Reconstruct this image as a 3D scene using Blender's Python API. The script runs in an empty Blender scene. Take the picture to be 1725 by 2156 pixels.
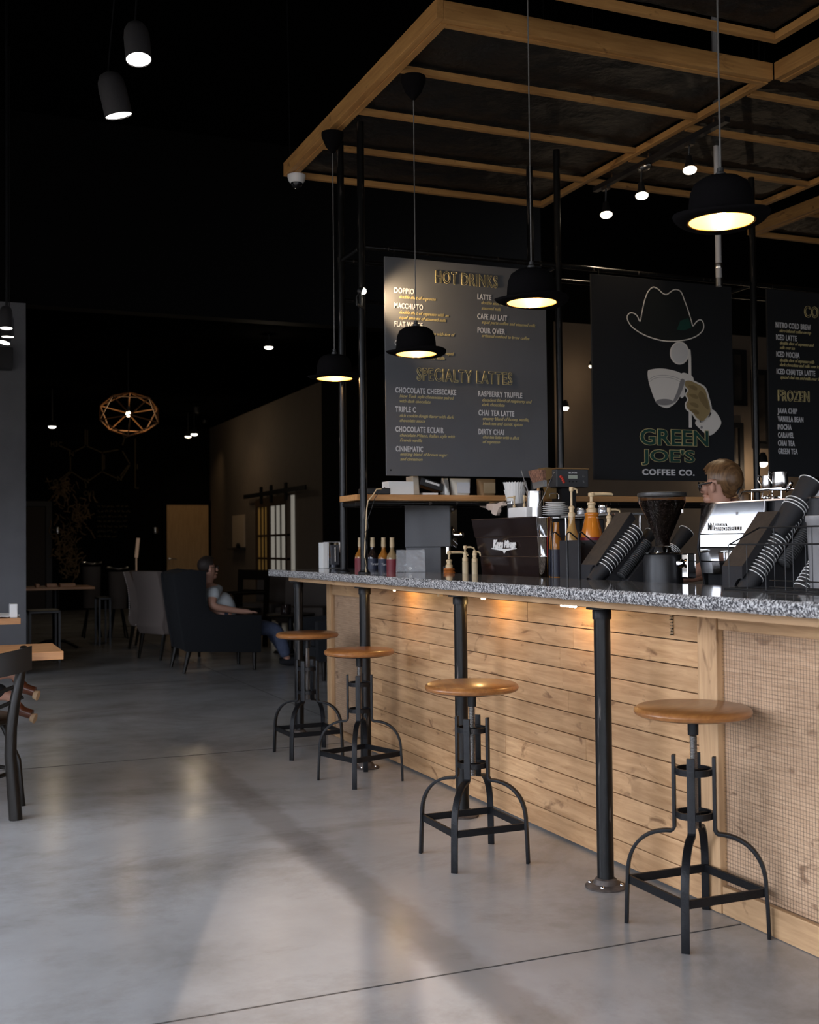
import bpy, bmesh, math, random
from mathutils import Vector, Matrix, Euler, noise
random.seed(7)
SC = bpy.context.scene
COL = SC.collection
PI = math.pi
# ------------------------------------------------------------------ camera
EYE = Vector((0, 0, 1.22)); F = 2418.28; PITCH = 0.0275; YAW = 0.3993; ROLL = 0.0105
_s, _c = math.sin(YAW), math.cos(YAW); _cp, _sp = math.cos(PITCH), math.sin(PITCH)
_cr, _sr = math.cos(ROLL), math.sin(ROLL)
FW = Vector((_s*_cp, _c*_cp, _sp)); RT0 = Vector((_c, -_s, 0)); UP0 = Vector((-_s*_sp, -_c*_sp, _cp))
# image right / up vectors of the rolled camera
RT = RT0*_cr - UP0*_sr
UPV = RT0*_sr + UP0*_cr
cam = bpy.data.cameras.new('camera'); camo = bpy.data.objects.new('camera', cam); COL.objects.link(camo)
cam.sensor_fit = 'HORIZONTAL'; cam.sensor_width = 24.0; cam.lens = 24.0*F/1725; cam.clip_start = 0.05; cam.clip_end = 200
M = Matrix.Identity(4)
for i in range(3):
    M[i][0] = RT[i]; M[i][1] = UPV[i]; M[i][2] = -FW[i]; M[i][3] = EYE[i]
camo.matrix_world = M
cam.dof.use_dof = True; cam.dof.focus_distance = 4.7; cam.dof.aperture_fstop = 4.0
SC.camera = camo
# ------------------------------------------------------------------ exposure, world and daylight
SC.view_settings.view_transform = 'Standard'; SC.view_settings.look = 'None'
SC.view_settings.exposure = 0.0; SC.view_settings.gamma = 1.0; SC.view_settings.use_curve_mapping = False
W = bpy.data.worlds.new('world'); SC.world = W; W.use_nodes = True
nt = W.node_tree; nt.nodes.clear()
wo = nt.nodes.new('ShaderNodeOutputWorld'); wb = nt.nodes.new('ShaderNodeBackground')
tc = nt.nodes.new('ShaderNodeTexCoord'); sx = nt.nodes.new('ShaderNodeSeparateXYZ'); rp = nt.nodes.new('ShaderNodeValToRGB')
nt.links.new(tc.outputs['Generated'], sx.inputs[0]); nt.links.new(sx.outputs['Z'], rp.inputs[0])
nt.links.new(rp.outputs[0], wb.inputs[0]); nt.links.new(wb.outputs[0], wo.inputs[0])
el = rp.color_ramp.elements
el[0].position = 0.0; el[0].color = (0.16, 0.15, 0.14, 1); el[1].position = 0.06; el[1].color = (0.80, 0.86, 1.0, 1)
e = el.new(0.02); e.color = (0.36, 0.37, 0.38, 1)
wb.inputs['Strength'].default_value = 11
SC.cycles.max_bounces = 8; SC.cycles.diffuse_bounces = 4; SC.cycles.glossy_bounces = 4
SC.cycles.transmission_bounces = 6; SC.cycles.transparent_max_bounces = 8
SC.cycles.caustics_reflective = False; SC.cycles.caustics_refractive = False
SC.cycles.use_denoising = True; SC.cycles.sample_clamp_indirect = 6.0
# room extents
XL, XR, YB, YF = -2.2, 8.5, -8.0, 23.0
def portal(loc, rot, sx_, sy_):
    l = bpy.data.lights.new('window_portal', 'AREA'); l.shape = 'RECTANGLE'; l.size = sx_; l.size_y = sy_
    l.cycles.is_portal = True
    o = bpy.data.objects.new('window_portal', l); o.location = loc; o.rotation_euler = rot; COL.objects.link(o)
WIN_L = [(-7.60, -6.28), (-6.16, -4.8), (-4.0, -0.9), (-0.3, 2.8), (3.4, 6.3), (9.3, 10.7)]
WIN_B = [(-1.9, 1.2), (1.6, 4.7), (5.1, 8.2)]
WZ0, WZ1 = 0.35, 3.0
for a, b in WIN_L: portal((XL+.01, (a+b)/2, (WZ0+WZ1)/2), (0, -PI/2, 0), WZ1-WZ0, b-a)
for a, b in WIN_B: portal(((a+b)/2, YB, (WZ0+WZ1)/2), (PI/2, 0, 0), b-a, WZ1-WZ0)
# added spot standing in for the low sun, a narrow beam through the first side window
sp = bpy.data.lights.new('low_sun', 'SPOT'); sp.energy = 200000; sp.color = (1.0, 0.80, 0.66); sp.spot_size = math.radians(2.1); sp.spot_blend = 0.6; sp.shadow_soft_size = 0.10
spo = bpy.data.objects.new('low_sun', sp); COL.objects.link(spo)
_d = Vector((.350, .937, -.2880)).normalized(); _t = Vector((1.15, 2.75, 0)); spo.location = _t - _d*42
spo.rotation_euler = _d.to_track_quat('-Z', 'Y').to_euler()
def lamp(kind, loc, energy, color, size=0.05, target=None, spot=60, blend=0.5, name='lamp_light', parent=None):
    l = bpy.data.lights.new(name, kind); l.energy = energy; l.color = color; l.shadow_soft_size = size
    if kind == 'SPOT': l.spot_size = math.radians(spot); l.spot_blend = blend
    o = bpy.data.objects.new(name, l); o.location = loc; COL.objects.link(o)
    if target is not None: o.rotation_euler = (Vector(target)-Vector(loc)).to_track_quat('-Z', 'Y').to_euler()
    return o
# ------------------------------------------------------------------ photo measuring: where a line of sight meets a wall, floor or counter plane
def sight(px, py):
    a = (px-862.5)/F; b = (1078-py)/F
    return FW + RT*a + UPV*b
def hit(ax, v, px, py):
    d = sight(px, py); t = (v-EYE[ax])/d[ax]; return EYE + d*t
def PX(px, py, X): return hit(0, X, px, py)
def PY(px, py, Y): return hit(1, Y, px, py)
def PZ(px, py, Z): return hit(2, Z, px, py)
def HZ(x, y, py):
    lo, hi = -1.0, 7.0
    for _ in range(40):
        m = (lo+hi)/2; v = Vector((x, y, m))-EYE
        if 1078 - v.dot(UPV)/v.dot(FW)*F > py: lo = m
        else: hi = m
    return lo
# ------------------------------------------------------------------ materials
MATS = {}
def newmat(name):
    m = bpy.data.materials.new(name); m.use_nodes = True
    b = m.node_tree.nodes['Principled BSDF']; MATS[name] = m
    return m, m.node_tree, b
def mat(name, col, rough=0.5, metal=0.0, var=0.0, vscale=6.0, bump=0.0, bscale=80.0, trans=0.0, ior=1.45, alpha=1.0, emit=None, estr=0.0, coat=0.0, spec=None):
    m, t, b = newmat(name); L = t.links.new
    b.inputs['Base Color'].default_value = (*col, 1); b.inputs['Roughness'].default_value = rough; b.inputs['Metallic'].default_value = metal
    b.inputs['Transmission Weight'].default_value = trans; b.inputs['IOR'].default_value = ior; b.inputs['Alpha'].default_value = alpha
    b.inputs['Coat Weight'].default_value = coat
    if spec is not None: b.inputs['Specular IOR Level'].default_value = spec
    if emit: b.inputs['Emission Color'].default_value = (*emit, 1); b.inputs['Emission Strength'].default_value = estr
    if var > 0 or bump > 0:
        c = t.nodes.new('ShaderNodeTexCoord')
    if var > 0:
        n = t.nodes.new('ShaderNodeTexNoise'); n.inputs['Scale'].default_value = vscale; n.inputs['Detail'].default_value = 5
        r = t.nodes.new('ShaderNodeValToRGB'); L(c.outputs['Object'], n.inputs[0]); L(n.outputs[0], r.inputs[0])
        r.color_ramp.elements[0].position = .3; r.color_ramp.elements[1].position = .72
        r.color_ramp.elements[0].color = (*[v*(1-var) for v in col], 1); r.color_ramp.elements[1].color = (*[min(1, v*(1+var)) for v in col], 1)
        L(r.outputs[0], b.inputs['Base Color'])
    if bump > 0:
        n2 = t.nodes.new('ShaderNodeTexNoise'); n2.inputs['Scale'].default_value = bscale; n2.inputs['Detail'].default_value = 4
        bp = t.nodes.new('ShaderNodeBump'); bp.inputs['Strength'].default_value = bump; bp.inputs['Distance'].default_value = .01
        L(c.outputs['Object'], n2.inputs[0]); L(n2.outputs[0], bp.inputs['Height']); L(bp.outputs[0], b.inputs['Normal'])
    return m
def wood(name, cd, cl, stretch=(1.2, 14, 14), rough=0.55, island=0.25, knots=True, scale=3.0, coat=0.0, ring=0.0):
    """grain stretched along the first axis with low stretch; every plank (island) shifts tone"""
    m, t, b = newmat(name); L = t.links.new; N = t.nodes.new
    c = N('ShaderNodeTexCoord'); mp = N('ShaderNodeMapping'); mp.inputs['Scale'].default_value = stretch
    g = N('ShaderNodeNewGeometry'); add = N('ShaderNodeVectorMath'); add.operation = 'ADD'
    sc = N('ShaderNodeVectorMath'); sc.operation = 'SCALE'; sc.inputs['Scale'].default_value = 7.0
    cmb = N('ShaderNodeCombineXYZ')
    for i in range(3): L(g.outputs['Random Per Island'], cmb.inputs[i])
    L(cmb.outputs[0], sc.inputs[0]); L(c.outputs['Object'], add.inputs[0]); L(sc.outputs[0], add.inputs[1]); L(add.outputs[0], mp.inputs[0])
    n = N('ShaderNodeTexNoise'); n.inputs['Scale'].default_value = scale; n.inputs['Detail'].default_value = 8; n.inputs['Roughness'].default_value = .6; n.inputs['Distortion'].default_value = .6
    L(mp.outputs[0], n.inputs[0])
    r = N('ShaderNodeValToRGB'); L(n.outputs[0], r.inputs[0])
    r.color_ramp.elements[0].position = .28; r.color_ramp.elements[0].color = (*cd, 1)
    r.color_ramp.elements[1].position = .66; r.color_ramp.elements[1].color = (*cl, 1)
    out = r.outputs[0]
    if knots:
        v = N('ShaderNodeTexNoise'); v.inputs['Scale'].default_value = 9.0; v.inputs['Detail'].default_value = 3; v.inputs['Distortion'].default_value = 1.5
        mp2 = N('ShaderNodeMapping'); mp2.inputs['Scale'].default_value = tuple(max(.55, min(s/8, 1.3)) for s in stretch)
        L(add.outputs[0], mp2.inputs[0]); L(mp2.outputs[0], v.inputs[0])
        r2 = N('ShaderNodeValToRGB'); L(v.outputs[0], r2.inputs[0])
        r2.color_ramp.elements[0].position = .27; r2.color_ramp.elements[0].color = (.30, .22, .16, 1)
        r2.color_ramp.elements[1].position = .36; r2.color_ramp.elements[1].color = (1, 1, 1, 1)
        mx = N('ShaderNodeMix'); mx.data_type = 'RGBA'; mx.blend_type = 'MULTIPLY'; mx.inputs[0].default_value = .75
        L(out, mx.inputs[6]); L(r2.outputs[0], mx.inputs[7]); out = mx.outputs[2]
        v3 = N('ShaderNodeTexNoise'); v3.inputs['Scale'].default_value = 2.2; v3.inputs['Detail'].default_value = 3
        L(c.outputs['Object'], v3.inputs[0]); r3 = N('ShaderNodeValToRGB'); L(v3.outputs[0], r3.inputs[0])
        r3.color_ramp.elements[0].position = .32; r3.color_ramp.elements[0].color = (.70, .66, .62, 1)
        r3.color_ramp.elements[1].position = .60; r3.color_ramp.elements[1].color = (1.06, 1.04, 1.02, 1)
        mx3 = N('ShaderNodeMix'); mx3.data_type = 'RGBA'; mx3.blend_type = 'MULTIPLY'; mx3.inputs[0].default_value = .8
        L(out, mx3.inputs[6]); L(r3.outputs[0], mx3.inputs[7]); out = mx3.outputs[2]
    if island > 0:
        h = N('ShaderNodeHueSaturation'); mr = N('ShaderNodeMapRange')
        mr.inputs['To Min'].default_value = 1-island; mr.inputs['To Max'].default_value = 1+island*.5
        L(g.outputs['Random Per Island'], mr.inputs['Value']); L(mr.outputs[0], h.inputs['Value']); L(out, h.inputs['Color']); out = h.outputs[0]
    L(out, b.inputs['Base Color']); b.inputs['Roughness'].default_value = rough; b.inputs['Coat Weight'].default_value = coat
    b.inputs['Coat Roughness'].default_value = .25
    bp = N('ShaderNodeBump'); bp.inputs['Strength'].default_value = .18; bp.inputs['Distance'].default_value = .004
    L(n.outputs[0], bp.inputs['Height']); L(bp.outputs[0], b.inputs['Normal'])
    return m
# concrete floor: sealed grey slab with stains, a worn band beside the bar and sawn joints
def floor_mat():
    m, t, b = newmat('sealed_concrete'); L = t.links.new; N = t.nodes.new
    c = N('ShaderNodeTexCoord')
    n = N('ShaderNodeTexNoise'); n.inputs['Scale'].default_value = 1.1; n.inputs['Detail'].default_value = 9; n.inputs['Roughness'].default_value = .62
    L(c.outputs['Object'], n.inputs[0])
    r = N('ShaderNodeValToRGB'); L(n.outputs[0], r.inputs[0]); E_ = r.color_ramp.elements
    E_[0].position = .30; E_[0].color = (.255, .245, .232, 1); E_[1].position = .62; E_[1].color = (.425, .425, .420, 1)
    e_ = E_.new(.45); e_.color = (.365, .360, .352, 1)
    n2 = N('ShaderNodeTexNoise'); n2.inputs['Scale'].default_value = .75; n2.inputs['Detail'].default_value = 12; n2.inputs['Roughness'].default_value = .75; n2.inputs['Distortion'].default_value = .4
    mpp = N('ShaderNodeMapping'); mpp.inputs['Location'].default_value = (3.3, 1.2, 0); mpp.inputs['Scale'].default_value = (1, 1.4, 1)
    L(c.outputs['Object'], mpp.inputs[0]); L(mpp.outputs[0], n2.inputs[0])
    r2 = N('ShaderNodeValToRGB'); L(n2.outputs[0], r2.inputs[0])
    r2.color_ramp.elements[0].position = .30; r2.color_ramp.elements[0].color = (.50, .43, .37, 1); r2.color_ramp.elements[1].position = .52; r2.color_ramp.elements[1].color = (1, 1, 1, 1)
    mx = N('ShaderNodeMix'); mx.data_type = 'RGBA'; mx.blend_type = 'MULTIPLY'; mx.inputs[0].default_value = .7
    L(r.outputs[0], mx.inputs[6]); L(r2.outputs[0], mx.inputs[7])
    # worn strip X 1.36..1.50 (an old wall line)
    s_ = N('ShaderNodeSeparateXYZ'); L(c.outputs['Object'], s_.inputs[0])
    n3 = N('ShaderNodeTexNoise'); n3.inputs['Scale'].default_value = 9; n3.inputs['Detail'].default_value = 5; L(c.outputs['Object'], n3.inputs[0])
    ma = N('ShaderNodeMath'); ma.operation = 'SUBTRACT'; ma.inputs[1].default_value = 1.43; L(s_.outputs['X'], ma.inputs[0])
    mb = N('ShaderNodeMath'); mb.operation = 'ABSOLUTE'; L(ma.outputs[0], mb.inputs[0])
    mc = N('ShaderNodeMath'); mc.operation = 'MULTIPLY_ADD'; mc.inputs[1].default_value = .10; L(n3.outputs[0], mc.inputs[0]); L(mb.outputs[0], mc.inputs[2])
    r3 = N('ShaderNodeValToRGB'); L(mc.outputs[0], r3.inputs[0])
    r3.color_ramp.elements[0].position = .105; r3.color_ramp.elements[0].color = (.80, .77, .745, 1); r3.color_ramp.elements[1].position = .155; r3.color_ramp.elements[1].color = (1, 1, 1, 1)
    mx2 = N('ShaderNodeMix'); mx2.data_type = 'RGBA'; mx2.blend_type = 'MULTIPLY'; mx2.inputs[0].default_value = 1
    L(mx.outputs[2], mx2.inputs[6]); L(r3.outputs[0], mx2.inputs[7])
    lt = N('ShaderNodeMath'); lt.operation = 'LESS_THAN'; lt.inputs[1].default_value = 6.7; L(s_.outputs['Y'], lt.inputs[0]); L(lt.outputs[0], mx2.inputs[0])
    L(mx2.outputs[2], b.inputs['Base Color'])
    n4 = N('ShaderNodeTexNoise'); n4.inputs['Scale'].default_value = 2.5; n4.inputs['Detail'].default_value = 6; L(c.outputs['Object'], n4.inputs[0])
    mr = N('ShaderNodeMapRange'); mr.inputs['To Min'].default_value = .14; mr.inputs['To Max'].default_value = .32; L(n4.outputs[0], mr.inputs['Value'])
    L(mr.outputs[0], b.inputs['Roughness'])
    bp = N('ShaderNodeBump'); bp.inputs['Strength'].default_value = .04; bp.inputs['Distance'].default_value = .01
    n5 = N('ShaderNodeTexNoise'); n5.inputs['Scale'].default_value = 14; L(c.outputs['Object'], n5.inputs[0]); L(n5.outputs[0], bp.inputs['Height']); L(bp.outputs[0], b.inputs['Normal'])
    return m
def granite_mat(name, edge):
    m, t, b = newmat(name); L = t.links.new; N = t.nodes.new
    c = N('ShaderNodeTexCoord'); v = N('ShaderNodeTexNoise'); v.inputs['Scale'].default_value = 130; v.inputs['Detail'].default_value = 3; v.inputs['Roughness'].default_value = .7
    L(c.outputs['Object'], v.inputs[0]); r = N('ShaderNodeValToRGB'); L(v.outputs[0], r.inputs[0]); E_ = r.color_ramp.elements
    k = 1.0 if edge else .8
    E_[0].position = .40; E_[0].color = (.008, .008, .010, 1); E_[1].position = .60; E_[1].color = (.66*k, .65*k, .63*k, 1)
    e1 = E_.new(.46); e1.color = (.08*k, .08*k, .085*k, 1); e2 = E_.new(.52); e2.color = (.30*k, .29*k, .285*k, 1)
    L(r.outputs[0], b.inputs['Base Color']); b.inputs['Roughness'].default_value = .55 if edge else .06
    if edge:
        bp = N('ShaderNodeBump'); bp.inputs['Strength'].default_value = .6; bp.inputs['Distance'].default_value = .006
        n = N('ShaderNodeTexNoise'); n.inputs['Scale'].default_value = 45; n.inputs['Detail'].default_value = 5
        L(c.outputs['Object'], n.inputs[0]); L(n.outputs[0], bp.inputs['Height']); L(bp.outputs[0], b.inputs['Normal'])
    return m
FLOOR = floor_mat()
GR_TOP = granite_mat('polished_granite', False); GR_EDGE = granite_mat('rock_face_granite', True)
PLANK = wood('pine_cladding', (.36, .195, .085), (.58, .36, .185), (14, 1.2, 14), .6, .12)
PINE_V = wood('pine_post', (.38, .225, .11), (.56, .36, .19), (14, 14, 1.2), .6, .15)
PINE_H = wood('pine_rail', (.38, .225, .11), (.56, .36, .19), (14, 1.2, 14), .6, .15)
PLY = wood('rough_plywood', (.40, .25, .145), (.60, .41, .26), (10, 2.2, 26), .75, .0, True, 4.0)
CAN_X = wood('canopy_lumber_across', (.40, .19, .055), (.58, .31, .100), (1.2, 14, 14), .6, .18)
CAN_Y = wood('canopy_lumber_along', (.40, .19, .055), (.58, .31, .100), (14, 1.2, 14), .6, .18)
SEATW = wood('stool_seat_wood', (.22, .080, .020), (.37, .150, .040), (1.5, 18, 18), .34, .12, False, 3.0, coat=.6)
TABLEW = wood('butcher_block', (.42, .17, .055), (.60, .29, .11), (1.5, 16, 16), .42, .12, False, 3.0)
SHELFW = wood('shelf_wood', (.45, .21, .07), (.62, .32, .12), (1.5, 16, 16), .5, .1, False)
DOORW = wood('door_veneer', (.42, .25, .10), (.55, .34, .15), (16, 16, 1.2), .5, .0, False)
BLKWALL = mat('black_paint', (.0035, .0034, .0034), .95, bump=.05, spec=.08)
CEIL = mat('black_ceiling_paint', (.002, .002, .002), 1, spec=.0)
BRNWALL = mat('taupe_paint', (.150, .115, .085), .8, var=.05, bump=.05)
GRYWALL = mat('grey_plaster', (.165, .165, .172), .8, var=.10, vscale=3, bump=.25, bscale=60)
REARW = mat('warm_grey_wall', (.20, .19, .18), .8)
IRON = mat('black_iron', (.006, .0062, .007), .42, .0, var=.3, vscale=30, bump=.12, bscale=120, spec=.24)
def pipe_mat():
    m, t, b = newmat('worn_black_pipe'); L = t.links.new; N = t.nodes.new
    c = N('ShaderNodeTexCoord'); mp = N('ShaderNodeMapping'); mp.inputs['Scale'].default_value = (60, 60, 6); n = N('ShaderNodeTexNoise'); n.inputs['Scale'].default_value = 1.0; n.inputs['Detail'].default_value = 6
    L(c.outputs['Object'], mp.inputs[0]); L(mp.outputs[0], n.inputs[0]); r = N('ShaderNodeValToRGB'); L(n.outputs[0], r.inputs[0]); E_ = r.color_ramp.elements
    E_[0].position = .62; E_[0].color = (.004, .004, .004, 1); E_[1].position = .72; E_[1].color = (.14, .12, .105, 1)
    L(r.outputs[0], b.inputs['Base Color']); b.inputs['Roughness'].default_value = .30; b.inputs['Specular IOR Level'].default_value = .28
    return m
PIPE = pipe_mat()
STEEL = mat('screw_steel', (.42, .41, .40), .35, 1.0)
CHROME = mat('chrome', (.80, .80, .81), .07, 1.0)
BRUSH = mat('brushed_steel', (.62, .61, .60), .25, 1.0)
GOLDIN = mat('gold_hat_lining', (.9, .62, .25), .45, .3)
FELT = mat('black_felt', (.006, .0055, .006), 1, bump=.2, bscale=300, spec=.05)
BULB = mat('warm_bulb', (1, .9, .7), .4, emit=(1.0, .80, .52), estr=28)
SPOTB = mat('spot_bulb', (1, .9, .7), .4, emit=(1.0, .84, .62), estr=9)
COOLB = mat('white_lamp_glass', (1, 1, 1), .4, emit=(1.0, .93, .84), estr=9)
BLKPL = mat('black_plastic', (.013, .013, .014), .4)
BLKMT = mat('black_matte_board', (.020, .019, .021), .8, bump=.1, bscale=200)
BRNTOP = mat('brown_black_box_top', (.045, .033, .024), .75, var=.2, vscale=40)
BOARD = mat('charcoal_menu_board', (.115, .119, .130), .75, var=.06, vscale=4, spec=.2)
BOARD2 = mat('black_logo_board', (.015, .016, .018), .7, spec=.2)
INKW = mat('silver_white_lettering', (.62, .62, .64), .6)
INKG = mat('gold_lettering', (.50, .42, .20), .6)
INKGR = mat('dark_green_ink', (.004, .045, .032), .6)
LOGOW = mat('logo_white', (.70, .66, .61), .6)
LOGOS = mat('logo_grey', (.23, .22, .22), .6)
LOGOH = mat('logo_ochre', (.30, .22, .10), .6); LOGOH2 = mat('logo_dark_ochre', (.20, .14, .06), .6)
HATF = mat('logo_hat_black', (.006, .008, .008), .6)
CREAM = mat('cream_plastic', (.66, .50, .29), .38)
WHITE = mat('white_ceramic', (.82, .81, .79), .22, coat=.3)
PAPER = mat('white_paper', (.80, .79, .76), .8)
GREYP = mat('dark_grey_steel_panel', (.055, .056, .060), .45, .1, bump=.06, bscale=250)
MAROON = mat('polished_dark_panel', (.035, .022, .020), .10, .4)
GLASS = mat('clear_glass', (1, 1, 1), .02, trans=1.0, ior=1.45)
SMOKE = mat('smoked_hopper_plastic', (.62, .55, .50), .03, trans=1.0, ior=1.2)
BAGP = mat('clear_plastic_bag', (.86, .88, .90), .08, alpha=.20)
AMBER = mat('amber_syrup', (.50, .19, .03), .08, trans=.35)
SAUCE = mat('caramel_sauce', (.62, .20, .018), .18, coat=.6)
RUST = mat('rust_brown_jar', (.36, .11, .025), .2, coat=.5)
BEANS = mat('coffee_beans', (.030, .014, .009), .42, bump=1.0, bscale=90)
DARKG = mat('dark_syrup_glass', (.02, .012, .010), .08, coat=.5)
LBLD = mat('dark_blue_label', (.03, .035, .06), .5); LBLW = mat('pale_label', (.62, .62, .64), .5); LBLR = mat('red_label', (.55, .05, .03), .5)
CORKC = mat('tan_cap', (.58, .44, .26), .5)
LEATHER = mat('charcoal_upholstery', (.007, .008, .010), .9, bump=.3, bscale=200)
BEIGE = mat('taupe_upholstery', (.19, .152, .133), .9, bump=.3, bscale=250)
GREYF = mat('grey_brown_upholstery', (.085, .070, .060), .9, bump=.2)
DKWOOD = mat('espresso_stained_wood', (.008, .006, .004), .35, spec=.35)
BRASS = mat('nailhead_metal', (.6, .55, .5), .3, 1.0)
SKIN = mat('skin', (.50, .27, .19), .5, var=.06, vscale=10)
HAIRB = mat('dark_hair', (.020, .012, .009), .6, bump=.5, bscale=90)
def hair_mat():
    m, t, b = newmat('light_brown_hair'); L = t.links.new; N = t.nodes.new
    c = N('ShaderNodeTexCoord'); w = N('ShaderNodeTexNoise'); w.inputs['Scale'].default_value = 1; w.inputs['Detail'].default_value = 4
    mp = N('ShaderNodeMapping'); mp.inputs['Scale'].default_value = (25, 110, 12); mp.inputs['Rotation'].default_value = (0, .5, 0); L(c.outputs['Object'], mp.inputs[0]); L(mp.outputs[0], w.inputs[0])
    r = N('ShaderNodeValToRGB'); L(w.outputs[0], r.inputs[0]); r.color_ramp.elements[0].position = .3; r.color_ramp.elements[0].color = (.055, .026, .010, 1)
    r.color_ramp.elements[1].position = .7; r.color_ramp.elements[1].color = (.22, .12, .052, 1)
    L(r.outputs[0], b.inputs['Base Color']); b.inputs['Roughness'].default_value = .42
    bp = N('ShaderNodeBump'); bp.inputs['Strength'].default_value = .5; bp.inputs['Distance'].default_value = .004; L(w.outputs[0], bp.inputs['Height']); L(bp.outputs[0], b.inputs['Normal'])
    return m
HAIRL = hair_mat()
TSHIRT = mat('grey_tshirt', (.52, .55, .56), .85, var=.1, vscale=12); JEANS = mat('blue_jeans', (.085, .105, .17), .85, var=.15, vscale=30)
BLKCL = mat('black_clothing', (.012, .012, .014), .85); SHOE = mat('brown_leather', (.10, .03, .012), .35, coat=.3)
RAG = mat('cream_cloth', (.62, .50, .42), .9, bump=.4, bscale=60)
CUPB = mat('black_paper_cup', (.022, .022, .024), .55); CUPR = mat('cup_rim_white', (.85, .84, .82), .5)
def cloth_mat():
    m, t, b = newmat('black_shade_cloth'); L = t.links.new; N = t.nodes.new
    b.inputs['Base Color'].default_value = (.010, .0095, .009, 1); b.inputs['Roughness'].default_value = .5
    c = N('ShaderNodeTexCoord'); w = N('ShaderNodeTexNoise'); w.inputs['Scale'].default_value = 5; w.inputs['Detail'].default_value = 6
    L(c.outputs['Object'], w.inputs[0]); bp = N('ShaderNodeBump'); bp.inputs['Strength'].default_value = .9; bp.inputs['Distance'].default_value = .05
    L(w.outputs[0], bp.inputs['Height']); L(bp.outputs[0], b.inputs['Normal']); return m
CLOTH = cloth_mat()
WIRE = mat('galvanised_wire', (.16, .12, .09), .5, .3)
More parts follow.
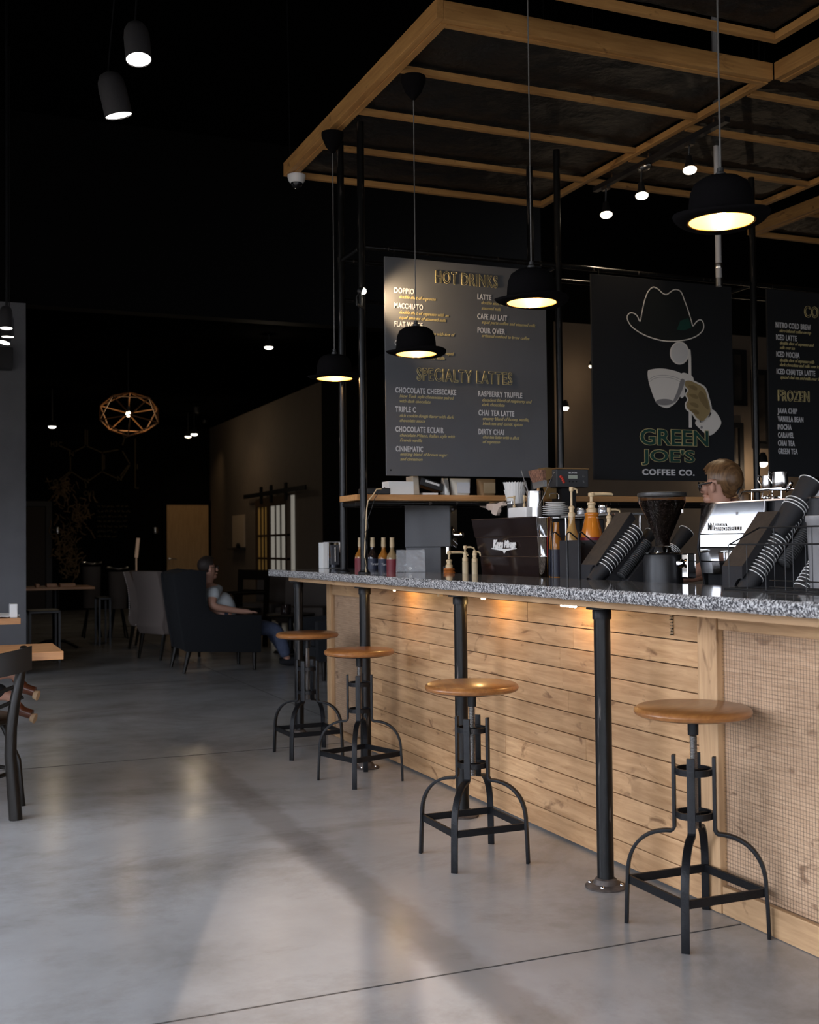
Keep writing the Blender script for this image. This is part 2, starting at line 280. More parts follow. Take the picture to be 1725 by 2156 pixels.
# ------------------------------------------------------------------ mesh builder
OFF = {}
class MB:
    def __init__(s): s.b = bmesh.new(); s.smooth = False
    def box(s, p0, p1, M_=None):
        x0, y0, z0 = p0; x1, y1, z1 = p1
        vs = [s.b.verts.new(v) for v in ((x0,y0,z0),(x1,y0,z0),(x1,y1,z0),(x0,y1,z0),(x0,y0,z1),(x1,y0,z1),(x1,y1,z1),(x0,y1,z1))]
        for f in ((3,2,1,0),(4,5,6,7),(0,1,5,4),(1,2,6,5),(2,3,7,6),(3,0,4,7)): s.b.faces.new([vs[i] for i in f])
        if M_ is not None: bmesh.ops.transform(s.b, matrix=M_, verts=vs)
        return vs
    def bar(s, a, b, w, h, up=(0,0,1)):
        a, b = Vector(a), Vector(b); d = (b-a); l = d.length; d.normalize(); u = Vector(up)
        if abs(d.dot(u)) > .99: u = Vector((1,0,0))
        r = d.cross(u).normalized(); u = r.cross(d).normalized()
        vs = []
        for p in (a, b):
            for i, j in ((-1,-1),(1,-1),(1,1),(-1,1)): vs.append(s.b.verts.new(p + r*(w/2*i) + u*(h/2*j)))
        for f in ((3,2,1,0),(4,5,6,7),(0,1,5,4),(1,2,6,5),(2,3,7,6),(3,0,4,7)): s.b.faces.new([vs[i] for i in f])
        return vs
    def tube(s, pts, r, n=10, closed=False, caps=True):
        pts = [Vector(p) for p in pts]; N_ = len(pts); rings = []; rr = r if hasattr(r, '__len__') else [r]*N_
        prev = None
        for i, p in enumerate(pts):
            if closed: d = pts[(i+1) % N_] - pts[i-1]
            else: d = pts[min(i+1, N_-1)] - pts[max(i-1, 0)]
            if d.length < 1e-9: d = Vector((0,0,1))
            d.normalize()
            if prev is None:
                u = Vector((0,0,1)) if abs(d.z) < .9 else Vector((1,0,0)); u = (u - d*u.dot(d)).normalized()
            else:
                u = prev - d*prev.dot(d)
                u = u.normalized() if u.length > 1e-6 else d.orthogonal().normalized()
            prev = u; v = d.cross(u)
            rings.append([s.b.verts.new(p + (u*math.cos(2*PI*k/n) + v*math.sin(2*PI*k/n))*rr[i]) for k in range(n)])
        m = N_ if closed else N_-1
        for i in range(m):
            A, B = rings[i], rings[(i+1) % N_]
            for k in range(n): s.b.faces.new((A[k], A[(k+1) % n], B[(k+1) % n], B[k]))
        if caps and not closed:
            s.b.faces.new(rings[0][::-1]); s.b.faces.new(rings[-1])
        return s
    def cyl(s, a, b, r, r2=None, n=20):
        return s.tube([a, b], [r, r if r2 is None else r2], n)
    def lathe(s, prof, o=(0,0,0), n=32, axis=None, sx=1.0, sy=1.0, fn=None):
        """profile of (r, z); axis = direction of local z"""
        o = Vector(o); R_ = Matrix.Identity(3) if axis is None else Vector(axis).to_track_quat('Z', 'Y').to_matrix()
        rings = []
        for r, z in prof:
            if r < 1e-6: rings.append([s.b.verts.new(o + R_ @ Vector((0,0,z)))]); continue
            ring = []
            for k in range(n):
                a = 2*PI*k/n; v = Vector((r*math.cos(a)*sx, r*math.sin(a)*sy, z))
                if fn: v = fn(v, a)
                ring.append(s.b.verts.new(o + R_ @ v))
            rings.append(ring)
        for A, B in zip(rings, rings[1:]):
            if len(A) == 1 and len(B) == 1: continue
            if len(A) == 1:
                for k in range(n): s.b.faces.new((A[0], B[(k+1) % n], B[k]))
            elif len(B) == 1:
                for k in range(n): s.b.faces.new((A[k], A[(k+1) % n], B[0]))
            else:
                for k in range(n): s.b.faces.new((A[k], A[(k+1) % n], B[(k+1) % n], B[k]))
        return s
    def prism(s, poly, d):
        """poly: 3D points in a plane, extruded by vector d"""
        d = Vector(d); A = [s.b.verts.new(Vector(p)) for p in poly]; B = [s.b.verts.new(Vector(p)+d) for p in poly]; n = len(A)
        s.b.faces.new(A[::-1]); s.b.faces.new(B)
        for i in range(n): s.b.faces.new((A[i], A[(i+1) % n], B[(i+1) % n], B[i]))
        return s
    def ell(s, c, r, n=16, R_=None):
        M_ = Matrix.Translation(Vector(c)) @ (R_ if R_ is not None else Matrix.Identity(4)) @ Matrix.Diagonal((*([r]*3 if not hasattr(r, '__len__') else r), 1))
        bmesh.ops.create_uvsphere(s.b, u_segments=n, v_segments=max(6, n*2//3), radius=1, matrix=M_); return s
    def torus(s, c, R0, r, n=28, m=8, axis=(0,0,1)):
        q = Vector(axis).to_track_quat('Z', 'Y').to_matrix(); c = Vector(c)
        return s.tube([c + q @ Vector((R0*math.cos(2*PI*k/n), R0*math.sin(2*PI*k/n), 0)) for k in range(n)], r, m, closed=True)
    def sweep(s, pts, w, h, side):
        """flat bar along pts; width w along 'side', thickness h"""
        pts = [Vector(p) for p in pts]; side = Vector(side).normalized(); rings = []
        for i, p in enumerate(pts):
            d = (pts[min(i+1, len(pts)-1)] - pts[max(i-1, 0)]).normalized(); nrm = d.cross(side).normalized()
            rings.append([s.b.verts.new(p + side*(w/2*i_) + nrm*(h/2*j_)) for i_, j_ in ((-1,-1),(1,-1),(1,1),(-1,1))])
        for A, B in zip(rings, rings[1:]):
            for k in range(4): s.b.faces.new((A[k], A[(k+1) % 4], B[(k+1) % 4], B[k]))
        s.b.faces.new(rings[0][::-1]); s.b.faces.new(rings[-1]); return s
    def build(s, name, m, parent=None, smooth=None, bevel=0.0, world=True, jitter=None):
        b = s.b
        if jitter: jitter(b)
        if parent is not None and world:
            o = OFF.get(parent.as_pointer(), Vector((0,0,0))); bmesh.ops.translate(b, vec=-o, verts=b.verts)
        bmesh.ops.recalc_face_normals(b, faces=b.faces)
        if bevel > 0:
            bmesh.ops.bevel(b, geom=[e_ for e_ in b.edges if e_.is_manifold and e_.calc_face_angle(0) > .6], offset=bevel, segments=2, affect='EDGES', profile=.6)
        me = bpy.data.meshes.new(name)
        if smooth is not False:
            lim = math.radians(38 if smooth is None else 70)
            for f in b.faces: f.smooth = True
            for e_ in b.edges:
                if not e_.is_manifold or e_.calc_face_angle(0) > lim: e_.smooth = False
        b.to_mesh(me); b.free(); me.materials.append(m)
        ob = bpy.data.objects.new(name, me); COL.objects.link(ob)
        if parent is not None:
            ob.parent = parent; OFF[ob.as_pointer()] = OFF.get(parent.as_pointer(), Vector((0,0,0))) if world else Vector((0,0,0))
        return ob
def tag(o, label=None, cat=None, group=None, kind=None):
    if label: o['label'] = label
    if cat: o['category'] = cat
    if group: o['group'] = group
    if kind: o['kind'] = kind
    return o
def thing(name, label, cat, loc=(0,0,0), rz=0, group=None):
    o = bpy.data.objects.new(name, None); COL.objects.link(o); o.location = loc; o.rotation_euler = (0,0,rz); o.empty_display_size = .1
    OFF[o.as_pointer()] = Vector(loc)
    return tag(o, label, cat, group)
def solo(mb, name, m, label, cat, group=None, **k): return tag(mb.build(name, m, **k), label, cat, group)
def struct(mb, name, m, **k): return tag(mb.build(name, m, **k), kind='structure')
def dup(root, loc, rot=None, label=None, group=None, cat=None):
    r = root.copy(); COL.objects.link(r); r.location = loc
    if rot is not None: r.rotation_euler = rot
    if label: r['label'] = label
    if group: r['group'] = group
    for ch in list(root.children):
        c = ch.copy(); COL.objects.link(c); c.parent = r
        for g in list(ch.children):
            d = g.copy(); COL.objects.link(d); d.parent = c
    return r
def curve_mesh(cu):
    ob = bpy.data.objects.new('t', cu); COL.objects.link(ob)
    dg = bpy.context.evaluated_depsgraph_get(); me = bpy.data.meshes.new_from_object(ob.evaluated_get(dg)); bpy.data.objects.remove(ob); bpy.data.curves.remove(cu); return me
RY = Matrix.Rotation(PI/2, 4, 'X')                                   # text on a plane facing -Y
RX = Matrix.Rotation(-PI/2, 4, 'Z') @ Matrix.Rotation(PI/2, 4, 'X')  # text on a plane facing -X
def text(s, name, m, origin, width, cap, parent, R_=RY, shear=0.0, bold=0.0, outline=0.0, fit=False):
    cu = bpy.data.curves.new(name, 'FONT'); cu.body = s; cu.size = 1; cu.shear = shear; cu.offset = bold; cu.resolution_u = 3; cu.space_character = 1.14 if s.isupper() and not fit else 1.0
    if outline: cu.fill_mode = 'NONE'; cu.bevel_depth = outline/cap*.7; cu.bevel_resolution = 0
    else: cu.extrude = .004
    me = curve_mesh(cu)
    if not me.vertices: return
    xs = [v.co.x for v in me.vertices]; x0, x1 = min(xs), max(xs); k = width/(x1-x0); kz = cap/.73; y0_ = 0
    if fit: ys = [v.co.y for v in me.vertices]; y0_ = min(ys); kz = cap/(max(ys)-y0_)
    o = OFF.get(parent.as_pointer(), Vector((0,0,0)))
    me.transform(Matrix.Translation(Vector(origin)-o) @ R_ @ Matrix.Diagonal((k, kz, .3, 1)) @ Matrix.Translation((-x0, -y0_, 0)))
    me.materials.clear(); me.materials.append(m); me.name = name
    ob = bpy.data.objects.new(name, me); COL.objects.link(ob); ob.parent = parent; OFF[ob.as_pointer()] = o
    return ob
def skin(name, pts, edges, m, parent=None, root=0, sub=2, scale=None):
    """pts: list of (x,y,z,r[,r2]) -> one continuous skinned mesh"""
    me = bpy.data.meshes.new(name); me.from_pydata([p[:3] for p in pts], edges, [])
    ob = bpy.data.objects.new(name, me); COL.objects.link(ob)
    sk = ob.modifiers.new('s', 'SKIN'); sk.use_smooth_shade = True
    for i, p in enumerate(pts):
        v = me.skin_vertices[0].data[i]; v.radius = (p[3], p[4] if len(p) > 4 else p[3]); v.use_root = (i == root)
    sb = ob.modifiers.new('u', 'SUBSURF'); sb.levels = sub; sb.render_levels = sub
    dg = bpy.context.evaluated_depsgraph_get(); dg.update(); m2 = bpy.data.meshes.new_from_object(ob.evaluated_get(dg))
    bpy.data.objects.remove(ob); bpy.data.meshes.remove(me)
    m2.name = name; m2.materials.clear(); m2.materials.append(m)
    for p in m2.polygons: p.use_smooth = True
    o = OFF.get(parent.as_pointer(), Vector((0,0,0))) if parent else Vector((0,0,0))
    m2.transform(Matrix.Translation(-o))
    r = bpy.data.objects.new(name, m2); COL.objects.link(r)
    if parent: r.parent = parent; OFF[r.as_pointer()] = o
    return r
# ================================================================== SETTING
fl = MB(); fl.box((XL-.3, YB-.3, -.12), (XR+.3, YF+.3, 0)); struct(fl, 'floor', FLOOR, smooth=False)
gl = MB()
for y in (2.99, 6.70, 10.4, 14.1): gl.box((XL, y-.003, 0.0002), (2.39, y+.003, .0012))
gl.box((2.60, 7.2, .0002), (2.606, 22.9, .0012)); gl.box((-1.1, YB, .0002), (-1.094, 22.9, .0012))
struct(gl, 'trim_1', mat('dark_joint_filler', (.045, .040, .036), .9), smooth=False)  # thin dark filler strips in the floor joints
c_ = MB(); c_.box((XL-.3, YB-.3, 5.5), (XR+.3, 11.8, 5.7)); struct(c_, 'ceiling', CEIL, smooth=False)
c_ = MB(); c_.box((XL-.3, 11.95, 3.62), (XR+.3, YF+.3, 3.8)); struct(c_, 'ceiling_lounge', CEIL, smooth=False)
w = MB(); w.box((XL-.3, 11.75, 3.60), (XR+.3, 11.95, 5.5)); struct(w, 'wall_bulkhead', BLKWALL, smooth=False)
def wall_with_holes(name, axis, at, th, lo, hi, z1, wins, m):
    w = MB()
    def bx(a, b, z0, zz):
        if b-a < 1e-4: return
        if axis == 0: w.box((at-th, a, z0), (at, b, zz))
        else: w.box((a, at-th, z0), (b, at, zz))
    cur = lo
    for a, b in wins: z0_, z1_ = (.85, 1.95) if a > 9 and axis == 0 else (WZ0, WZ1); bx(cur, a, 0, z1); bx(a, b, 0, z0_); bx(a, b, z1_, z1); cur = b
    bx(cur, hi, 0, z1); struct(w, name, m, smooth=False)
wall_with_holes('wall_left', 0, XL, .08, YB-.25, 11.7, 5.5, WIN_L, REARW)
wall_with_holes('wall_rear', 1, YB, .25, XL, XR, 5.5, WIN_B, REARW)
FRAME = mat('window_frame_black', (.02, .02, .02), .5)
PANE = mat('window_glass', (1, 1, 1), 0, alpha=.12, spec=.5)
n = 0
for ax, wins in ((0, WIN_L), (1, WIN_B)):
    for a, b in wins:
        n += 1; f = MB(); g = MB(); at = XL-.04 if ax == 0 else YB-.12; WZ0, WZ1 = (.85, 1.95) if a > 9 and ax == 0 else (.35, 3.0)
        def bb(m_, u0, u1, z0, z1, t=.05):
            if ax == 0: m_.box((at-t/2, u0, z0), (at+t/2, u1, z1))
            else: m_.box((u0, at-t/2, z0), (u1, at+t/2, z1))
        bb(f, a, a+.03, WZ0, WZ1); bb(f, b-.03, b, WZ0, WZ1); bb(f, a+.03, b-.03, WZ0, WZ0+.06); bb(f, a+.03, b-.03, WZ1-.06, WZ1)
        k = (a+b)/2
        if b-a > 1.5: bb(f, k-.045, k+.045, WZ0+.06, WZ1-.06); 
        if WZ1 > 2.5 and b-a > 1.5: bb(f, a+.03, b-.03, 2.28, 2.33)
        fo = tag(f.build('window_%d' % n, FRAME, smooth=False), kind='structure')
        bb(g, a+.03, b-.03, WZ0+.06, WZ1-.06, .006); g.build('pane', PANE, fo, smooth=False)
w = MB(); w.box((XR, YB, 0), (XR+.25, 9.4, 5.5)); struct(w, 'wall_bar_side', BLKWALL, smooth=False)
# block behind the bar: taupe face towards the bar, black flank towards the lounge
w = MB(); w.box((5.45, 9.4, 0), (XR+.25, 9.6, 3.3)); struct(w, 'wall_bar_back', BRNWALL, smooth=False)
w = MB(); w.box((5.45, 9.4, 3.3), (XR+.25, 9.6, 5.5)); struct(w, 'wall_bar_back_upper', BLKWALL, smooth=False)
w = MB(); w.box((5.30, 9.38, 0), (5.45, 15.8, 3.6)); struct(w, 'wall_kitchen', BLKWALL, smooth=False)
w = MB(); w.box((5.32, 15.8, 0), (5.5, YF, 3.6)); struct(w, 'wall_right', BRNWALL, smooth=False)
w = MB(); w.box((XL-.3, YF, 0), (5.5, YF+.2, 3.62)); struct(w, 'wall_far', BLKWALL, smooth=False)
w = MB(); w.box((XL-.25, 11.7, 0), (.90, 11.95, 3.6)); struct(w, 'wall_partition', GRYWALL, smooth=False)
w = MB(); w.box((XL-.45, 11.95, 0), (XL-.25, YF, 3.62)); struct(w, 'wall_lounge_left', BLKWALL, smooth=False)
# far wood door with lever
d = MB(); x0 = PY(351, 1100, YF-.05).x; x1 = PY(439, 1100, YF-.05).x; zt = PY(395, 1062, YF-.05).z
d.box((x0, YF-.05, 0.01), (x1, YF-.005, zt)); do = tag(d.build('door_1', DOORW, smooth=False, bevel=.004), kind='structure')
h = MB(); p = PY(356, 1176, YF-.06); h.cyl((p.x, YF-.05, p.z), (p.x, YF-.11, p.z), .022); h.tube([(p.x, YF-.11, p.z), (p.x+.05, YF-.12, p.z-.005), (p.x+.14, YF-.11, p.z-.015)], .012, 8); h.build('door_handle', CHROME, do)
d = MB(); d.box((x0-.07, YF-.07, 0.0), (x0, YF-.001, zt+.08)); d.box((x1, YF-.07, 0.0), (x1+.07, YF-.001, zt+.08)); d.box((x0, YF-.07, zt), (x1, YF-.001, zt+.08)); struct(d, 'trim_2', BLKWALL, smooth=False)
# dark framed doorway beside the partition
q0 = PY(40, 1055, YF-.05); q1 = PY(107, 1055, YF-.05)
d = MB(); d.box((q1.x-.09, YF-.06, 0), (q1.x+.02, YF-.001, q1.z)); d.box((q0.x, YF-.06, q1.z-.10), (q1.x-.09, YF-.001, q1.z)); struct(d, 'trim_3', mat('doorway_grey_trim', (.05, .05, .055), .6), smooth=False)
d = MB(); d.box((q0.x, YF-.03, 0.01), (q1.x-.10, YF-.002, q1.z-.11)); struct(d, 'door_3', mat('dark_brown_door', (.03, .018, .010), .6), smooth=False)
# sliding barn door with glazed slats on the lounge's right wall
XW = 5.32
def bp_(px, py): return PX(px, py, XW-.06)
ya = bp_(541, 1060).y; yb = bp_(607, 1060).y; ztop = 2.0; ym = (bp_(569, 1100).y)
BARN = mat('barn_door_frame', (.045, .024, .010), .5)
LITW = mat('lit_warm_glazing', (.5, .3, .08), .5, emit=(1.0, .58, .16), estr=.035); LITC = mat('lit_pale_glazing', (.6, .6, .55), .5, emit=(1.0, .93, .80), estr=.16)
fr = MB(); X0, X1 = XW-.09, XW-.03
fr.box((X0, yb, .02), (X1, ya, .10)); fr.box((X0, yb, ztop-.14), (X1, ya, ztop))
for y in (yb, ym-.07, ym+.02, ya-.09): fr.box((X0, y, .10), (X1, y+.09, ztop-.14))
for z in (.55, .98, 1.36, ): fr.box((X0+.005, yb, z), (X1-.005, ya, z+.035))
for k in range(1, 3):
    fr.box((X0+.01, yb+.09+k*(ym-.16-yb)/3-.02, .1), (X1-.01, yb+.09+k*(ym-.16-yb)/3+.02, ztop-.14)); fr.box((X0+.01, ym+.11+k*(ya-ym-.2)/3-.02, .1), (X1-.01, ym+.11+k*(ya-ym-.2)/3+.02, ztop-.14))
bo = tag(fr.build('door_2', BARN, smooth=False), kind='structure')
g = MB(); g.box((XW-.065, yb+.06, .06), (XW-.055, ym, ztop-.1)); g.build('pale_glazing', LITC, bo, smooth=False)
g = MB(); g.box((XW-.065, ym, .06), (XW-.055, ya-.06, ztop-.1)); g.build('warm_glazing', LITW, bo, smooth=False)
g = MB(); e1 = bp_(604, 1100).y; e2 = bp_(609, 1100).y
g.box((XW-.025, yb-.16, .02), (XW-.004, yb-.02, ztop)); g.build('lit_door_gap', LITC, bo, smooth=False)
r = MB(); ra = PX(515, 1052, XW-.1); rb = PX(645, 1026, XW-.1); r.box((XW-.12, rb.y, 2.04), (XW-.095, ra.y, 2.11))
ro = solo(r, 'barn_door_track', IRON, 'black sliding door track on the taupe lounge wall', 'door track', smooth=False)
for px in (550, 571, 602):
    m_ = MB(); y = PX(px, 1040, XW-.1).y; m_.bar((XW-.10, y, 1.92), (XW-.10, y, 2.2), .10, .03, (1, 0, 0)); m_.build('hanger', IRON, ro, smooth=False)
# ================================================================== THE BAR
Y0B, Y1B = 1.2, 7.07; XFc = 2.405
bar = thing('bar_front', 'long pine-clad bar front under the granite counter', 'bar', (2.45, 4.1, 0))
rz = PX(1600, 1334, XFc).z
random.seed(3); m_ = MB(); z = .012
while z < .985:
    zt_ = min(z+.083, .988); y = 3.197 - random.random()*.9
    while y < 6.33:
        l = random.choice((.75, 1.0, 1.35, 1.7, 2.2)); a = max(y, 3.197); b_ = min(y+l, 6.332)
        if b_ > a+.01: m_.box((XFc+random.random()*.003, a+.0008, z), (XFc+.02, b_-.0008, zt_))
        y += l
    z += .0865
m_.build('plank_cladding', PLANK, bar, smooth=False, bevel=.002)
m_ = MB(); m_.box((XFc-.012, 3.094, .002), (XFc+.03, 3.195, .988)); m_.build('post', PINE_V, bar, smooth=False, bevel=.004)
m_ = MB(); m_.box((XFc-.012, 6.99, .002), (XFc+.06, 7.07, .988)); m_.build('post', PINE_V, bar, smooth=False, bevel=.004)
m_ = MB(); m_.box((XFc-.006, 6.335, .90), (XFc+.02, 6.988, .988)); m_.build('top_rail', PINE_H, bar, smooth=False, bevel=.003)
m_ = MB(); m_.box((XFc-.006, Y0B, rz), (XFc+.02, 3.092, .988)); m_.build('top_rail', PINE_H, bar, smooth=False, bevel=.003)
m_ = MB(); m_.box((XFc-.006, Y0B, .002), (XFc+.02, 3.092, .092)); m_.build('base_rail', PINE_H, bar, smooth=False, bevel=.003)
m_ = MB(); m_.box((XFc-.002, 6.335, .002), (XFc+.02, 6.988, .05)); m_.build('base_rail', PINE_H, bar, smooth=False, bevel=.003)
for y0, y1, z0, z1 in ((Y0B, 3.092, .094, rz-.002), (6.335, 6.985, .052, .898)):
    m_ = MB(); m_.box((XFc+.016, y0, z0), (XFc+.024, y1, z1)); m_.build('plywood_panel', PLY, bar, smooth=False)
    m_ = MB(); st = .0127; r_ = .00034; y = y0
    while y < y1: m_.box((XFc+.0085-r_, y-r_, z0), (XFc+.0085+r_, y+r_, z1)); y += st
    z = z0
    while z < z1: m_.box((XFc+.0100-r_, y0, z-r_), (XFc+.0100+r_, y1, z+r_)); z += st
    m_.build('wire_mesh', WIRE, bar, smooth=False)
m_ = MB(); m_.box((XFc+.026, Y0B, .002), (2.575, 7.06, .988)); m_.build('core_wall', BLKPL, bar, smooth=False)
# faint stencil on the upper board near the post
m_ = MB(); p = PX(1413, 1320, XFc-.002)
for k in range(9):
    zz = p.z + .055 - k*.0105; m_.box((XFc-.0012, p.y-.012, zz), (XFc-.0004, p.y+.012-random.random()*.008, zz+.004)); m_.box((XFc-.0012, p.y-.012, zz), (XFc-.0004, p.y-.008+random.random()*.012, zz+.009))
m_.build('ink_stamp', mat('faded_ink', (.20, .14, .08), .8), bar, smooth=False)
# granite counter
gt = thing('granite_countertop', 'speckled grey granite countertop along the whole bar', 'countertop', (2.33, 4.3, 1.018))
YE = PX(567, 1200, 2.075).y
m_ = MB(); m_.box((2.08, Y0B, 1.019), (2.60, YE-.01, 1.060)); m_.build('slab', GR_TOP, gt, smooth=False)
m_ = MB(); N_ = 220; prof = ((0, 0), (-.006, .006), (-.010, .02), (-.007, .034), (0, .0412))
def rough(b):
    for v in b.verts:
        if v.co.x < 2.0798: v.co.x += (noise.noise(v.co*26))*.006-.001; v.co.z += noise.noise(v.co*31+Vector((3,0,0)))*.0025
rg = []
for i in range(N_+1):
    y = Y0B+(YE-Y0B)*i/N_; rg.append([m_.b.verts.new((2.0798+dx, y, 1.019+dz)) for dx, dz in prof])
for A, B in zip(rg, rg[1:]):
    for k in range(len(prof)-1): m_.b.faces.new((A[k], A[k+1], B[k+1], B[k]))
m_.build('rock_face_edge', GR_EDGE, gt, smooth=True, jitter=rough)
m_ = MB(); m_.box((2.07, YE-.012, 1.0192), (2.602, YE, 1.0598)); m_.build('end_edge', GR_EDGE, gt, smooth=False)
m_ = MB(); yu = PX(608, 1222, 2.13).y; m_.box((2.13, Y0B, .992), (2.59, yu, 1.0185)); m_.build('plywood_underlayment', PINE_H, gt, smooth=False)
# support poles
PXX = 2.218; PYS = (3.507, 4.680, 5.902, 7.113)
PL = ['black iron pipe leg standing between the two nearest bar stools', 'black iron pipe leg directly behind the third stool', 'black iron pipe leg behind the second smaller-looking stool', 'scuffed black iron pipe leg at the far end of the counter']
pl = thing('counter_leg', PL[0], 'pipe leg', (PXX, PYS[0], 0), 0, 'pipe legs under the granite counter')
m_ = MB(); m_.cyl((0, 0, .022), (0, 0, .985), .0295, n=24); m_.build('pipe', PIPE, pl, world=False)
m_ = MB(); m_.lathe([(.034, 0), (.034, .03), (.031, .034)], (0, 0, .945)); m_.lathe([(0, .0), (.056, .0), (.056, .007), (.034, .010), (.034, 0.011)], (0, 0, .980)); m_.build('top_coupling', IRON, pl, world=False)
m_ = MB(); m_.lathe([(0, .0005), (.072, .0005), (.073, .006), (.068, .010), (.045, .014), (.038, .030), (.030, .034)], (0, 0, 0)); fl_ = m_.build('floor_flange', mat('worn_flange', (.075, .058, .048), .6, .1, var=.5, vscale=40), pl, world=False)
for k in range(4):
    m_ = MB(); a = PI/4+k*PI/2; m_.lathe([(.008, 0), (.008, .004), (.005, .008), (0, .009)], (.056*math.cos(a), .056*math.sin(a), .010), 10); m_.build('bolt', CHROME, fl_, world=False)
for k in range(1, 4): dup(pl, (PXX, PYS[k], 0), label=PL[k])
# under-counter lights
for k, (px, py, L_) in enumerate(((1017, 1249, .05), (1197, 1259, .12), (830, 1236, .03))):
    p = PX(px, py, 2.30); o = thing('under_counter_light', ('small warm light clipped under the granite beside the second pipe leg', 'string of tiny warm lights under the granite near the tallest pipe leg', 'small warm light under the granite by the far pipe legs')[k], 'light', (2.30, p.y, .97), group='lights under the counter')
    m_ = MB(); m_.box((2.285, p.y-L_/2-.01, .979), (2.315, p.y+L_/2+.01, .990)); m_.build('clip', CREAM, o, smooth=False)
    for j in range(max(1, int(L_/.02))):
        m_ = MB(); m_.ell((2.30, p.y-L_/2+.01+j*.02, .972), (.007, .006, .006), 10); m_.build('bulb', BULB, o)
    lamp('POINT', (2.30, p.y, .955), 1.1, (1, .62, .22), .02)
m_ = MB(); p = PX(927, 1244, 2.3); m_.box((2.29, p.y-.012, .962), (2.31, p.y+.012, .9905)); solo(m_, 'cord_clip', CREAM, 'small cream clip under the granite left of the second pipe leg', 'clip', smooth=False)
# work counter behind the ledge
WZ = .955
wk = thing('work_counter', 'lower dark work counter hidden behind the granite ledge', 'counter', (2.95, 4.1, 0))
m_ = MB(); m_.box((2.61, Y0B, WZ-.03), (3.28, 7.0, WZ)); m_.build('worktop', mat('dark_laminate', (.03, .028, .026), .3), wk, smooth=False)
m_ = MB(); m_.box((2.61, Y0B+.01, .08), (3.22, 6.98, WZ-.031)); m_.box((2.61, Y0B+.03, 0.001), (3.15, 6.96, .08)); m_.build('cabinet', BLKPL, wk, smooth=False)
bk = thing('back_counter', 'dark back counter below the wooden shelf', 'counter', (4.2, 6.0, 0))
m_ = MB(); m_.box((3.36, 5.60, .87), (5.6, 6.45, .90)); m_.build('worktop', mat('dark_laminate_b', (.03, .028, .026), .3), bk, smooth=False)
m_ = MB(); m_.box((3.38, 5.64, .001), (5.58, 6.43, .869)); m_.build('cabinet', BLKPL, bk, smooth=False)
# ================================================================== BAR STOOLS
def leg_path(a):
    r0, R1 = .0625, .213; pts = [(r0, .545), (r0, .318), (r0+.004, .311)]
    for k in range(0, 15):
        t = k/14*PI/2; pts.append((r0+.010+(R1-r0-.010)*math.sin(t)**.92, .142+(.306-.142)*math.cos(t)**.80 if k < 14 else .142))
    pts += [(R1+.003, .09), (R1+.006, .001)]
    return [(r*math.cos(a), r*math.sin(a), z) for r, z in pts]
def make_stool(loc, rz, label, seat_z, srot):
    t = thing('bar_stool', label, 'bar stool', loc, rz, 'industrial stools along the bar')
    m_ = MB(); r = .183
    m_.lathe([(0, 0), (r-.014, 0), (r-.004, .005), (r, .014), (r-.003, .023), (r-.012, .029), (0, .030)], (0, 0, seat_z-.030), 56)
    s_ = m_.build('seat', SEATW, t, world=False); s_.rotation_euler.z = srot
    m_ = MB(); m_.lathe([(0, 0), (.135, 0), (.140, .003), (.140, .006), (0, .006)], (0, 0, seat_z-.0365), 40); m_.build('seat_plate', IRON, t, world=False)
    m_ = MB(); m_.cyl((0, 0, seat_z-.090), (0, 0, seat_z-.037), .0165, .0175); m_.build('sleeve', IRON, t, world=False)
    m_ = MB(); prof = []; z = .318
    while z < seat_z-.092: prof += [(.0098, z), (.0128, z+.0022)]; z += .0044
    m_.lathe([(0, .316)]+prof+[(0, z)], (0, 0, 0), 16); m_.build('threaded_screw', STEEL, t, world=False)
    for k in range(4):
        a = PI/4+k*PI/2; m_ = MB(); m_.sweep(leg_path(a), .0245, .0105, (-math.sin(a), math.cos(a), 0)); m_.build('leg', IRON, t, world=False, bevel=.0012)
    for zc in (.497, .362):
        m_ = MB(); m_.lathe([(.0515, -.010), (.0580, -.010), (.0580, .010), (.0515, .010), (.0515, -.010)], (0, 0, zc), 36); 
        m_.lathe([(.0125, -.007), (.019, -.007), (.019, .007), (.0125, .007), (.0125, -.007)], (0, 0, zc), 24)
        m_.bar((.018, 0, zc), (.055, 0, zc), .012, .008); m_.bar((-.018, 0, zc), (-.055, 0, zc), .012, .008); m_.build('collar_ring', IRON, t, world=False)
    for k in range(4):
        a = PI/4+k*PI/2; b_ = a+PI/2; R_ = .209; m_ = MB()
        m_.bar((R_*math.cos(a), R_*math.sin(a), .140), (R_*math.cos(b_), R_*math.sin(b_), .140), .010, .025); m_.build('foot_rail', IRON, t, world=False)
    return t
SL = ['wooden-topped iron stool nearest the camera, against the wire-mesh panel', 'iron stool with amber round seat standing in front of the second pipe leg', 'iron stool with round wooden seat, turned a little, third from the camera', 'iron stool farthest from the camera, at the far corner of the bar']
make_stool((2.226, 3.0, 0), 0, SL[0], .700, .4)
make_stool((1.958, 4.037, 0), 0, SL[1], .676, 1.3)
make_stool((2.072, 5.60, 0), math.radians(17), SL[2], .677, .2)
make_stool((2.06, 6.44, 0), math.radians(2), SL[3], .708, 2.2)
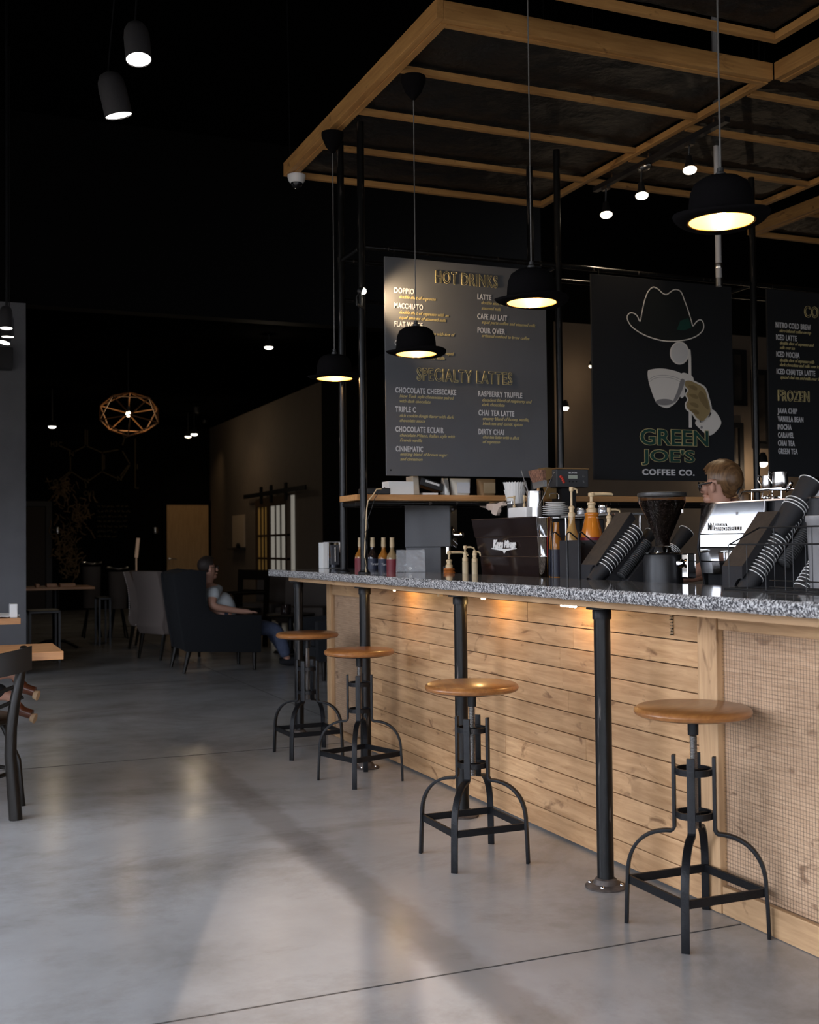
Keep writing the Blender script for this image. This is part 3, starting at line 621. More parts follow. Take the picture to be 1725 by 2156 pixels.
# ================================================================== CANOPIES
def canopy(name_label, x0, x1, y0, y1, zb, bays, rafter_y=None, full=None):
    t = thing('wooden_canopy', name_label, 'canopy', ((x0+x1)/2, (y0+y1)/2, zb), group='hanging timber canopies')
    H_ = .092; T = .038; S = .036
    if full in ('left', 'stub'):
        ye = y1 if full == 'left' else 4.606
        m_ = MB(); m_.box((x0, y0, zb+.005), (x0+T, ye, zb+H_)); m_.build('side_beam', CAN_Y, t, smooth=False, bevel=.003)
        m_ = MB(); m_.box((x0+T+.001, y0, zb+.005), (x1, y0+T, zb+H_)); m_.build('end_beam', CAN_X, t, smooth=False, bevel=.003)
        m_ = MB(); m_.box((x0+T+.001, y0+T+.001, zb), (x0+T+S, ye, zb+.030)); m_.build('ledger', CAN_Y, t, smooth=False, bevel=.002)
        m_ = MB(); m_.box((x0+T+S+.001, y0+T+.001, zb), (x1-S-.001, y0+T+S, zb+.030)); m_.build('ledger', CAN_X, t, smooth=False, bevel=.002)
    xa = x0+T+S if full == 'left' else x0
    if full is None:
        m_ = MB(); m_.box((x0, y0, zb), (x0+S, y1, zb+.035)); m_.build('side_strip', CAN_Y, t, smooth=False, bevel=.002)
    if full == 'stub': xa = x0+.012
    m_ = MB(); m_.box((x1-S, y0+T+.001, zb), (x1, y1-S-.001, zb+.035)); m_.build('side_strip', CAN_Y, t, smooth=False, bevel=.002)
    m_ = MB(); m_.box((xa+.001, y1-S, zb), (x1, y1, zb+.035)); m_.build('end_strip', CAN_X, t, smooth=False, bevel=.002)
    for y in (rafter_y or [y0+(y1-y0)*k/bays for k in range(1, bays)]):
        m_ = MB(); m_.box((max(xa, x0)+.001, y-.017, zb+.001), (x1-S-.001, y+.017, zb+.031)); m_.build('rafter', CAN_X, t, smooth=False, bevel=.002)
    m_ = MB(); nx, ny = 40, 48; g = [[m_.b.verts.new((x0+T+(x1-x0-2*T)*i/nx, y0+T+(y1-y0-2*T)*j/ny, zb+.048+.008*noise.noise(Vector((i*.35+x0, j*.35, 0)))+.006*noise.noise(Vector((i*.9, j*.9+y0, 3))))) for j in range(ny+1)] for i in range(nx+1)]
    for i in range(nx):
        for j in range(ny): m_.b.faces.new((g[i][j], g[i+1][j], g[i+1][j+1], g[i][j+1]))
    m_.build('shade_cloth', CLOTH, t, smooth=True)
    for x, y in ((x0+.02, y0+.08), (x0+.02, y1-.08), (x1-.02, y0+.08), (x1-.02, y1-.08)):
        m_ = MB(); m_.tube([(x, y, zb+H_-.002), (x-.02 if x < 3 else x, y, 5.5)], .004, 6); m_.build('hanging_rod', IRON, t)
    return t
ZC = 3.56
canopy('timber canopy with black cloth hanging over the far end of the bar', 2.10, 3.985, 4.61, 6.985, ZC, 4, full='left')
canopy('timber canopy whose long near beam runs off the top right corner', 3.988, 5.43, 3.95, 6.42, ZC, 4, rafter_y=(4.82, 5.36, 5.93), full='stub')
canopy('timber canopy farthest right, low beside the nearest hat lamp', 5.83, 7.3, 4.7, 7.07, ZC, 4, full='left')
canopy('timber canopy nearest the camera, only its far edge in view', 2.15, 3.70, 1.9, 4.26, ZC, 4)
# ================================================================== HAT PENDANTS
CORDG = mat('grey_cord', (.16, .155, .15), .5)
def hat(loc, label, rose_z, rz):
    t = thing('hat_pendant_lamp', label, 'pendant lamp', loc, rz, 'black bowler hat pendants over the bar')
    def fn(v, a):
        rr = math.hypot(v.x, v.y); k = max(0, (rr-.10)/.055)
        v.z += .014*k*k*(math.cos(2*a)*-.6+.1); v.y *= .93 if rr > .11 else .96
        return v
    m_ = MB(); prof = [(.101, -.001), (.125, -.002), (.146, .001), (.154, .007), (.1555, .011), (.152, .012), (.140, .007), (.118, .008), (.106, .014), (.1015, .030), (.099, .060), (.095, .088), (.084, .112), (.062, .127), (.030, .133), (0, .134)]
    m_.lathe(prof, (0, 0, 0), 56, fn=fn); m_.build('hat_shell', FELT, t, world=False, smooth=True)
    m_ = MB(); m_.lathe([(.1008, -.0005), (.098, .018), (.095, .05), (.088, .085), (.07, .108), (.03, .120), (0, .121)], (0, 0, 0), 40, sy=.95); m_.build('gold_lining', GOLDIN, t, world=False, smooth=True)
    m_ = MB(); m_.torus((0, 0, -.0005), .1005, .0022, 44, 6); m_.build('inner_rim', mat('brass_rim', (.5, .3, .1), .3, 1) if 'brass_rim' not in MATS else MATS['brass_rim'], t, world=False)
    m_ = MB(); m_.ell((0, 0, .055), (.028, .028, .034), 20); m_.cyl((0, 0, .085), (0, 0, .112), .014); m_.build('bulb', BULB, t, world=False)
    m_ = MB(); m_.lathe([(.016, .132), (.016, .146), (.010, .150), (.010, .162), (0, .163)], (0, 0, 0), 20); m_.build('cord_cap', mat('lamp_cap', (.05, .05, .05), .4, .5) if 'lamp_cap' not in MATS else MATS['lamp_cap'], t, world=False)
    top = rose_z-loc[2]
    m_ = MB(); m_.tube([(0, 0, .16), (0, 0, top)], .0028, 8); m_.build('cord', CORDG, t, world=False)
    m_ = MB(); m_.lathe([(0, top+.04), (.062, top+.04), (.062, top+.02), (.040, top-.035), (.008, top-.075), (0, top-.076)], (0, 0, 0), 24); m_.build('ceiling_rose', FELT, t, world=False)
    lamp('POINT', (loc[0], loc[1], loc[2]+.010), 1.6, (1.0, .64, .32), .012)
for k, (x, y, z, rzv, lb) in enumerate(((2.22, 2.809, 2.185, .9, 'bowler hat lamp nearest the camera, largest and highest in view'), (2.22, 3.989, 2.172, .5, 'bowler hat lamp in front of the hot drinks board, upper right of it'),
        (2.22, 5.156, 2.150, .5, 'bowler hat lamp overlapping the left part of the menu board'), (2.10, 6.03, PY(705, 797, 6.03).z, .5, 'smallest bowler hat lamp, left of the two pipe uprights'))):
    hat((x, y, z), lb, 3.483, rzv)
# ================================================================== PIPE SHELF AND MENU BOARDS
YP, YQ = 5.902, 6.235
ZP = 2.862
sh = thing('pipe_shelf_frame', 'tall black iron pipe frame standing on the counter, carrying boards and shelf', 'pipe frame', (PXX, YP, 1.06))
PXS = [PXX, PY(1180, 900, YP).x, PY(1592, 900, YP).x, 6.25]
for i, x in enumerate(PXS):
    for y in (YP, YQ):
        z0 = 1.0605 if i == 0 else (.9005 if x < 5.6 else .001); z1 = 3.555
        m_ = MB(); m_.cyl((x, y, z0), (x, y, z1), .0205, n=18); m_.lathe([(.024, 0), (.024, .03)], (x, y, ZP-.015), 18); m_.build('upright_pipe', PIPE, sh)
        if i == 0:
            m_ = MB(); m_.lathe([(0, 0), (.034, 0), (.034, .006), (.024, .012), (.022, .02)], (x, y, z0), 20); m_.build('foot_flange', IRON, sh)
for y in (YP, YQ):
    for x0, x1 in zip(PXS, PXS[1:]):
        m_ = MB(); m_.cyl((x0+.021, y, ZP), (x1-.021, y, ZP), .0145, n=14); m_.build('rail_pipe', PIPE, sh)
        m_ = MB(); m_.cyl((x0+.021, y, 1.445), (x1-.021, y, 1.445), .0135, n=14); m_.build('rail_pipe', PIPE, sh)
for x in PXS:
    for z in (ZP, 1.445):
        m_ = MB(); m_.cyl((x, YP+.021, z), (x, YQ-.021, z), .0145, n=14); m_.build('cross_pipe', PIPE, sh)
zz = PY(797, 638, YQ).z
m_ = MB(); m_.cyl((PXS[0]+.021, YQ, zz), (PXS[1]-.021, YQ, zz), .012, n=12); m_.build('rail_pipe', PIPE, sh)
m_ = MB(); m_.box((2.185, YP+.028, 1.4615), (6.2, YQ-.028, 1.494)); sb = solo(m_, 'shelf_board', SHELFW, 'long amber wooden shelf board resting on the iron pipe frame', 'shelf', bevel=.003, smooth=False)
YBD = YP-.034
def board(label, x0, x1, z0, z1, m):
    t = thing('menu_board' if 'menu' in label else 'logo_board', label, 'sign board', ((x0+x1)/2, YBD, z0))
    m_ = MB(); m_.box((x0, YBD, z0), (x1, YBD+.014, z1)); m_.build('panel', m, t, smooth=False, bevel=.002)
    for x in (x0+.06, x1-.06):
        m_ = MB(); m_.tube([(x, YBD+.007, z1-.002), (x, YBD+.012, z1+.03), (x, YP-.012, ZP-.018)], .003, 6); m_.build('hook', IRON, t)
        m_ = MB(); m_.lathe([(0, 0), (.005, 0), (.004, .003), (0, .004)], (x-.035 if x < (x0+x1)/2 else x+.035, YBD, z0+.03), 10, axis=(0, -1, 0)); m_.build('screw_head', IRON, t)
    return t
a = PY(810, 545, YBD); b_ = PY(1155, 1005, YBD); a2 = PY(812, 1001, YBD)
b1 = board('charcoal menu board headed hot drinks, lettered in gold and white', a.x, b_.x, a2.z, 2.812, BOARD)
YT = YBD-.0012
def wr(par, s, x0, x1, yb, capx, m, name, **k):
    """line of lettering measured on the board: left x, right x, baseline y, cap height in photo pixels"""
    p = PY(x0, yb, YT); q = PY(x1, yb, YT); c = p.z - PY(x0, yb+capx, YT).z
    return text(s, name, m, p, q.x-p.x, c, par, **k)
def head(par, s, x0, x1, yb, cap):
    wr(par, s, x0, x1, yb, cap, INKG, 'heading', outline=.0016, bold=.012)
head(b1, 'HOT DRINKS', 917, 1048, 594.5, 26); head(b1, 'SPECIALTY LATTES', 878, 1079, 800, 27)
def item(par, s, x0, x1, y): wr(par, s, x0, x1, y, 11.5, INKW, 'item_name', bold=.022)
def desc(par, s, x0, x1, y): wr(par, s, x0, x1, y, 7.0, INKG, 'item_description', shear=.3, bold=.012)
for s, x0, x1, y in (('DOPPIO', 831, 872, 616), ('MACCHIATO', 831, 891, 648), ('FLAT WHITE', 831, 890, 687), ('CAPPUCCINO', 831.5, 895, 727), ('LATTE', 1006, 1035, 629.5), ('CAFE AU LAIT', 1006, 1068, 671), ('POUR OVER', 1006, 1063.6, 700),
    ('CHOCOLATE CHEESECAKE', 833, 960.7, 826), ('TRIPLE C', 833, 876, 866.5), ('CHOCOLATE ECLAIR', 833, 934.6, 908.5), ('CINNEMATIC', 833.7, 891, 950), ('RASPBERRY TRUFFLE', 1007.6, 1100, 834), ('CHAI TEA LATTE', 1008, 1083, 874), ('DIRTY CHAI', 1008, 1061.6, 914)): item(b1, s, x0, x1, y)
for s, x0, x1, y in (('double shot of espresso', 841, 918, 627.5), ('double shot of espresso with an', 841, 945, 660), ('equal amount of steamed milk', 841, 940, 671), ('double shot of espresso with 6oz of', 841, 958, 701), ('steamed milk', 841, 879, 711.5),
    ('double shot of espresso with equal', 841, 956, 741.5), ('foam and steamed milk', 841, 938, 752.5), ('double shot of espresso with 8oz of', 1014.6, 1128, 640), ('steamed milk', 1014.6, 1055.6, 651.5), ('equal parts coffee and steamed milk', 1015, 1128, 681), ('artisanal method to brew coffee', 1015, 1115, 709.5),
    ('New York style cheesecake paired', 842, 956, 836.5), ('with dark chocolate', 842, 907, 847), ('rich cookie dough flavor with dark', 842, 956.5, 877.5), ('chocolate sauce', 842, 895.6, 888), ('chocolate Milano, Italian style with', 842.6, 958, 919), ('French vanilla', 842.6, 889, 929.5),
    ('enticing blend of brown sugar', 843, 942.6, 959), ('and cinnamon', 843, 890, 969.5), ('decadent blend of raspberry and', 1016, 1120, 845), ('dark chocolate', 1016, 1063, 854.5), ('creamy blend of honey, vanilla,', 1017, 1114, 884), ('black tea and exotic spices', 1017, 1101, 894.5), ('chai tea latte with a shot', 1017, 1094, 923), ('of espresso', 1017, 1053, 933)): desc(b1, s, x0, x1, y)
a = PY(1251, 1010, YBD); b_ = PY(1548, 1017, YBD)
b2 = board('black board with hat, cup and hand emblem above the shop name', a.x, b_.x, a.z, 2.825, BOARD2)
def L6(x, y, Y=None): return PY(1200+x/3.2857, 540+y/3.2857, YT if Y is None else Y)
def smoothpts(P_, n=6, closed=True):
    out = []; N_ = len(P_)
    for i in range(N_ if closed else N_-1):
        p0 = P_[(i-1) % N_] if closed or i > 0 else P_[i]; p1 = P_[i]; p2 = P_[(i+1) % N_]; p3 = P_[(i+2) % N_] if closed or i+2 < N_ else P_[(i+1) % N_]
        for k in range(n):
            t = k/n; out.append(tuple(.5*((2*p1[j])+(-p0[j]+p2[j])*t+(2*p0[j]-5*p1[j]+4*p2[j]-p3[j])*t*t+(-p0[j]+3*p1[j]-3*p2[j]+p3[j])*t**3) for j in range(2)))
    if not closed: out.append(tuple(P_[-1]))
    return out
def shape(name, P_, m, d=0, sm=True, par=None):
    pts = smoothpts(P_) if sm else P_; m_ = MB(); m_.prism([L6(x, y, YT-.0006*d) for x, y in pts], (0, .0006, 0)); return m_.build(name, m, par or b2, smooth=False)
def stroke(name, P_, m, r=.0035, closed=True, sm=True, d=0):
    pts = smoothpts(P_, closed=closed) if sm else P_; m_ = MB(); m_.tube([L6(x, y, YT-.0006*d) for x, y in pts], r, 6, closed=closed)
    for v in m_.b.verts: v.co.y = YT-.0006*d + (v.co.y-(YT-.0006*d))*.25
    return m_.build(name, m, b2, smooth=False)
HT = [(487,448),(503,372),(520,300),(545,240),(578,213),(612,226),(640,252),(667,263),(692,250),(718,232),(745,230),(772,248),(795,305),(820,375),(842,445),(853,480),(874,455),(900,438),(920,450),(928,485),(915,520),(870,555),(800,578),(710,587),(620,578),(520,545),(440,495),(405,450),(398,415),(415,393),(440,392),(466,410)]
shape('hat_fill', HT, HATF, 1); shape('hat_band', [(765,445),(820,425),(838,470),(842,492),(790,512),(740,508)], INKGR, 2, sm=False); stroke('hat_outline', HT, LOGOW, .0036, d=2)
shape('monocle_rod', [(818,640),(836,645),(840,700),(845,1184),(825,1184),(822,700)], LOGOW, 1, sm=False)
circ = lambda cx, cy, rx, ry, n=28: [(cx+rx*math.cos(2*PI*k/n), cy+ry*math.sin(2*PI*k/n)) for k in range(n)]
shape('monocle_ring', circ(760, 668, 67, 80), LOGOW, 2, sm=False); shape('monocle_glass', circ(760, 667, 57, 70), mat('logo_lens', (.56, .55, .54), .6), 3, sm=False)
shape('cuff', [(905,1118),(985,1058),(1046,1135),(1030,1190),(968,1238),(900,1192),(868,1150)], LOGOW, 3)
shape('hand_outline', [(780,868),(820,848),(880,868),(940,905),(966,975),(985,1065),(960,1120),(920,1150),(872,1130),(845,1090),(806,1060),(797,1020),(812,990),(797,955),(812,925),(790,900)], LOGOW, 3)
shape('hand', [(792,872),(822,858),(872,876),(930,912),(954,975),(974,1062),(950,1110),(918,1138),(880,1118),(852,1082),(815,1052),(806,1020),(822,990),(806,955),(822,925),(802,900)], LOGOH, 4)
for yy, xx in ((895, 830), (955, 835), (1015, 838), (1062, 842)):
    shape('finger_shade', [(xx-10, yy), (xx+25, yy-4), (xx+52, yy+14), (xx+48, yy+30), (xx+20, yy+24)], LOGOH2, 5)
shape('back_shade', [(905,930),(930,950),(955,1010),(960,1060),(935,1040),(905,1000),(890,960)], LOGOH2, 5)
shape('cup_handle', [(770,815),(830,818),(855,840),(850,870),(800,880),(795,960),(765,968)], LOGOW, 2)
shape('cup', [(540,798),(560,782),(640,775),(740,795),(795,828),(800,862),(780,930),(740,1005),(690,1043),(655,1045),(612,1025),(588,990),(562,920),(545,860)], LOGOW, 5)
shape('cup_shade', [(770,850),(796,862),(776,930),(738,1000),(715,1005),(745,930)], LOGOS, 6)
stroke('cup_stripe', [(549,852),(590,828),(650,822),(720,832),(790,862)], LOGOS, .0013, False, d=7); stroke('cup_stripe', [(553,866),(592,842),(650,836),(720,846),(785,878)], LOGOS, .0010, False, d=7)
shape('cup_base', circ(656, 1007, 62, 22), LOGOS, 6, sm=False)
shape('cufflink', circ(913, 1182, 8, 11, 14), LOGOS, 6, sm=False)
for s, x0, x1, yb, cap in (('GREEN', 482, 960, 1305, 118), ("JOE'S", 492, 866, 1446, 118)):
    X0_, X1_, YB_ = 1200+x0/3.2857, 1200+x1/3.2857, 540+yb/3.2857
    t_ = wr(b2, s, X0_, X1_, YB_, cap/3.2857, INKG, 'shop_name_outline', bold=.045, fit=True); t_.location.y -= .0042
    t_ = wr(b2, s, X0_+1.2, X1_-1.2, YB_-.9, cap/3.2857-2.0, INKGR, 'shop_name', bold=.018, fit=True); t_.location.y -= .0060
wr(b2, 'COFFEE CO.', 1353, 1463, 999.5, 12.5, INKW, 'shop_name_line', bold=.03)
a = PY(1621, 1000, YBD)
b3 = board('black menu board listing cold and frozen drinks, cut by the right edge', a.x+.005, a.x+1.05, a.z-.01, 2.835, BOARD2)
for s, x0, w_, y, c_ in (('COLD DRINKS', 1694, 132, 667, 24), ('FROZEN', 1638.5, 66, 843, 23)): head(b3, s, x0, x0+w_, y, c_)
for s, x0, x1, y in (('NITRO COLD BREW', 1634, 1707.6, 689), ('ICED LATTE', 1635, 1678, 715), ('ICED MOCHA', 1635.5, 1684, 750.5), ('ICED CHAI TEA LATTE', 1636, 1717, 787), ('JAVA CHIP', 1638, 1679, 869.5), ('VANILLA BEAN', 1638.5, 1692, 887), ('MOCHA', 1638.5, 1667, 904), ('CARAMEL', 1639, 1672, 921), ('CHAI TEA', 1639, 1674, 938), ('GREEN TEA', 1639.5, 1680, 955)): item(b3, s, x0, x1, y)
for s, x0, x1, y in (('nitro infused coffee on tap', 1642, 1708, 699), ('double shot of espresso and', 1643, 1714, 725), ('milk over ice', 1643, 1674, 734.5), ('double shot of espresso with', 1643, 1715, 761), ('dark chocolate and milk over ice', 1643, 1728, 770.5), ('spiced chai tea and milk over ice', 1644, 1730, 797)): desc(b3, s, x0, x1, y)
# frames on the taupe wall
for px0, px1, y0, y1, lb in ((1548, 1566, 735, 855, 'narrow dark picture frame on the taupe wall between the boards, upper'), (1597, 1616, 778, 945, 'tall dark picture frame on the taupe wall, right of the pipe upright'), (1552, 1560, 890, 1030, 'dark framed panel low on the taupe wall beside the logo board')):
    p = PY(px0-14, y0, 9.38); q = PY(px1+6, y1, 9.38); t = thing('picture_frame', lb, 'picture frame', ((p.x+q.x)/2, 9.37, q.z), group='frames on the taupe wall')
    m_ = MB(); w_ = .05; m_.box((p.x, 9.36, q.z), (q.x, 9.398, q.z+w_)); m_.box((p.x, 9.36, p.z-w_), (q.x, 9.398, p.z)); m_.box((p.x, 9.36, q.z+w_), (p.x+w_, 9.398, p.z-w_)); m_.box((q.x-w_, 9.36, q.z+w_), (q.x, 9.398, p.z-w_)); m_.build('frame', BLKPL, t, smooth=False)
    m_ = MB(); m_.box((p.x+w_, 9.385, q.z+w_), (q.x-w_, 9.397, p.z-w_)); m_.build('picture', mat('dim_print', (.05, .04, .032), .5, var=.8, vscale=4) if 'dim_print' not in MATS else MATS['dim_print'], t, smooth=False)
# small lamps seen behind the boards
def bulbthing(px, py, Y, r, label, m=None, name='wall_lamp', energy=2, cat='lamp', col=(1, .75, .5), cone=True):
    p = PY(px, py, Y); t = thing(name, label, cat, p)
    m_ = MB(); m_.ell(p, (r, r, r*.8), 14); m_.build('bulb', m or SPOTB, t)
    m_ = MB(); m_.lathe([(r*1.1, -.0*r), (r*.9, r*1.2), (r*.5, r*2.2), (0, r*2.3)], p + Vector((0, 0, r*.2)), 16); m_.build('shade', BLKPL, t)
    if energy: lamp('POINT', p-Vector((0, .0, r*1.6)), energy, col, .03)
    return t
bulbthing(1245, 771, 9.1, .020, 'small amber lamp glowing left of the logo board', energy=1.2)
bulbthing(1191, 859, 9.1, .030, 'small pale lamp glowing right of the hot drinks board', m=COOLB, energy=1.0)
bulbthing(1607, 976, 9.1, .045, 'warm lamp glowing low between the two right boards', energy=6)
# white vent pipe above the logo board
p = PY(1512, 480, 5.62); p2 = PY(1512, 603, 5.62); t = thing('vent_pipe', 'pale grey metal pipe hanging above the logo board', 'pipe', (p.x, 5.62, p2.z))
m_ = MB(); m_.cyl((p.x, 5.62, p2.z), (p.x, 5.62, 5.49), .018, n=16); m_.build('tube', mat('galvanised_pipe', (.50, .50, .52), .45, .0), t)
m_ = MB(); m_.lathe([(.023, 0), (.025, .01), (.023, .03)], (p.x, 5.62, PY(1512, 565, 5.62).z), 16); m_.lathe([(.021, 0), (.023, .0), (.023, .05), (.021, .05)], (p.x, 5.62, p2.z), 16); m_.build('joint_band', BRUSH, t)
# clip lamp behind the corner upright
p = PY(765, 613, 5.78); t = thing('clip_spot_lamp', 'glaring little spot lamp clipped to the corner pipe upright', 'spot lamp', p)
m_ = MB(); m_.ell(p, .017, 14); m_.build('bulb', mat('glaring_bulb', (1, .9, .7), .4, emit=(1, .86, .66), estr=60), t)
m_ = MB(); m_.tube([p+Vector((-.03, .02, -.07)), p+Vector((-.035, .01, -.03)), p+Vector((-.012, .01, -.004))], .005, 8); m_.lathe([(.022, -.010), (.018, .01), (.008, .02), (0, .021)], p+Vector((-.012, .004, 0)), 16, axis=(-.8, .3, .3)); m_.bar(p+Vector((-.03, .02, -.07)), (PXX-.0, YP-.022, p.z-.07), .012, .012); m_.build('arm', BLKPL, t)
lamp('SPOT', p+Vector((.02, -.03, 0)), 30, (1, .70, .40), .02, target=(2.85, YBD, 2.52), spot=95, blend=1)
# dome camera under the canopy corner
p = PZ(615, 368, 3.558); p.x += .03; t = thing('dome_camera', 'white security dome camera under the far left canopy corner', 'camera', p)
m_ = MB(); m_.lathe([(0, 0), (.058, 0), (.058, -.010), (.052, -.035), (.040, -.050), (0, -.050)], p, 28); m_.build('housing', WHITE, t)
m_ = MB(); m_.lathe([(.038, -.050), (.036, -.062), (.026, -.076), (.012, -.083), (0, -.084)], p, 24); m_.build('lens_dome', mat('black_dome', (.01, .01, .012), .05), t)
# track and spots between the canopies
XT = 4.02
y0t = 5.02; y1t = 6.36
tr = thing('light_track', 'black lighting track with silver connectors under the canopy joint', 'track', (XT, 5.7, 3.5))
m_ = MB(); m_.box((XT-.018, y0t, 3.495), (XT+.018, y1t, 3.525)); m_.build('rail', BLKPL, tr, smooth=False)
for y in (5.13, 5.75, 6.15):
    m_ = MB(); m_.bar((XT, y, 3.526), (XT, y, 3.558), .014, .014, (1, 0, 0)); m_.build('hanger', BRUSH, tr, smooth=False)
m_ = MB(); m_.ell((XT, 5.80, 3.485), (.035, .06, .02), 14); m_.build('feed_box', BRUSH, tr)
for k, (px, py) in enumerate(((1277, 452), (1352, 412), (1453, 358))):
    p = PX(px, py, XT); t = thing('track_spot', ('track spot bulb farthest left and lowest', 'middle track spot bulb of the row', 'track spot bulb beside the largest hat lamp')[k], 'spot lamp', (XT, p.y, 3.494), group='spots on the track')
    top = 3.494; ax = Vector((-.12, -.25, -.9)).normalized(); c = Vector(p)
    m_ = MB(); m_.box((XT-.015, p.y-.03, top-.022), (XT+.015, p.y+.03, top)); m_.build('adapter', BRUSH, t, smooth=False)
    m_ = MB(); m_.tube([(XT, p.y, top-.022), c-ax*.09], .006, 8); m_.lathe([(0, -.09), (.018, -.088), (.022, -.05), (.037, -.004), (.040, .0)], c, 24, axis=ax); m_.build('socket', BLKPL, t)
    m_ = MB(); m_.lathe([(.038, -.002), (.036, .006), (.022, .013), (0, .016)], c, 24, axis=ax); m_.build('bulb_face', SPOTB, t)
    lamp('SPOT', c+ax*.03, 14, (1, .76, .5), .03, target=c+ax*2, spot=75)
# cylinder pendants upper left
def cylinder_pendant(px, py, Y, r, h, tilt, label, lean=(0, 0)):
    c = PY(px, py, Y); ax = Vector(tilt).normalized(); t = thing('cylinder_pendant', label, 'pendant lamp', c, group='black cylinder pendants')
    m_ = MB(); m_.lathe([(r*.97, .003), (r, 0), (r, -h*.62), (r*.93, -h*.80), (r*.7, -h*.94), (r*.3, -h), (0, -h)], c, 32, axis=ax); m_.build('shade', BLKMT, t, smooth=True)
    m_ = MB(); m_.lathe([(r*.955, -.002), (r*.6, -.006), (0, -.008)], c, 28, axis=ax); m_.build('lamp_face', COOLB, t)
    e_ = c-ax*h; m_ = MB(); m_.tube([e_, e_+Vector((0, 0, .03)), e_+Vector((lean[0], lean[1], 5.49-e_.z))], .004, 8); m_.build('cord', IRON, t)
    lamp('SPOT', c+ax*.02, 6, (1, .85, .7), r*.6, target=c+ax*3, spot=80)
cylinder_pendant(292, 125, 5.0, .056, .175, (.04, -.22, -1), 'tilted black cylinder lamp, upper one, its white face showing', (.12, 0))
cylinder_pendant(250, 243, 5.6, .066, .205, (.25, .06, -1), 'tilted black cylinder lamp hanging just below the other', (.16, -.1))
for px, py, Y, tl, lb in ((13, 691, 8.0, (0, -.1, -1), 'black cylinder lamp before the grey partition, topmost of the left edge trio'), (16, 709, 9.2, (0, 0, -1), 'black cylinder lamp at the left edge, middle of the trio'), (8, 721, 10.2, (-.25, -.15, -1), 'black cylinder lamp at the left edge, lowest and most tilted')):
    cylinder_pendant(px, py, Y, .045*Y/8.6, .17*Y/9, tl, lb)
p = PY(12, 756, 11.6); m_ = MB(); m_.box((p.x-.07, 11.50, p.z-.10), (p.x+.06, 11.695, p.z+.10)); t = solo(m_, 'wall_speaker', BLKPL, 'black speaker box on the grey partition at the left edge', 'speaker', smooth=False, bevel=.006)
# ================================================================== THINGS ON AND BEHIND THE COUNTER
# cables down the corner upright
m_ = MB(); q = [PY(x, y, YP-.03) for x, y in ((803, 1029), (793, 1030), (786, 1042), (775, 1055), (772, 1075), (771, 1110), (769, 1140), (768, 1170), (771, 1192), (771, 1207))]
m_.tube(q, .0035, 8); cb = solo(m_, 'cable', CORKC, 'tan cable running from the shelf down the corner upright', 'cable')
m_ = MB(); q = [PY(x, y, YP-.034) for x, y in ((811, 1026), (800, 1034), (789, 1050), (781, 1075), (774, 1095), (776, 1112), (768, 1122), (772, 1150), (768, 1180), (774, 1206))]
m_.tube(q, .0018, 6); solo(m_, 'cable', BLKPL, 'thin black cable tied beside the tan one on the upright', 'cable')
m_ = MB(); a = PY(784, 1036, YP-.0).x; m_.box((a-.02, YP+.03, 1.4945), (PY(827, 1030, YP).x, YP+.17, 1.531)); t = solo(m_, 'router', BLKPL, 'black cable box lying on the left end of the shelf', 'router', smooth=False, bevel=.006)
# things on the shelf
def onshelf(px0, px1, py0, depth, name, m, label, cat, lean=0, taper=1.0, yoff=.035):
    p = PY(px0, py0, YP+yoff); q = PY(px1, 1036, YP+yoff); z0 = 1.4945; h = p.z-z0; w_ = q.x-p.x; cx = (p.x+q.x)/2; m_ = MB()
    vs = m_.box((cx-w_/2, YP+yoff, z0), (cx+w_/2, YP+yoff+depth, p.z))
    for v in vs:
        if v.co.z < z0+.001: v.co.x = cx+(v.co.x-cx)*taper
        else: v.co.x += lean
    return solo(m_, name, m, label, cat, smooth=False, bevel=.004)
onshelf(818, 872, 1013, .10, 'carton', PAPER, 'plain white carton on the shelf under the menu board', 'box')
onshelf(871, 884, 1002, .10, 'coffee_bag', mat('kraft_pale', (.42, .36, .28), .7, var=.3), 'pale slim coffee bag beside the white carton', 'coffee bag', lean=-.006)
def bag(px0, px1, py0, m, label, lab=None, taper=.8):
    p = PY(px0, py0, YP+.04); q = PY(px1, 1036, YP+.04); z0 = 1.4945; h = min(p.z, 1.592)-z0; w_ = q.x-p.x; cx = (p.x+q.x)/2
    t = thing('coffee_bag', label, 'coffee bag', (cx, YP+.08, z0), group='bags on the shelf'); m_ = MB(); rings = []
    for k in range(9):
        f = k/8; ww = w_/2*(taper+(1-taper)*f); dd = .042*(1-.75*f**2); rings.append([m_.b.verts.new((cx+ww*(abs(math.cos(a_))**.5)*math.copysign(1, math.cos(a_)), YP+.08+dd*math.sin(a_)*(1+.1*math.sin(a_*5+k)), z0+h*f)) for a_ in [2*PI*j/20 for j in range(20)]])
    for A, B in zip(rings, rings[1:]):
        for j in range(20): m_.b.faces.new((A[j], A[(j+1) % 20], B[(j+1) % 20], B[j]))
    m_.b.faces.new(rings[0][::-1]); m_.b.faces.new(rings[-1]); m_.build('pouch', m, t, smooth=True)
    if lab:
        m_ = MB(); m_.box((cx-w_*.3, YP+.033, z0+h*.12), (cx+w_*.3, YP+.037, z0+h*.75)); m_.build('label_patch', lab, t, smooth=False)
SILV = mat('silver_bag', (.40, .40, .38), .35, .5); KRAFT = mat('kraft_bag', (.24, .15, .07), .7)
bag(936, 950, 1003, SILV, 'narrow silver-striped bag left of the white bag on the shelf'); bag(953, 997, 1003, mat('white_bag', (.62, .58, .50), .6), 'white coffee bag with a cream label on the shelf', LBLW); bag(1010, 1050, 1003, KRAFT, 'brown kraft coffee bag on the shelf near the filters', mat('tan_label', (.38, .28, .16), .6))
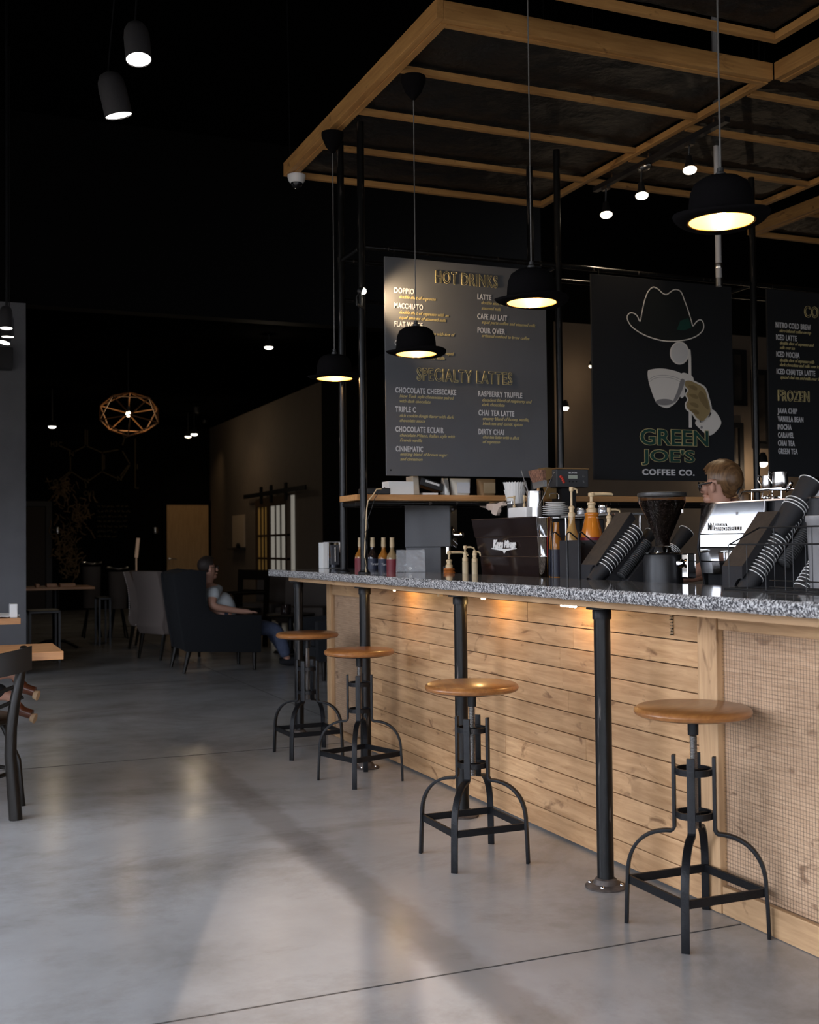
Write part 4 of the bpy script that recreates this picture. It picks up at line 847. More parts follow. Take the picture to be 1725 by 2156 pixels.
m_ = MB(); c = PY(910, 1020, YP+.06); m_.box((-.075, 0, -.022), (.070, .10, .022), Matrix.Translation(c) @ Matrix.Rotation(math.radians(16), 4, 'Y')); bk_ = solo(m_, 'binder', BLKPL, 'dark binder leaning on the shelf with a white spine label', 'binder', smooth=False, bevel=.003)
m_ = MB(); m_.box((-.045, -.002, .002), (.045, 0, .014), Matrix.Translation(c) @ Matrix.Rotation(math.radians(16), 4, 'Y')); m_.build('spine_label', PAPER, bk_, smooth=False, world=False)
m_ = MB(); c2 = PY(906, 1032, YP+.045); m_.box((c2.x-.045, YP+.045, 1.4948), (c2.x+.05, YP+.15, 1.507)); solo(m_, 'folded_towel', PAPER, 'folded white paper under the leaning binder', 'paper', smooth=False, bevel=.003)
# napkin dispenser
XN = 2.47; p = PX(690, 1196, XN); t = thing('napkin_dispenser', 'chrome and white napkin dispenser at the far end of the granite', 'napkin dispenser', (XN, p.y, 1.0605))
zt = HZ(XN+.03, p.y, 1141); yy = p.y
m_ = MB(); m_.box((XN+.004, yy, 1.0605), (XN+.095, yy+.10, zt)); m_.build('housing', WHITE, t, smooth=False, bevel=.004)
m_ = MB(); m_.box((XN+.004, yy-.008, 1.062), (XN+.095, yy-.001, zt-.002)); f_ = m_.build('chrome_face', CHROME, t, smooth=False, bevel=.003)
m_ = MB(); m_.box((XN+.020, yy-.0105, 1.085), (XN+.078, yy-.0085, zt-.02)); m_.build('dark_window', mat('tinted_window', (.09, .09, .10), .12, .3), f_, smooth=False)
m_ = MB(); m_.cyl((XN+.05, yy-.014, 1.105), (XN+.05, yy-.014, zt-.035), .004, n=10); m_.build('handle', CHROME, f_)
m_ = MB(); m_.box((XN-.030, yy+.004, 1.0605), (XN+.002, yy+.096, zt-.004)); m_.build('napkins', PAPER, t, smooth=False, bevel=.003)
# syrup bottles
def bottle(x, y, z0, h, r, liquid, label, cap=CORKC, lab1=LBLD, lab2=LBLW, neckr=.0125, script=None, grp='syrup bottles by the grinder'):
    t = thing('syrup_bottle', label, 'bottle', (x, y, z0), group=grp)
    m_ = MB(); m_.lathe([(0, 0), (r*.95, 0), (r, .006), (r, h*.58), (r*.9, h*.64), (r*.5, h*.70), (neckr, h*.76), (neckr, h*.94), (0, h*.94)], (0, 0, 0), 24); m_.build('glass', liquid, t, world=False, smooth=True)
    m_ = MB(); m_.lathe([(neckr+.0015, h*.80), (neckr+.003, h*.83), (neckr+.001, h*.97), (neckr+.002, h), (0, h)], (0, 0, 0), 18); m_.build('cap', cap, t, world=False)
    m_ = MB(); m_.lathe([(r+.0008, h*.30), (r+.0008, h*.56)], (0, 0, 0), 24); m_.build('front_label', lab1, t, world=False); m_ = MB(); m_.lathe([(r+.0008, h*.10), (r+.0008, h*.295)], (0, 0, 0), 24); m_.build('lower_label', lab2, t, world=False)
    return t
LABR = mat('red_blue_label', (.20, .022, .03), .5)
for px, xo, liq, l1, lb in ((759, 0, AMBER, LABR, 'amber syrup bottle half hidden behind the corner upright'), (785.5, 0, DARKG, LBLD, 'dark syrup bottle just right of the corner upright'), (808.5, 0, AMBER, LBLD, 'golden syrup bottle between the dark and the clear one'), (826.5, 0, mat('pale_syrup', (.40, .28, .14), .1, trans=.3), LABR, 'pale syrup bottle behind the plastic bag')):
    p = PX(px, 1200, 2.655); t = bottle(2.655, p.y, WZ+.0005, HZ(2.655, p.y, 1132)-WZ, .036, liq, lb, lab1=l1)
    if l1 is LBLD: 
        tt = text('Torani', 'label_script', LBLW, (2.655-.030, p.y-.0375, WZ+.13), .052, .016, t, shear=.3, bold=.02)
# plastic bag
XB_ = 2.50; p = PX(833, 1210, XB_); q = PX(897, 1210, XB_); w_ = .165; c0 = PX(865, 1200, XB_)
t = thing('plastic_bag', 'clear crumpled plastic bag with a white ring on the granite', 'bag', (c0.x, c0.y, 1.0605)); dirv = Vector((_c, -_s, 0)); nv = Vector((_s, _c, 0)); m_ = MB(); hh = HZ(c0.x, c0.y, 1158)-1.061
for sgn in (-1, 1):
    nx, nz = 22, 16; g = []
    for i in range(nx+1):
        row = []
        for j in range(nz+1):
            u = i/nx-.5; v = j/nz; bulge = sgn*(.016*(1-v)**.7*math.cos(u*PI)+.001)+.014*noise.noise(Vector((u*7, v*9, sgn*2)))*(1.2 if v > .55 else .6)
            lean = .02*v; row.append(m_.b.verts.new(c0 + dirv*(u*w_*(1-.04*v)) + nv*(bulge+lean) + Vector((0, 0, -c0.z+1.0615+hh*v*(1+.04*noise.noise(Vector((u*8, 1, 1))))))))
        g.append(row)
    for i in range(nx):
        for j in range(nz): m_.b.faces.new((g[i][j], g[i+1][j], g[i+1][j+1], g[i][j+1]))
m_.build('film', BAGP, t, smooth=True)
r0 = PX(864, 1197, XB_-.0); m_ = MB(); m_.torus(r0+nv*-.018, .0065, .003, 20, 8, axis=nv); m_.build('ring', PAPER, t)
# bulk grinder, turned towards the barista
cg = PX(948, 1150, 2.79); gx, gy = cg.x, cg.y; A1 = Vector((-.80, .60, 0)).normalized(); A2 = Vector((.60, .80, 0)).normalized()
# first corner is the near edge; A1 runs to the left-rear, A2 runs right-rear
def L1px(px):
    lo, hi = 0, .6
    for _ in range(30):
        m = (lo+hi)/2; v = Vector((gx, gy, 1.2))+A1*m-EYE
        if 862.5+v.dot(RT)/v.dot(FW)*F < px: hi = m
        else: lo = m
    return lo
La = L1px(853); Lb = .20
def gpr(u, v, z): return Vector((gx, gy, z))+A1*u+A2*v
def gbox(m_, u0, u1, v0, v1, z0, z1):
    m_.prism([gpr(u0, v0, z0), gpr(u1, v0, z0), gpr(u1, v1, z0), gpr(u0, v1, z0)], (0, 0, z1-z0))
zt = HZ(gx, gy, 1061); zm = HZ(gx, gy, 1151)
gr = thing('bulk_coffee_grinder', 'big dark grey bulk coffee grinder with chrome knob behind the plastic bag', 'coffee grinder', (gx, gy+.1, WZ))
m_ = MB(); gbox(m_, 0, La, 0, Lb, zm, zt); m_.build('upper_housing', GREYP, gr, smooth=False, bevel=.003)
m_ = MB(); gbox(m_, L1px(928), La-.002, .01, Lb-.01, WZ+.0005, zm-.001); m_.build('lower_housing', GREYP, gr, smooth=False, bevel=.003)
m_ = MB(); zl = min(HZ(gx, gy, 1050), 1.443)
m_.prism([gpr(-.004, -.003, zt+.001), gpr(.19*La/.26+.02, -.003, zt+.001), gpr(.16*La/.26+.02, -.003, zl), gpr(.014, -.003, zl)], A2*(Lb+.006)); m_.build('hopper_lid', mat('lid_grey', (.10, .105, .112), .4), gr, smooth=False, bevel=.002)
m_ = MB(); gbox(m_, -.004, La+.003, -.003, Lb+.003, zt-.008, zt+.0005); m_.build('lid_rim', mat('lid_grey2', (.09, .092, .10), .4), gr, smooth=False)
m_ = MB(); gbox(m_, -.0025, -.0005, .005, Lb-.005, zm+.004, zt-.012); m_.build('front_panel', BLKPL, gr, smooth=False)
kc = gpr(-.003, .055, HZ(gx, gy, 1126)); fx = -A1
m_ = MB(); m_.lathe([(0, 0), (.036, 0), (.040, .006), (.034, .010), (0, .010)], kc+Vector((0, 0, .012)), 32, axis=fx); m_.build('dial_ring', CHROME, gr)
m_ = MB(); m_.lathe([(.020, .010), (.022, .04), (.019, .060), (.012, .066), (0, .066)], kc, 28, axis=fx); m_.build('knob', CHROME, gr)
m_ = MB(); m_.tube([kc+fx*.004+Vector((0, 0, -.03)), kc+fx*.03+Vector((0, 0, -.055)), kc+fx*.02+Vector((0, 0, -.075)), kc+fx*.003+Vector((0, 0, -.06))], .0015, 6); m_.build('wire_bail', STEEL, gr)
R3 = Matrix.Rotation(math.atan2(A2.y, A2.x), 4, 'Z') @ Matrix.Rotation(PI/2, 4, 'X')
text('BUNN', 'maker_name', INKW, gpr(-.003, .04, zt-.035), .05, .012, gr, R_=R3, bold=.03); text('coffee', 'maker_line', LOGOH, gpr(-.003, .04, zt-.055), .055, .014, gr, R_=R3, shear=.2)
m_ = MB(); m_.prism([gpr(.015, .03, zm-.04), gpr(.03, .03, zm-.04), gpr(.03, .03, zm-.002), gpr(.015, .03, zm-.002)], A2*.05); m_.build('bag_clamp', BRUSH, gr, smooth=False)
# pump dispensers
def pump(t, x, y, z, h, ang, L_=.07, r=.009, thick=1.0, drop=.02):
    """cream pump: collar at z, stem up to z+h, head with spout pointing along angle"""
    m_ = MB(); m_.lathe([(0, 0), (.019*thick, 0), (.019*thick, .016), (.013*thick, .020), (.013*thick, .034), (.016*thick, .036), (.016*thick, .044), (.006, .050), (0, .05)], (x, y, z), 20); m_.build('pump_collar', CREAM, t)
    m_ = MB(); m_.cyl((x, y, z+.046), (x, y, z+h), .0058*thick, n=12); m_.build('pump_stem', CREAM, t)
    d = Vector((math.cos(ang), math.sin(ang), 0)); o = Vector((x, y, z+h))
    m_ = MB(); m_.lathe([(0, -.012), (.010*thick, -.012), (.012*thick, -.006), (.012*thick, .004), (.008, .008), (0, .008)], o, 16); m_.tube([o-d*.004, o+d*L_*.6+Vector((0, 0, .0)), o+d*L_*.93+Vector((0, 0, -drop*.25)), o+d*L_+Vector((0, 0, -drop))], [.0065*thick, .006*thick, .0052*thick, .004], 10); m_.build('pump_spout', CREAM, t)
SR = math.atan2(-_s, _c)   # towards picture right
def at(px, X, py=1190): return PX(px, py, X)
p = at(946, 2.66); zc = HZ(p.x, p.y, 1196); t = thing('sauce_jar', 'small rust brown pump jar left of the espresso machine', 'pump jar', (p.x, p.y, WZ), group='pump dispensers')
m_ = MB(); rj = .036; m_.lathe([(0, 0), (rj, 0), (rj, zc-WZ-.028), (rj-.006, zc-WZ-.018), (rj-.003, zc-WZ-.010), (rj-.008, zc-WZ), (0, zc-WZ)], (p.x, p.y, WZ+.0005), 28); m_.build('jar', RUST, t)
pump(t, p.x, p.y, zc, HZ(p.x, p.y, 1163)-zc, SR, .105, thick=1.05)
for px, zy, top, sp_, lb in ((980, 1181, 1152, .05, 'slim cream pump bottle between the rust jar and the espresso machine'), (1000, 1183, 1162, .03, 'cream pump bottle touching the left edge of the espresso machine')):
    p = at(px, 2.635 if px < 990 else 2.66); zc = HZ(p.x, p.y, zy); t = thing('pump_bottle', lb, 'pump bottle', (p.x, p.y, WZ), group='pump dispensers')
    m_ = MB(); m_.lathe([(0, 0), (.016, 0), (.016, zc-WZ-.004), (.013, zc-WZ), (0, zc-WZ)], (p.x, p.y, WZ+.0005), 20); m_.build('bottle', mat('cream_glass', (.55, .44, .28), .2) if 'cream_glass' not in MATS else MATS['cream_glass'], t)
    pump(t, p.x, p.y, zc, HZ(p.x, p.y, top)-zc, SR, sp_, thick=.8)
p = at(962, 2.72, 1200); t = thing('glass_jar', 'small clear glass jar with black lid behind the pump dispensers', 'jar', (p.x, p.y, WZ)); zc = HZ(p.x, p.y, 1193)
m_ = MB(); m_.lathe([(0, 0), (.024, 0), (.024, zc-WZ-.02), (0, zc-WZ-.02)], (p.x, p.y+.12, WZ+.0005), 20); m_.build('jar', LBLW, t); m_ = MB(); m_.lathe([(0, 0), (.026, 0), (.026, .018), (0, .018)], (p.x, p.y+.12, zc-.019), 20); m_.build('lid', BLKPL, t)
# espresso machine with polished dark back panels
XM = 2.74; yA = PX(993, 1096, XM).y; yB = PX(1129, 1088, XM).y; z3 = PX(1000, 1095, XM).z; z2 = PX(1000, 1132, XM).z; z1 = PX(1003, 1171, XM).z
em = thing('espresso_machine', 'dark polished espresso machine with white winged emblem on its back', 'espresso machine', ((XM+3.16)/2, (yA+yB)/2, WZ))
for (zt_, zb_, ya_, yb_, k) in ((z3, z2+.002, yA, yB, 0), (z2-.002, z1+.002, yA-.022, yB-.012, .014), (z1-.002, WZ+.012, yA-.045, yB-.026, .028)):
    m_ = MB(); sl = .018; m_.prism([(XM+k, ya_, zt_), (XM+k, yb_, zt_), (XM+k+sl, yb_+0, zb_), (XM+k+sl, ya_-.0, zb_)], (.012, 0, 0)); pn = m_.build('back_panel', MAROON, em, smooth=False, bevel=.002)
    m_ = MB(); m_.tube([(XM+k-.001, ya_, zt_+.0015), (XM+k-.001, yb_, zt_+.0015)], .0018, 6); m_.build('panel_trim', mat('copper_trim', (.55, .36, .25), .25, 1) if 'copper_trim' not in MATS else MATS['copper_trim'], pn)
m_ = MB(); m_.box((XM+.062, yB+.02, WZ+.0125), (3.14, yA-.05, z3-.01)); m_.build('body', BLKPL, em, smooth=False, bevel=.006)
m_ = MB(); m_.box((XM+.013, yB+.002, z3-.009), (3.10, yA-.002, z3-.001)); m_.build('cup_tray', BRUSH, em, smooth=False)
for x in (2.84, 3.10):
    for y in (yB+.05, yA-.09):
        m_ = MB(); m_.cyl((x, y, WZ+.0005), (x, y, WZ+.012), .018, n=14); m_.build('foot', BLKPL, em)
for y in (yB+.18, yB+.42):
    m_ = MB(); m_.cyl((3.141, y, 1.20), (3.19, y, 1.19), .03, n=20); m_.cyl((3.17, y, 1.165), (3.25, y, 1.15), .012, n=12); m_.build('brew_head', CHROME, em)
# winged emblem and script
o_ = PX(1037, 1155, XM+.016); e_ = PX(1087, 1155, XM+.016)
text('Kees', 'emblem_script', PAPER, (XM+.010, PX(1039, 1151, XM+.01).y, PX(1039, 1153, XM+.01).z), PX(1039, 1151, XM).y-PX(1060, 1151, XM).y, .040, em, R_=RX, shear=.15, bold=.07)
text('Mirage', 'emblem_script', PAPER, (XM+.010, PX(1062, 1151, XM+.01).y, PX(1062, 1152, XM+.01).z), PX(1062, 1151, XM).y-PX(1087, 1151, XM).y, .034, em, R_=RX, shear=.25, bold=.07)
m_ = MB(); E7 = lambda x, y: PX(960+x/4.3125, 960+y/4.3125, XM+.0125)
m_.prism([E7(x, y) for x, y in ((327,836),(440,842),(555,836),(552,845),(458,862),(446,884),(438,884),(430,862),(330,845))], (-.0015, 0, 0)); m_.build('wing_emblem', PAPER, em, smooth=False)
ZT1 = z3+.0003
# towel hanging from a steel rod
c = PX(1010, 1062, 2.98); c1 = PX(1078, 1056, 2.98); t = thing('cleaning_cloth', 'pinkish bar cloth draped over a steel rod above the espresso machine', 'cloth', (2.98, c1.y, ZT1))
m_ = MB(); m_.tube([(2.98, c1.y, ZT1), (2.98, c1.y, c1.z), (2.98, c.y+.0, c.z+.004)], .004, 8); m_.build('rod', BRUSH, t)
m_ = MB(); P_ = [(1009,1065),(1020,1060),(1038,1061),(1058,1056),(1060,1064),(1050,1068),(1049,1078),(1044,1086),(1038,1082),(1034,1074),(1028,1074),(1020,1070)]
m_.prism([PX(x, y, 2.968) for x, y in P_], (.024, 0, 0)); bmesh.ops.subdivide_edges(m_.b, edges=m_.b.edges, cuts=2); bmesh.ops.triangulate(m_.b, faces=m_.b.faces)
for v in m_.b.verts: v.co += Vector((noise.noise(v.co*40)*.012, 0, noise.noise(v.co*30+Vector((5, 5, 5)))*.006))
m_.build('cloth', RAG, t, smooth=True)
# things on the espresso machine
p = PX(1129, 1088, 2.90); X_, Y_ = 2.90, p.y+.01; h = HZ(X_, Y_, 1034)-ZT1
t = thing('utensil_pitcher', 'tall steel pitcher of tools standing on the dark espresso machine', 'pitcher', (X_, Y_, ZT1)); r = .0465
m_ = MB(); m_.lathe([(0, 0), (r, 0), (r*1.0, .004), (r*.97, h*.5), (r*.90, h*.85), (r*.93, h), (r*.88, h), (r*.86, h*.85), (r*.9, .01), (0, .008)], (X_, Y_, ZT1), 36); m_.build('pitcher', BRUSH, t, smooth=True)
def stick(t_, a, b, r_, m, name, label, cat, flat=None):
    m_ = MB(); m_.tube([a, b], r_, 8); o_ = solo(m_, name, m, label, cat); return o_
def Q(px, py, X=2.90): return PX(px, py, X)
stick(t, Vector((X_+.01, Y_+.02, ZT1+.02)), Q(1098, 991), .0022, STEEL, 'steel_probe', 'thin steel thermometer probe leaning left in the pitcher', 'thermometer')
for x_, y_ in ((1103, 1021), (1107, 1012)):
    stick(t, Vector((X_, Y_+.015, ZT1+.02)), Q(x_, y_), .0025, STEEL, 'spoon_handle', 'steel spoon handle sticking up, ' + ('leftmost in the pitcher' if x_ < 1105 else 'just right of the leftmost one'), 'spoon')
o_ = stick(t, Vector((X_, Y_-.005, ZT1+.02)), Q(1167, 995), .002, CHROME, 'whisk_wire', 'bright thin steel spoon leaning right in the pitcher', 'spoon')
bt = thing('pastry_brush', 'wide brown bristle brush standing in the steel pitcher', 'brush', (X_, Y_, ZT1+h))
m_ = MB(); B_ = lambda x, y, X=2.90: PX(x, y, X); m_.prism([B_(x, y, 2.905) for x, y in ((1112,992),(1128,988),(1143,989),(1144,1014),(1122,1019))], (.016, 0, 0)); m_.build('bristles', mat('bristles', (.20, .10, .065), .8, var=.6, vscale=90), bt, smooth=False)
m_ = MB(); m_.prism([B_(x, y, 2.903) for x, y in ((1121,1017),(1144.5,1011),(1145,1024),(1124,1030))], (.020, 0, 0)); m_.build('ferrule', BRUSH, bt, smooth=False)
m_ = MB(); a_ = B_(1134, 1026, 2.912); m_.tube([a_, (X_+.005, Y_, ZT1+.02)], .007, 8); m_.build('handle', SHELFW, bt)
# flared paper filters
p = PX(1085, 1085, 3.03); X_, Y_ = 3.03, p.y; zb = ZT1; ztf = HZ(X_, Y_, 1016); t = thing('coffee_filters', 'stack of white fluted paper coffee filters beside the steel pitcher', 'coffee filters', (X_, Y_, zb))
def flute(v, a):
    k = (v.z-.02)/(ztf-zb); v.x *= 1+.05*math.sin(a*24)*max(0, k); v.y *= 1+.05*math.sin(a*24)*max(0, k); v.z += .003*math.sin(a*24)*max(0, k); return v
Hf = ztf-zb; m_ = MB(); m_.lathe([(0, .001), (.036, .001), (.040, Hf*.4), (.052, Hf*.66), (.060, Hf*.80)], (X_, Y_, zb), 96, fn=flute); m_.lathe([(.038, Hf*.45), (.050, Hf*.74), (.063, Hf)], (X_, Y_, zb), 96, fn=flute); m_.build('filters', PAPER, t, smooth=True)
p = PX(1088, 1088, 2.86); m_ = MB(); m_.box((2.83, PX(1108, 1085, 2.83).y, ZT1), (2.90, PX(1070, 1085, 2.83).y, HZ(2.83, p.y, 1069))); solo(m_, 'sugar_caddy', WHITE, 'small white ceramic caddy in front of the paper filters', 'caddy', smooth=False, bevel=.006)
m_ = MB(); m_.box((2.93, PX(1112, 1085, 2.93).y+.002, ZT1), (2.99, PX(1068, 1085, 2.93).y, HZ(2.93, p.y, 1058))); solo(m_, 'scale', GREYP, 'flat dark grey scale on edge behind the white caddy', 'scale', smooth=False, bevel=.004)
for px, py in ((1083, 1047), (1104, 1046)):
    p = PX(px, py, 2.917); t = thing('pump_bottle', 'cream pump head rising behind the white caddy' if px < 1090 else 'cream pump head half hidden by the steel pitcher', 'pump bottle', (2.917, p.y, ZT1), group='pumps on the dark espresso machine')
    m_ = MB(); m_.lathe([(0, 0), (.010, 0), (.010, .04), (0, .04)], (2.917, p.y, ZT1), 16); m_.build('bottle', CREAM, t); pump(t, 2.917, p.y, ZT1+.03, p.z-ZT1-.03, SR+PI if px < 1090 else SR, .045, thick=.5, drop=.012)
# saucers
X_ = 2.95; p = PX(1172, 1088, X_); Y_ = PX(1170, 1080, X_).y; tbl_z = PX(1170, 1087, X_).z
# chrome cup warmer shelf carrying saucers
t = thing('cup_warmer', 'chrome bar shelf beside the dark espresso machine, carrying saucers', 'shelf', (X_, Y_, WZ)); yl = PX(1283, 1100, 2.84).y
m_ = MB(); m_.box((2.872, yl, tbl_z-.012), (3.04, yB-.008, tbl_z-.0005)); m_.build('top', BRUSH, t, smooth=False, bevel=.002)
for y in (yl+.02, yB-.03):
    for x in (2.89, 3.02):
        m_ = MB(); m_.cyl((x, y, WZ+.0005), (x, y, tbl_z-.0125), .006, n=10); m_.build('leg', BRUSH, t)
def saucer(x, y, z, r, label, grp='stacked saucers'):
    m_ = MB(); m_.lathe([(0, .0005), (r*.5, .0005), (r*.55, .002), (r*.95, .0078), (r, .0088), (r, .0102), (r*.94, .0095), (r*.5, .0045), (0, .0045)], (0, 0, 0), 40); o = m_.build('saucer', WHITE); o.location = (x, y, z); return tag(o, label, 'saucer', grp)
z = tbl_z; s0 = None; lbs = ['bottom', 'second', 'third', 'fourth', 'fifth']
for k in range(5):
    r = .066
    lb = ['large white saucer at the very bottom of the stack', 'large white saucer, second from the bottom of the stack', 'large white saucer in the middle of the stack of five', 'large white saucer, second from the top of the large ones', 'large white saucer directly under the two smaller ones'][k]
    if s0 is None: s0 = saucer(X_, Y_, z, r, lb)
    else: o = s0.copy(); COL.objects.link(o); o.location = (X_, Y_, z); o['label'] = lb
    z += .0102
for k in range(2):
    saucer(X_, Y_, z, .051, ('small white saucer resting on the large saucers', 'small white saucer on top of the whole stack')[k]); z += .0102
m_ = MB(); q = [PX(x, y, X_) for x, y in ((1157, 1047), (1158, 1040), (1162, 1038.5), (1174, 1039), (1177, 1042), (1177, 1050))]; m_.tube(q, .0025, 8); solo(m_, 'bent_wire', CHROME, 'thin bent chrome wire standing above the saucers', 'wire')
# shaker tins
p = PX(1148, 1190, 2.655); X_, Y_ = p.x, p.y; zs = [HZ(X_, Y_, v) for v in (1215, 1171, 1129, 1089)]; zs[0] = WZ
tops = [(zs[1]+.0, .0305, .025), (zs[2], .0345, .028), (zs[3], .0385, .032)]; zbase = [WZ+.0005, zs[1]-.085, zs[2]-.085]
for k, (zt_, rt, rb) in enumerate(tops):
    m_ = MB(); zb_ = WZ+.0005 if k == 0 else zs[k]+.0003; m_.lathe([(0, zb_), (rb, zb_), (rt, zt_-.004), (rt+.0015, zt_-.002), (rt+.001, zt_), (rt-.002, zt_-.001), (0, zt_-.01)], (X_, Y_, 0), 40)
    solo(m_, 'shaker_tin', CHROME, ('chrome shaker tin at the bottom of the tin stack', 'chrome shaker tin in the middle of the tin stack', 'chrome shaker tin on top of the tin stack')[k], 'shaker tin', 'stacked shaker tins', smooth=True)
# black bottle caddy
XC = 2.64; yc0 = PX(1166, 1180, XC).y; yc1 = PX(1221, 1180, XC).y; zt = HZ(XC, (yc0+yc1)/2, 1138); t = thing('bottle_caddy', 'black sheet metal caddy with wire loops right of the shaker tins', 'caddy', (XC, (yc0+yc1)/2, WZ))
y2 = PX(1179, 1180, XC).y; y3 = PX(1196, 1180, XC).y
m_ = MB(); m_.box((XC, y3+.004, WZ+.0005), (XC+.006, y2, zt)); m_.build('front_plate', BLKMT, t, smooth=False); m_ = MB(); m_.box((XC, yc1, WZ+.0005), (XC+.006, y3-.006, zt+.001)); m_.build('front_plate', BLKMT, t, smooth=False)
m_ = MB(); m_.box((XC+.007, yc1, WZ+.0005), (XC+.096, yc0, WZ+.006)); m_.box((XC+.092, yc1, WZ+.007), (XC+.096, yc0, zt)); m_.build('tray', BLKMT, t, smooth=False)
for y in (yc0, y3, yc1):
    zz0 = HZ(XC, y, 1141); zz1 = HZ(XC, y, 1121); m_ = MB(); m_.tube([(XC-.003, y, WZ+.002), (XC-.003, y, zz1-.008), (XC+.004, y, zz1), (XC+.012, y, zz1+.001), (XC+.07, y-.004, zz0-.004), (XC+.088, y-.004, zz0-.012)], .0032, 8); m_.build('wire_loop', BLKPL, t)
# syrup bottles in and behind the caddy
def squat(px, X, ysh, rb, liq, clear_h, label, pumpy=None, ang=SR, thick=1, pl=.06, lab=None, grp='bottles behind the black caddy', neck=.015):
    p = PX(px, 1150, X); t = thing('syrup_bottle', label, 'bottle', (X, p.y, WZ), group=grp); zs_ = HZ(X, p.y, ysh)-WZ
    m_ = MB(); m_.lathe([(0, 0), (rb, 0), (rb, zs_*.72), (rb*.98, zs_*.78), (rb*.6, zs_*.9), (neck, zs_*.97), (neck, zs_+.02), (0, zs_+.02)], (X, p.y, WZ+.0065), 28); m_.build('glass', liq, t, smooth=True)
    if lab:
        m_ = MB(); m_.lathe([(rb+.001, zs_*.3), (rb+.001, zs_*.68)], (X, p.y, WZ+.0065), 28); m_.build('front_label', lab, t)
    if pumpy: pump(t, X, p.y, WZ+zs_+.022, HZ(X, p.y, pumpy)-(WZ+zs_+.022), ang, pl, thick=thick)
    return t
squat(1172, 2.70, 1112, .028, AMBER, .3, 'amber bottle without pump in the black caddy', lab=mat('blue_red_label', (.02, .022, .035), .5))
squat(1205, 2.70, 1098, .032, mat('honey_glass', (.62, .36, .12), .06, trans=.4), .3, 'honey coloured bottle with tall cream pump in the caddy', pumpy=1029, ang=SR+.2, pl=.028, thick=.85, lab=LBLR)
p = PX(1247, 1150, 2.80); X_, Y_ = 2.80, p.y; zz = lambda v: HZ(X_, Y_, v); t = thing('sauce_bottle', 'large orange caramel sauce bottle with cream pump', 'sauce bottle', (X_, Y_, WZ)); k_ = (p-EYE).dot(FW)/F
m_ = MB(); m_.lathe([(0, WZ+.0005), (24*k_, WZ+.0005), (24.5*k_, zz(1150)), (23*k_, zz(1125)), (18*k_, zz(1105)), (14.5*k_, zz(1090)), (14*k_, zz(1086)), (15.5*k_, zz(1084)), (15*k_, zz(1080)), (12*k_, zz(1079)), (0, zz(1079))], (X_, Y_, 0), 40); m_.build('bottle', SAUCE, t, smooth=True)
m_ = MB(); m_.lathe([(24.9*k_, zz(1180)), (24.9*k_, zz(1148)), (24.4*k_, zz(1131))], (X_, Y_, 0), 40); m_.build('wrap_label', LABR, t)
pump(t, X_, Y_, zz(1079), zz(1040)-zz(1079), SR+.05, .100, thick=1.25, drop=.006)
for px, X, y0, y1, lb in ((1225, 2.96, 1088, 1070, 'clear glass jar with crumpled lid behind the orange bottle, left'), (1270, 2.96, 1088, 1063, 'clear glass jar with lid behind the orange bottle, right')):
    p = PX(px, 1088, X); z0 = tbl_z; zt_ = HZ(X, p.y, y1); t = thing('glass_jar', lb, 'jar', (X, p.y, z0), group='jars on the chrome shelf')
    m_ = MB(); m_.lathe([(0, 0), (.020, 0), (.022, .006), (.022, (zt_-z0)*.6), (.017, (zt_-z0)*.75), (0, (zt_-z0)*.75)], (X, p.y, z0), 24); m_.build('jar', mat('jar_glass', (.55, .56, .58), .08, .6) if 'jar_glass' not in MATS else MATS['jar_glass'], t)
    m_ = MB(); m_.lathe([(0, 0), (.020, 0), (.021, .004), (.018, .012), (0, .014)], (X, p.y, z0+(zt_-z0)*.76), 18); m_.build('lid', CHROME, t)
p = PX(1283, 1100, 2.80); t = thing('pump_bottle', 'short cream pump bottle against the slanted cup organizer', 'pump bottle', (2.80, p.y, WZ)); zc = HZ(2.80, p.y, 1108)
m_ = MB(); m_.lathe([(0, 0), (.022, 0), (.022, zc-WZ-.02), (.014, zc-WZ), (0, zc-WZ)], (2.80, p.y, WZ+.0005), 20); m_.build('bottle', CREAM, t); pump(t, 2.80, p.y, zc, HZ(2.80, p.y, 1073)-zc, SR, .05, thick=.8)
# brewer with digital panel
YW = 5.66; a = PY(1172, 990, YW); b_ = PY(1240, 1030, YW); t = thing('coffee_brewer', 'black coffee brewer head with digital panel beside the menu board', 'coffee brewer', ((a.x+b_.x)/2, YW+.1, .9005))
zt_, zb_ = PY(1205, 988, YW).z, PY(1205, 1026, YW).z
m_ = MB(); m_.box((a.x, YW, zb_), (b_.x, YW+.17, zt_)); m_.build('control_head', GREYP, t, smooth=False, bevel=.006)
m_ = MB(); m_.box((a.x-.002, YW-.002, zt_+.0005), (b_.x+.002, YW+.17, zt_+.007)); m_.build('copper_top', mat('copper_edge', (.45, .27, .12), .35, .8), t, smooth=False)
m_ = MB(); m_.box(((a.x+b_.x)/2-.045, YW+.05, .902), ((a.x+b_.x)/2+.05, YW+.16, zb_-.001)); m_.build('column', BLKPL, t, smooth=False)
m_ = MB(); s_ = PY(1197, 1000, YW); s2 = PY(1216, 1008, YW); m_.box((s_.x, YW-.002, s2.z), (s2.x, YW-.0003, s_.z)); m_.build('display', mat('lcd', (.45, .50, .42), .3), t, smooth=False)
text('BUNN', 'maker_name', INKW, PY(1198, 997, YW-.001), PY(1215, 997, YW).x-PY(1198, 997, YW).x, .010, t, bold=.03)
m_ = MB(); r_ = PY(1184, 1007, YW-.004)
for dx, dz in ((0, 0), (.006, -.012), (-.008, .008), (.010, -.022)): m_.ell(r_+Vector((dx, 0, dz)), (.009, .004, .008), 10)
m_.build('red_sticker', mat('red_plastic', (.6, .05, .03), .4), t)
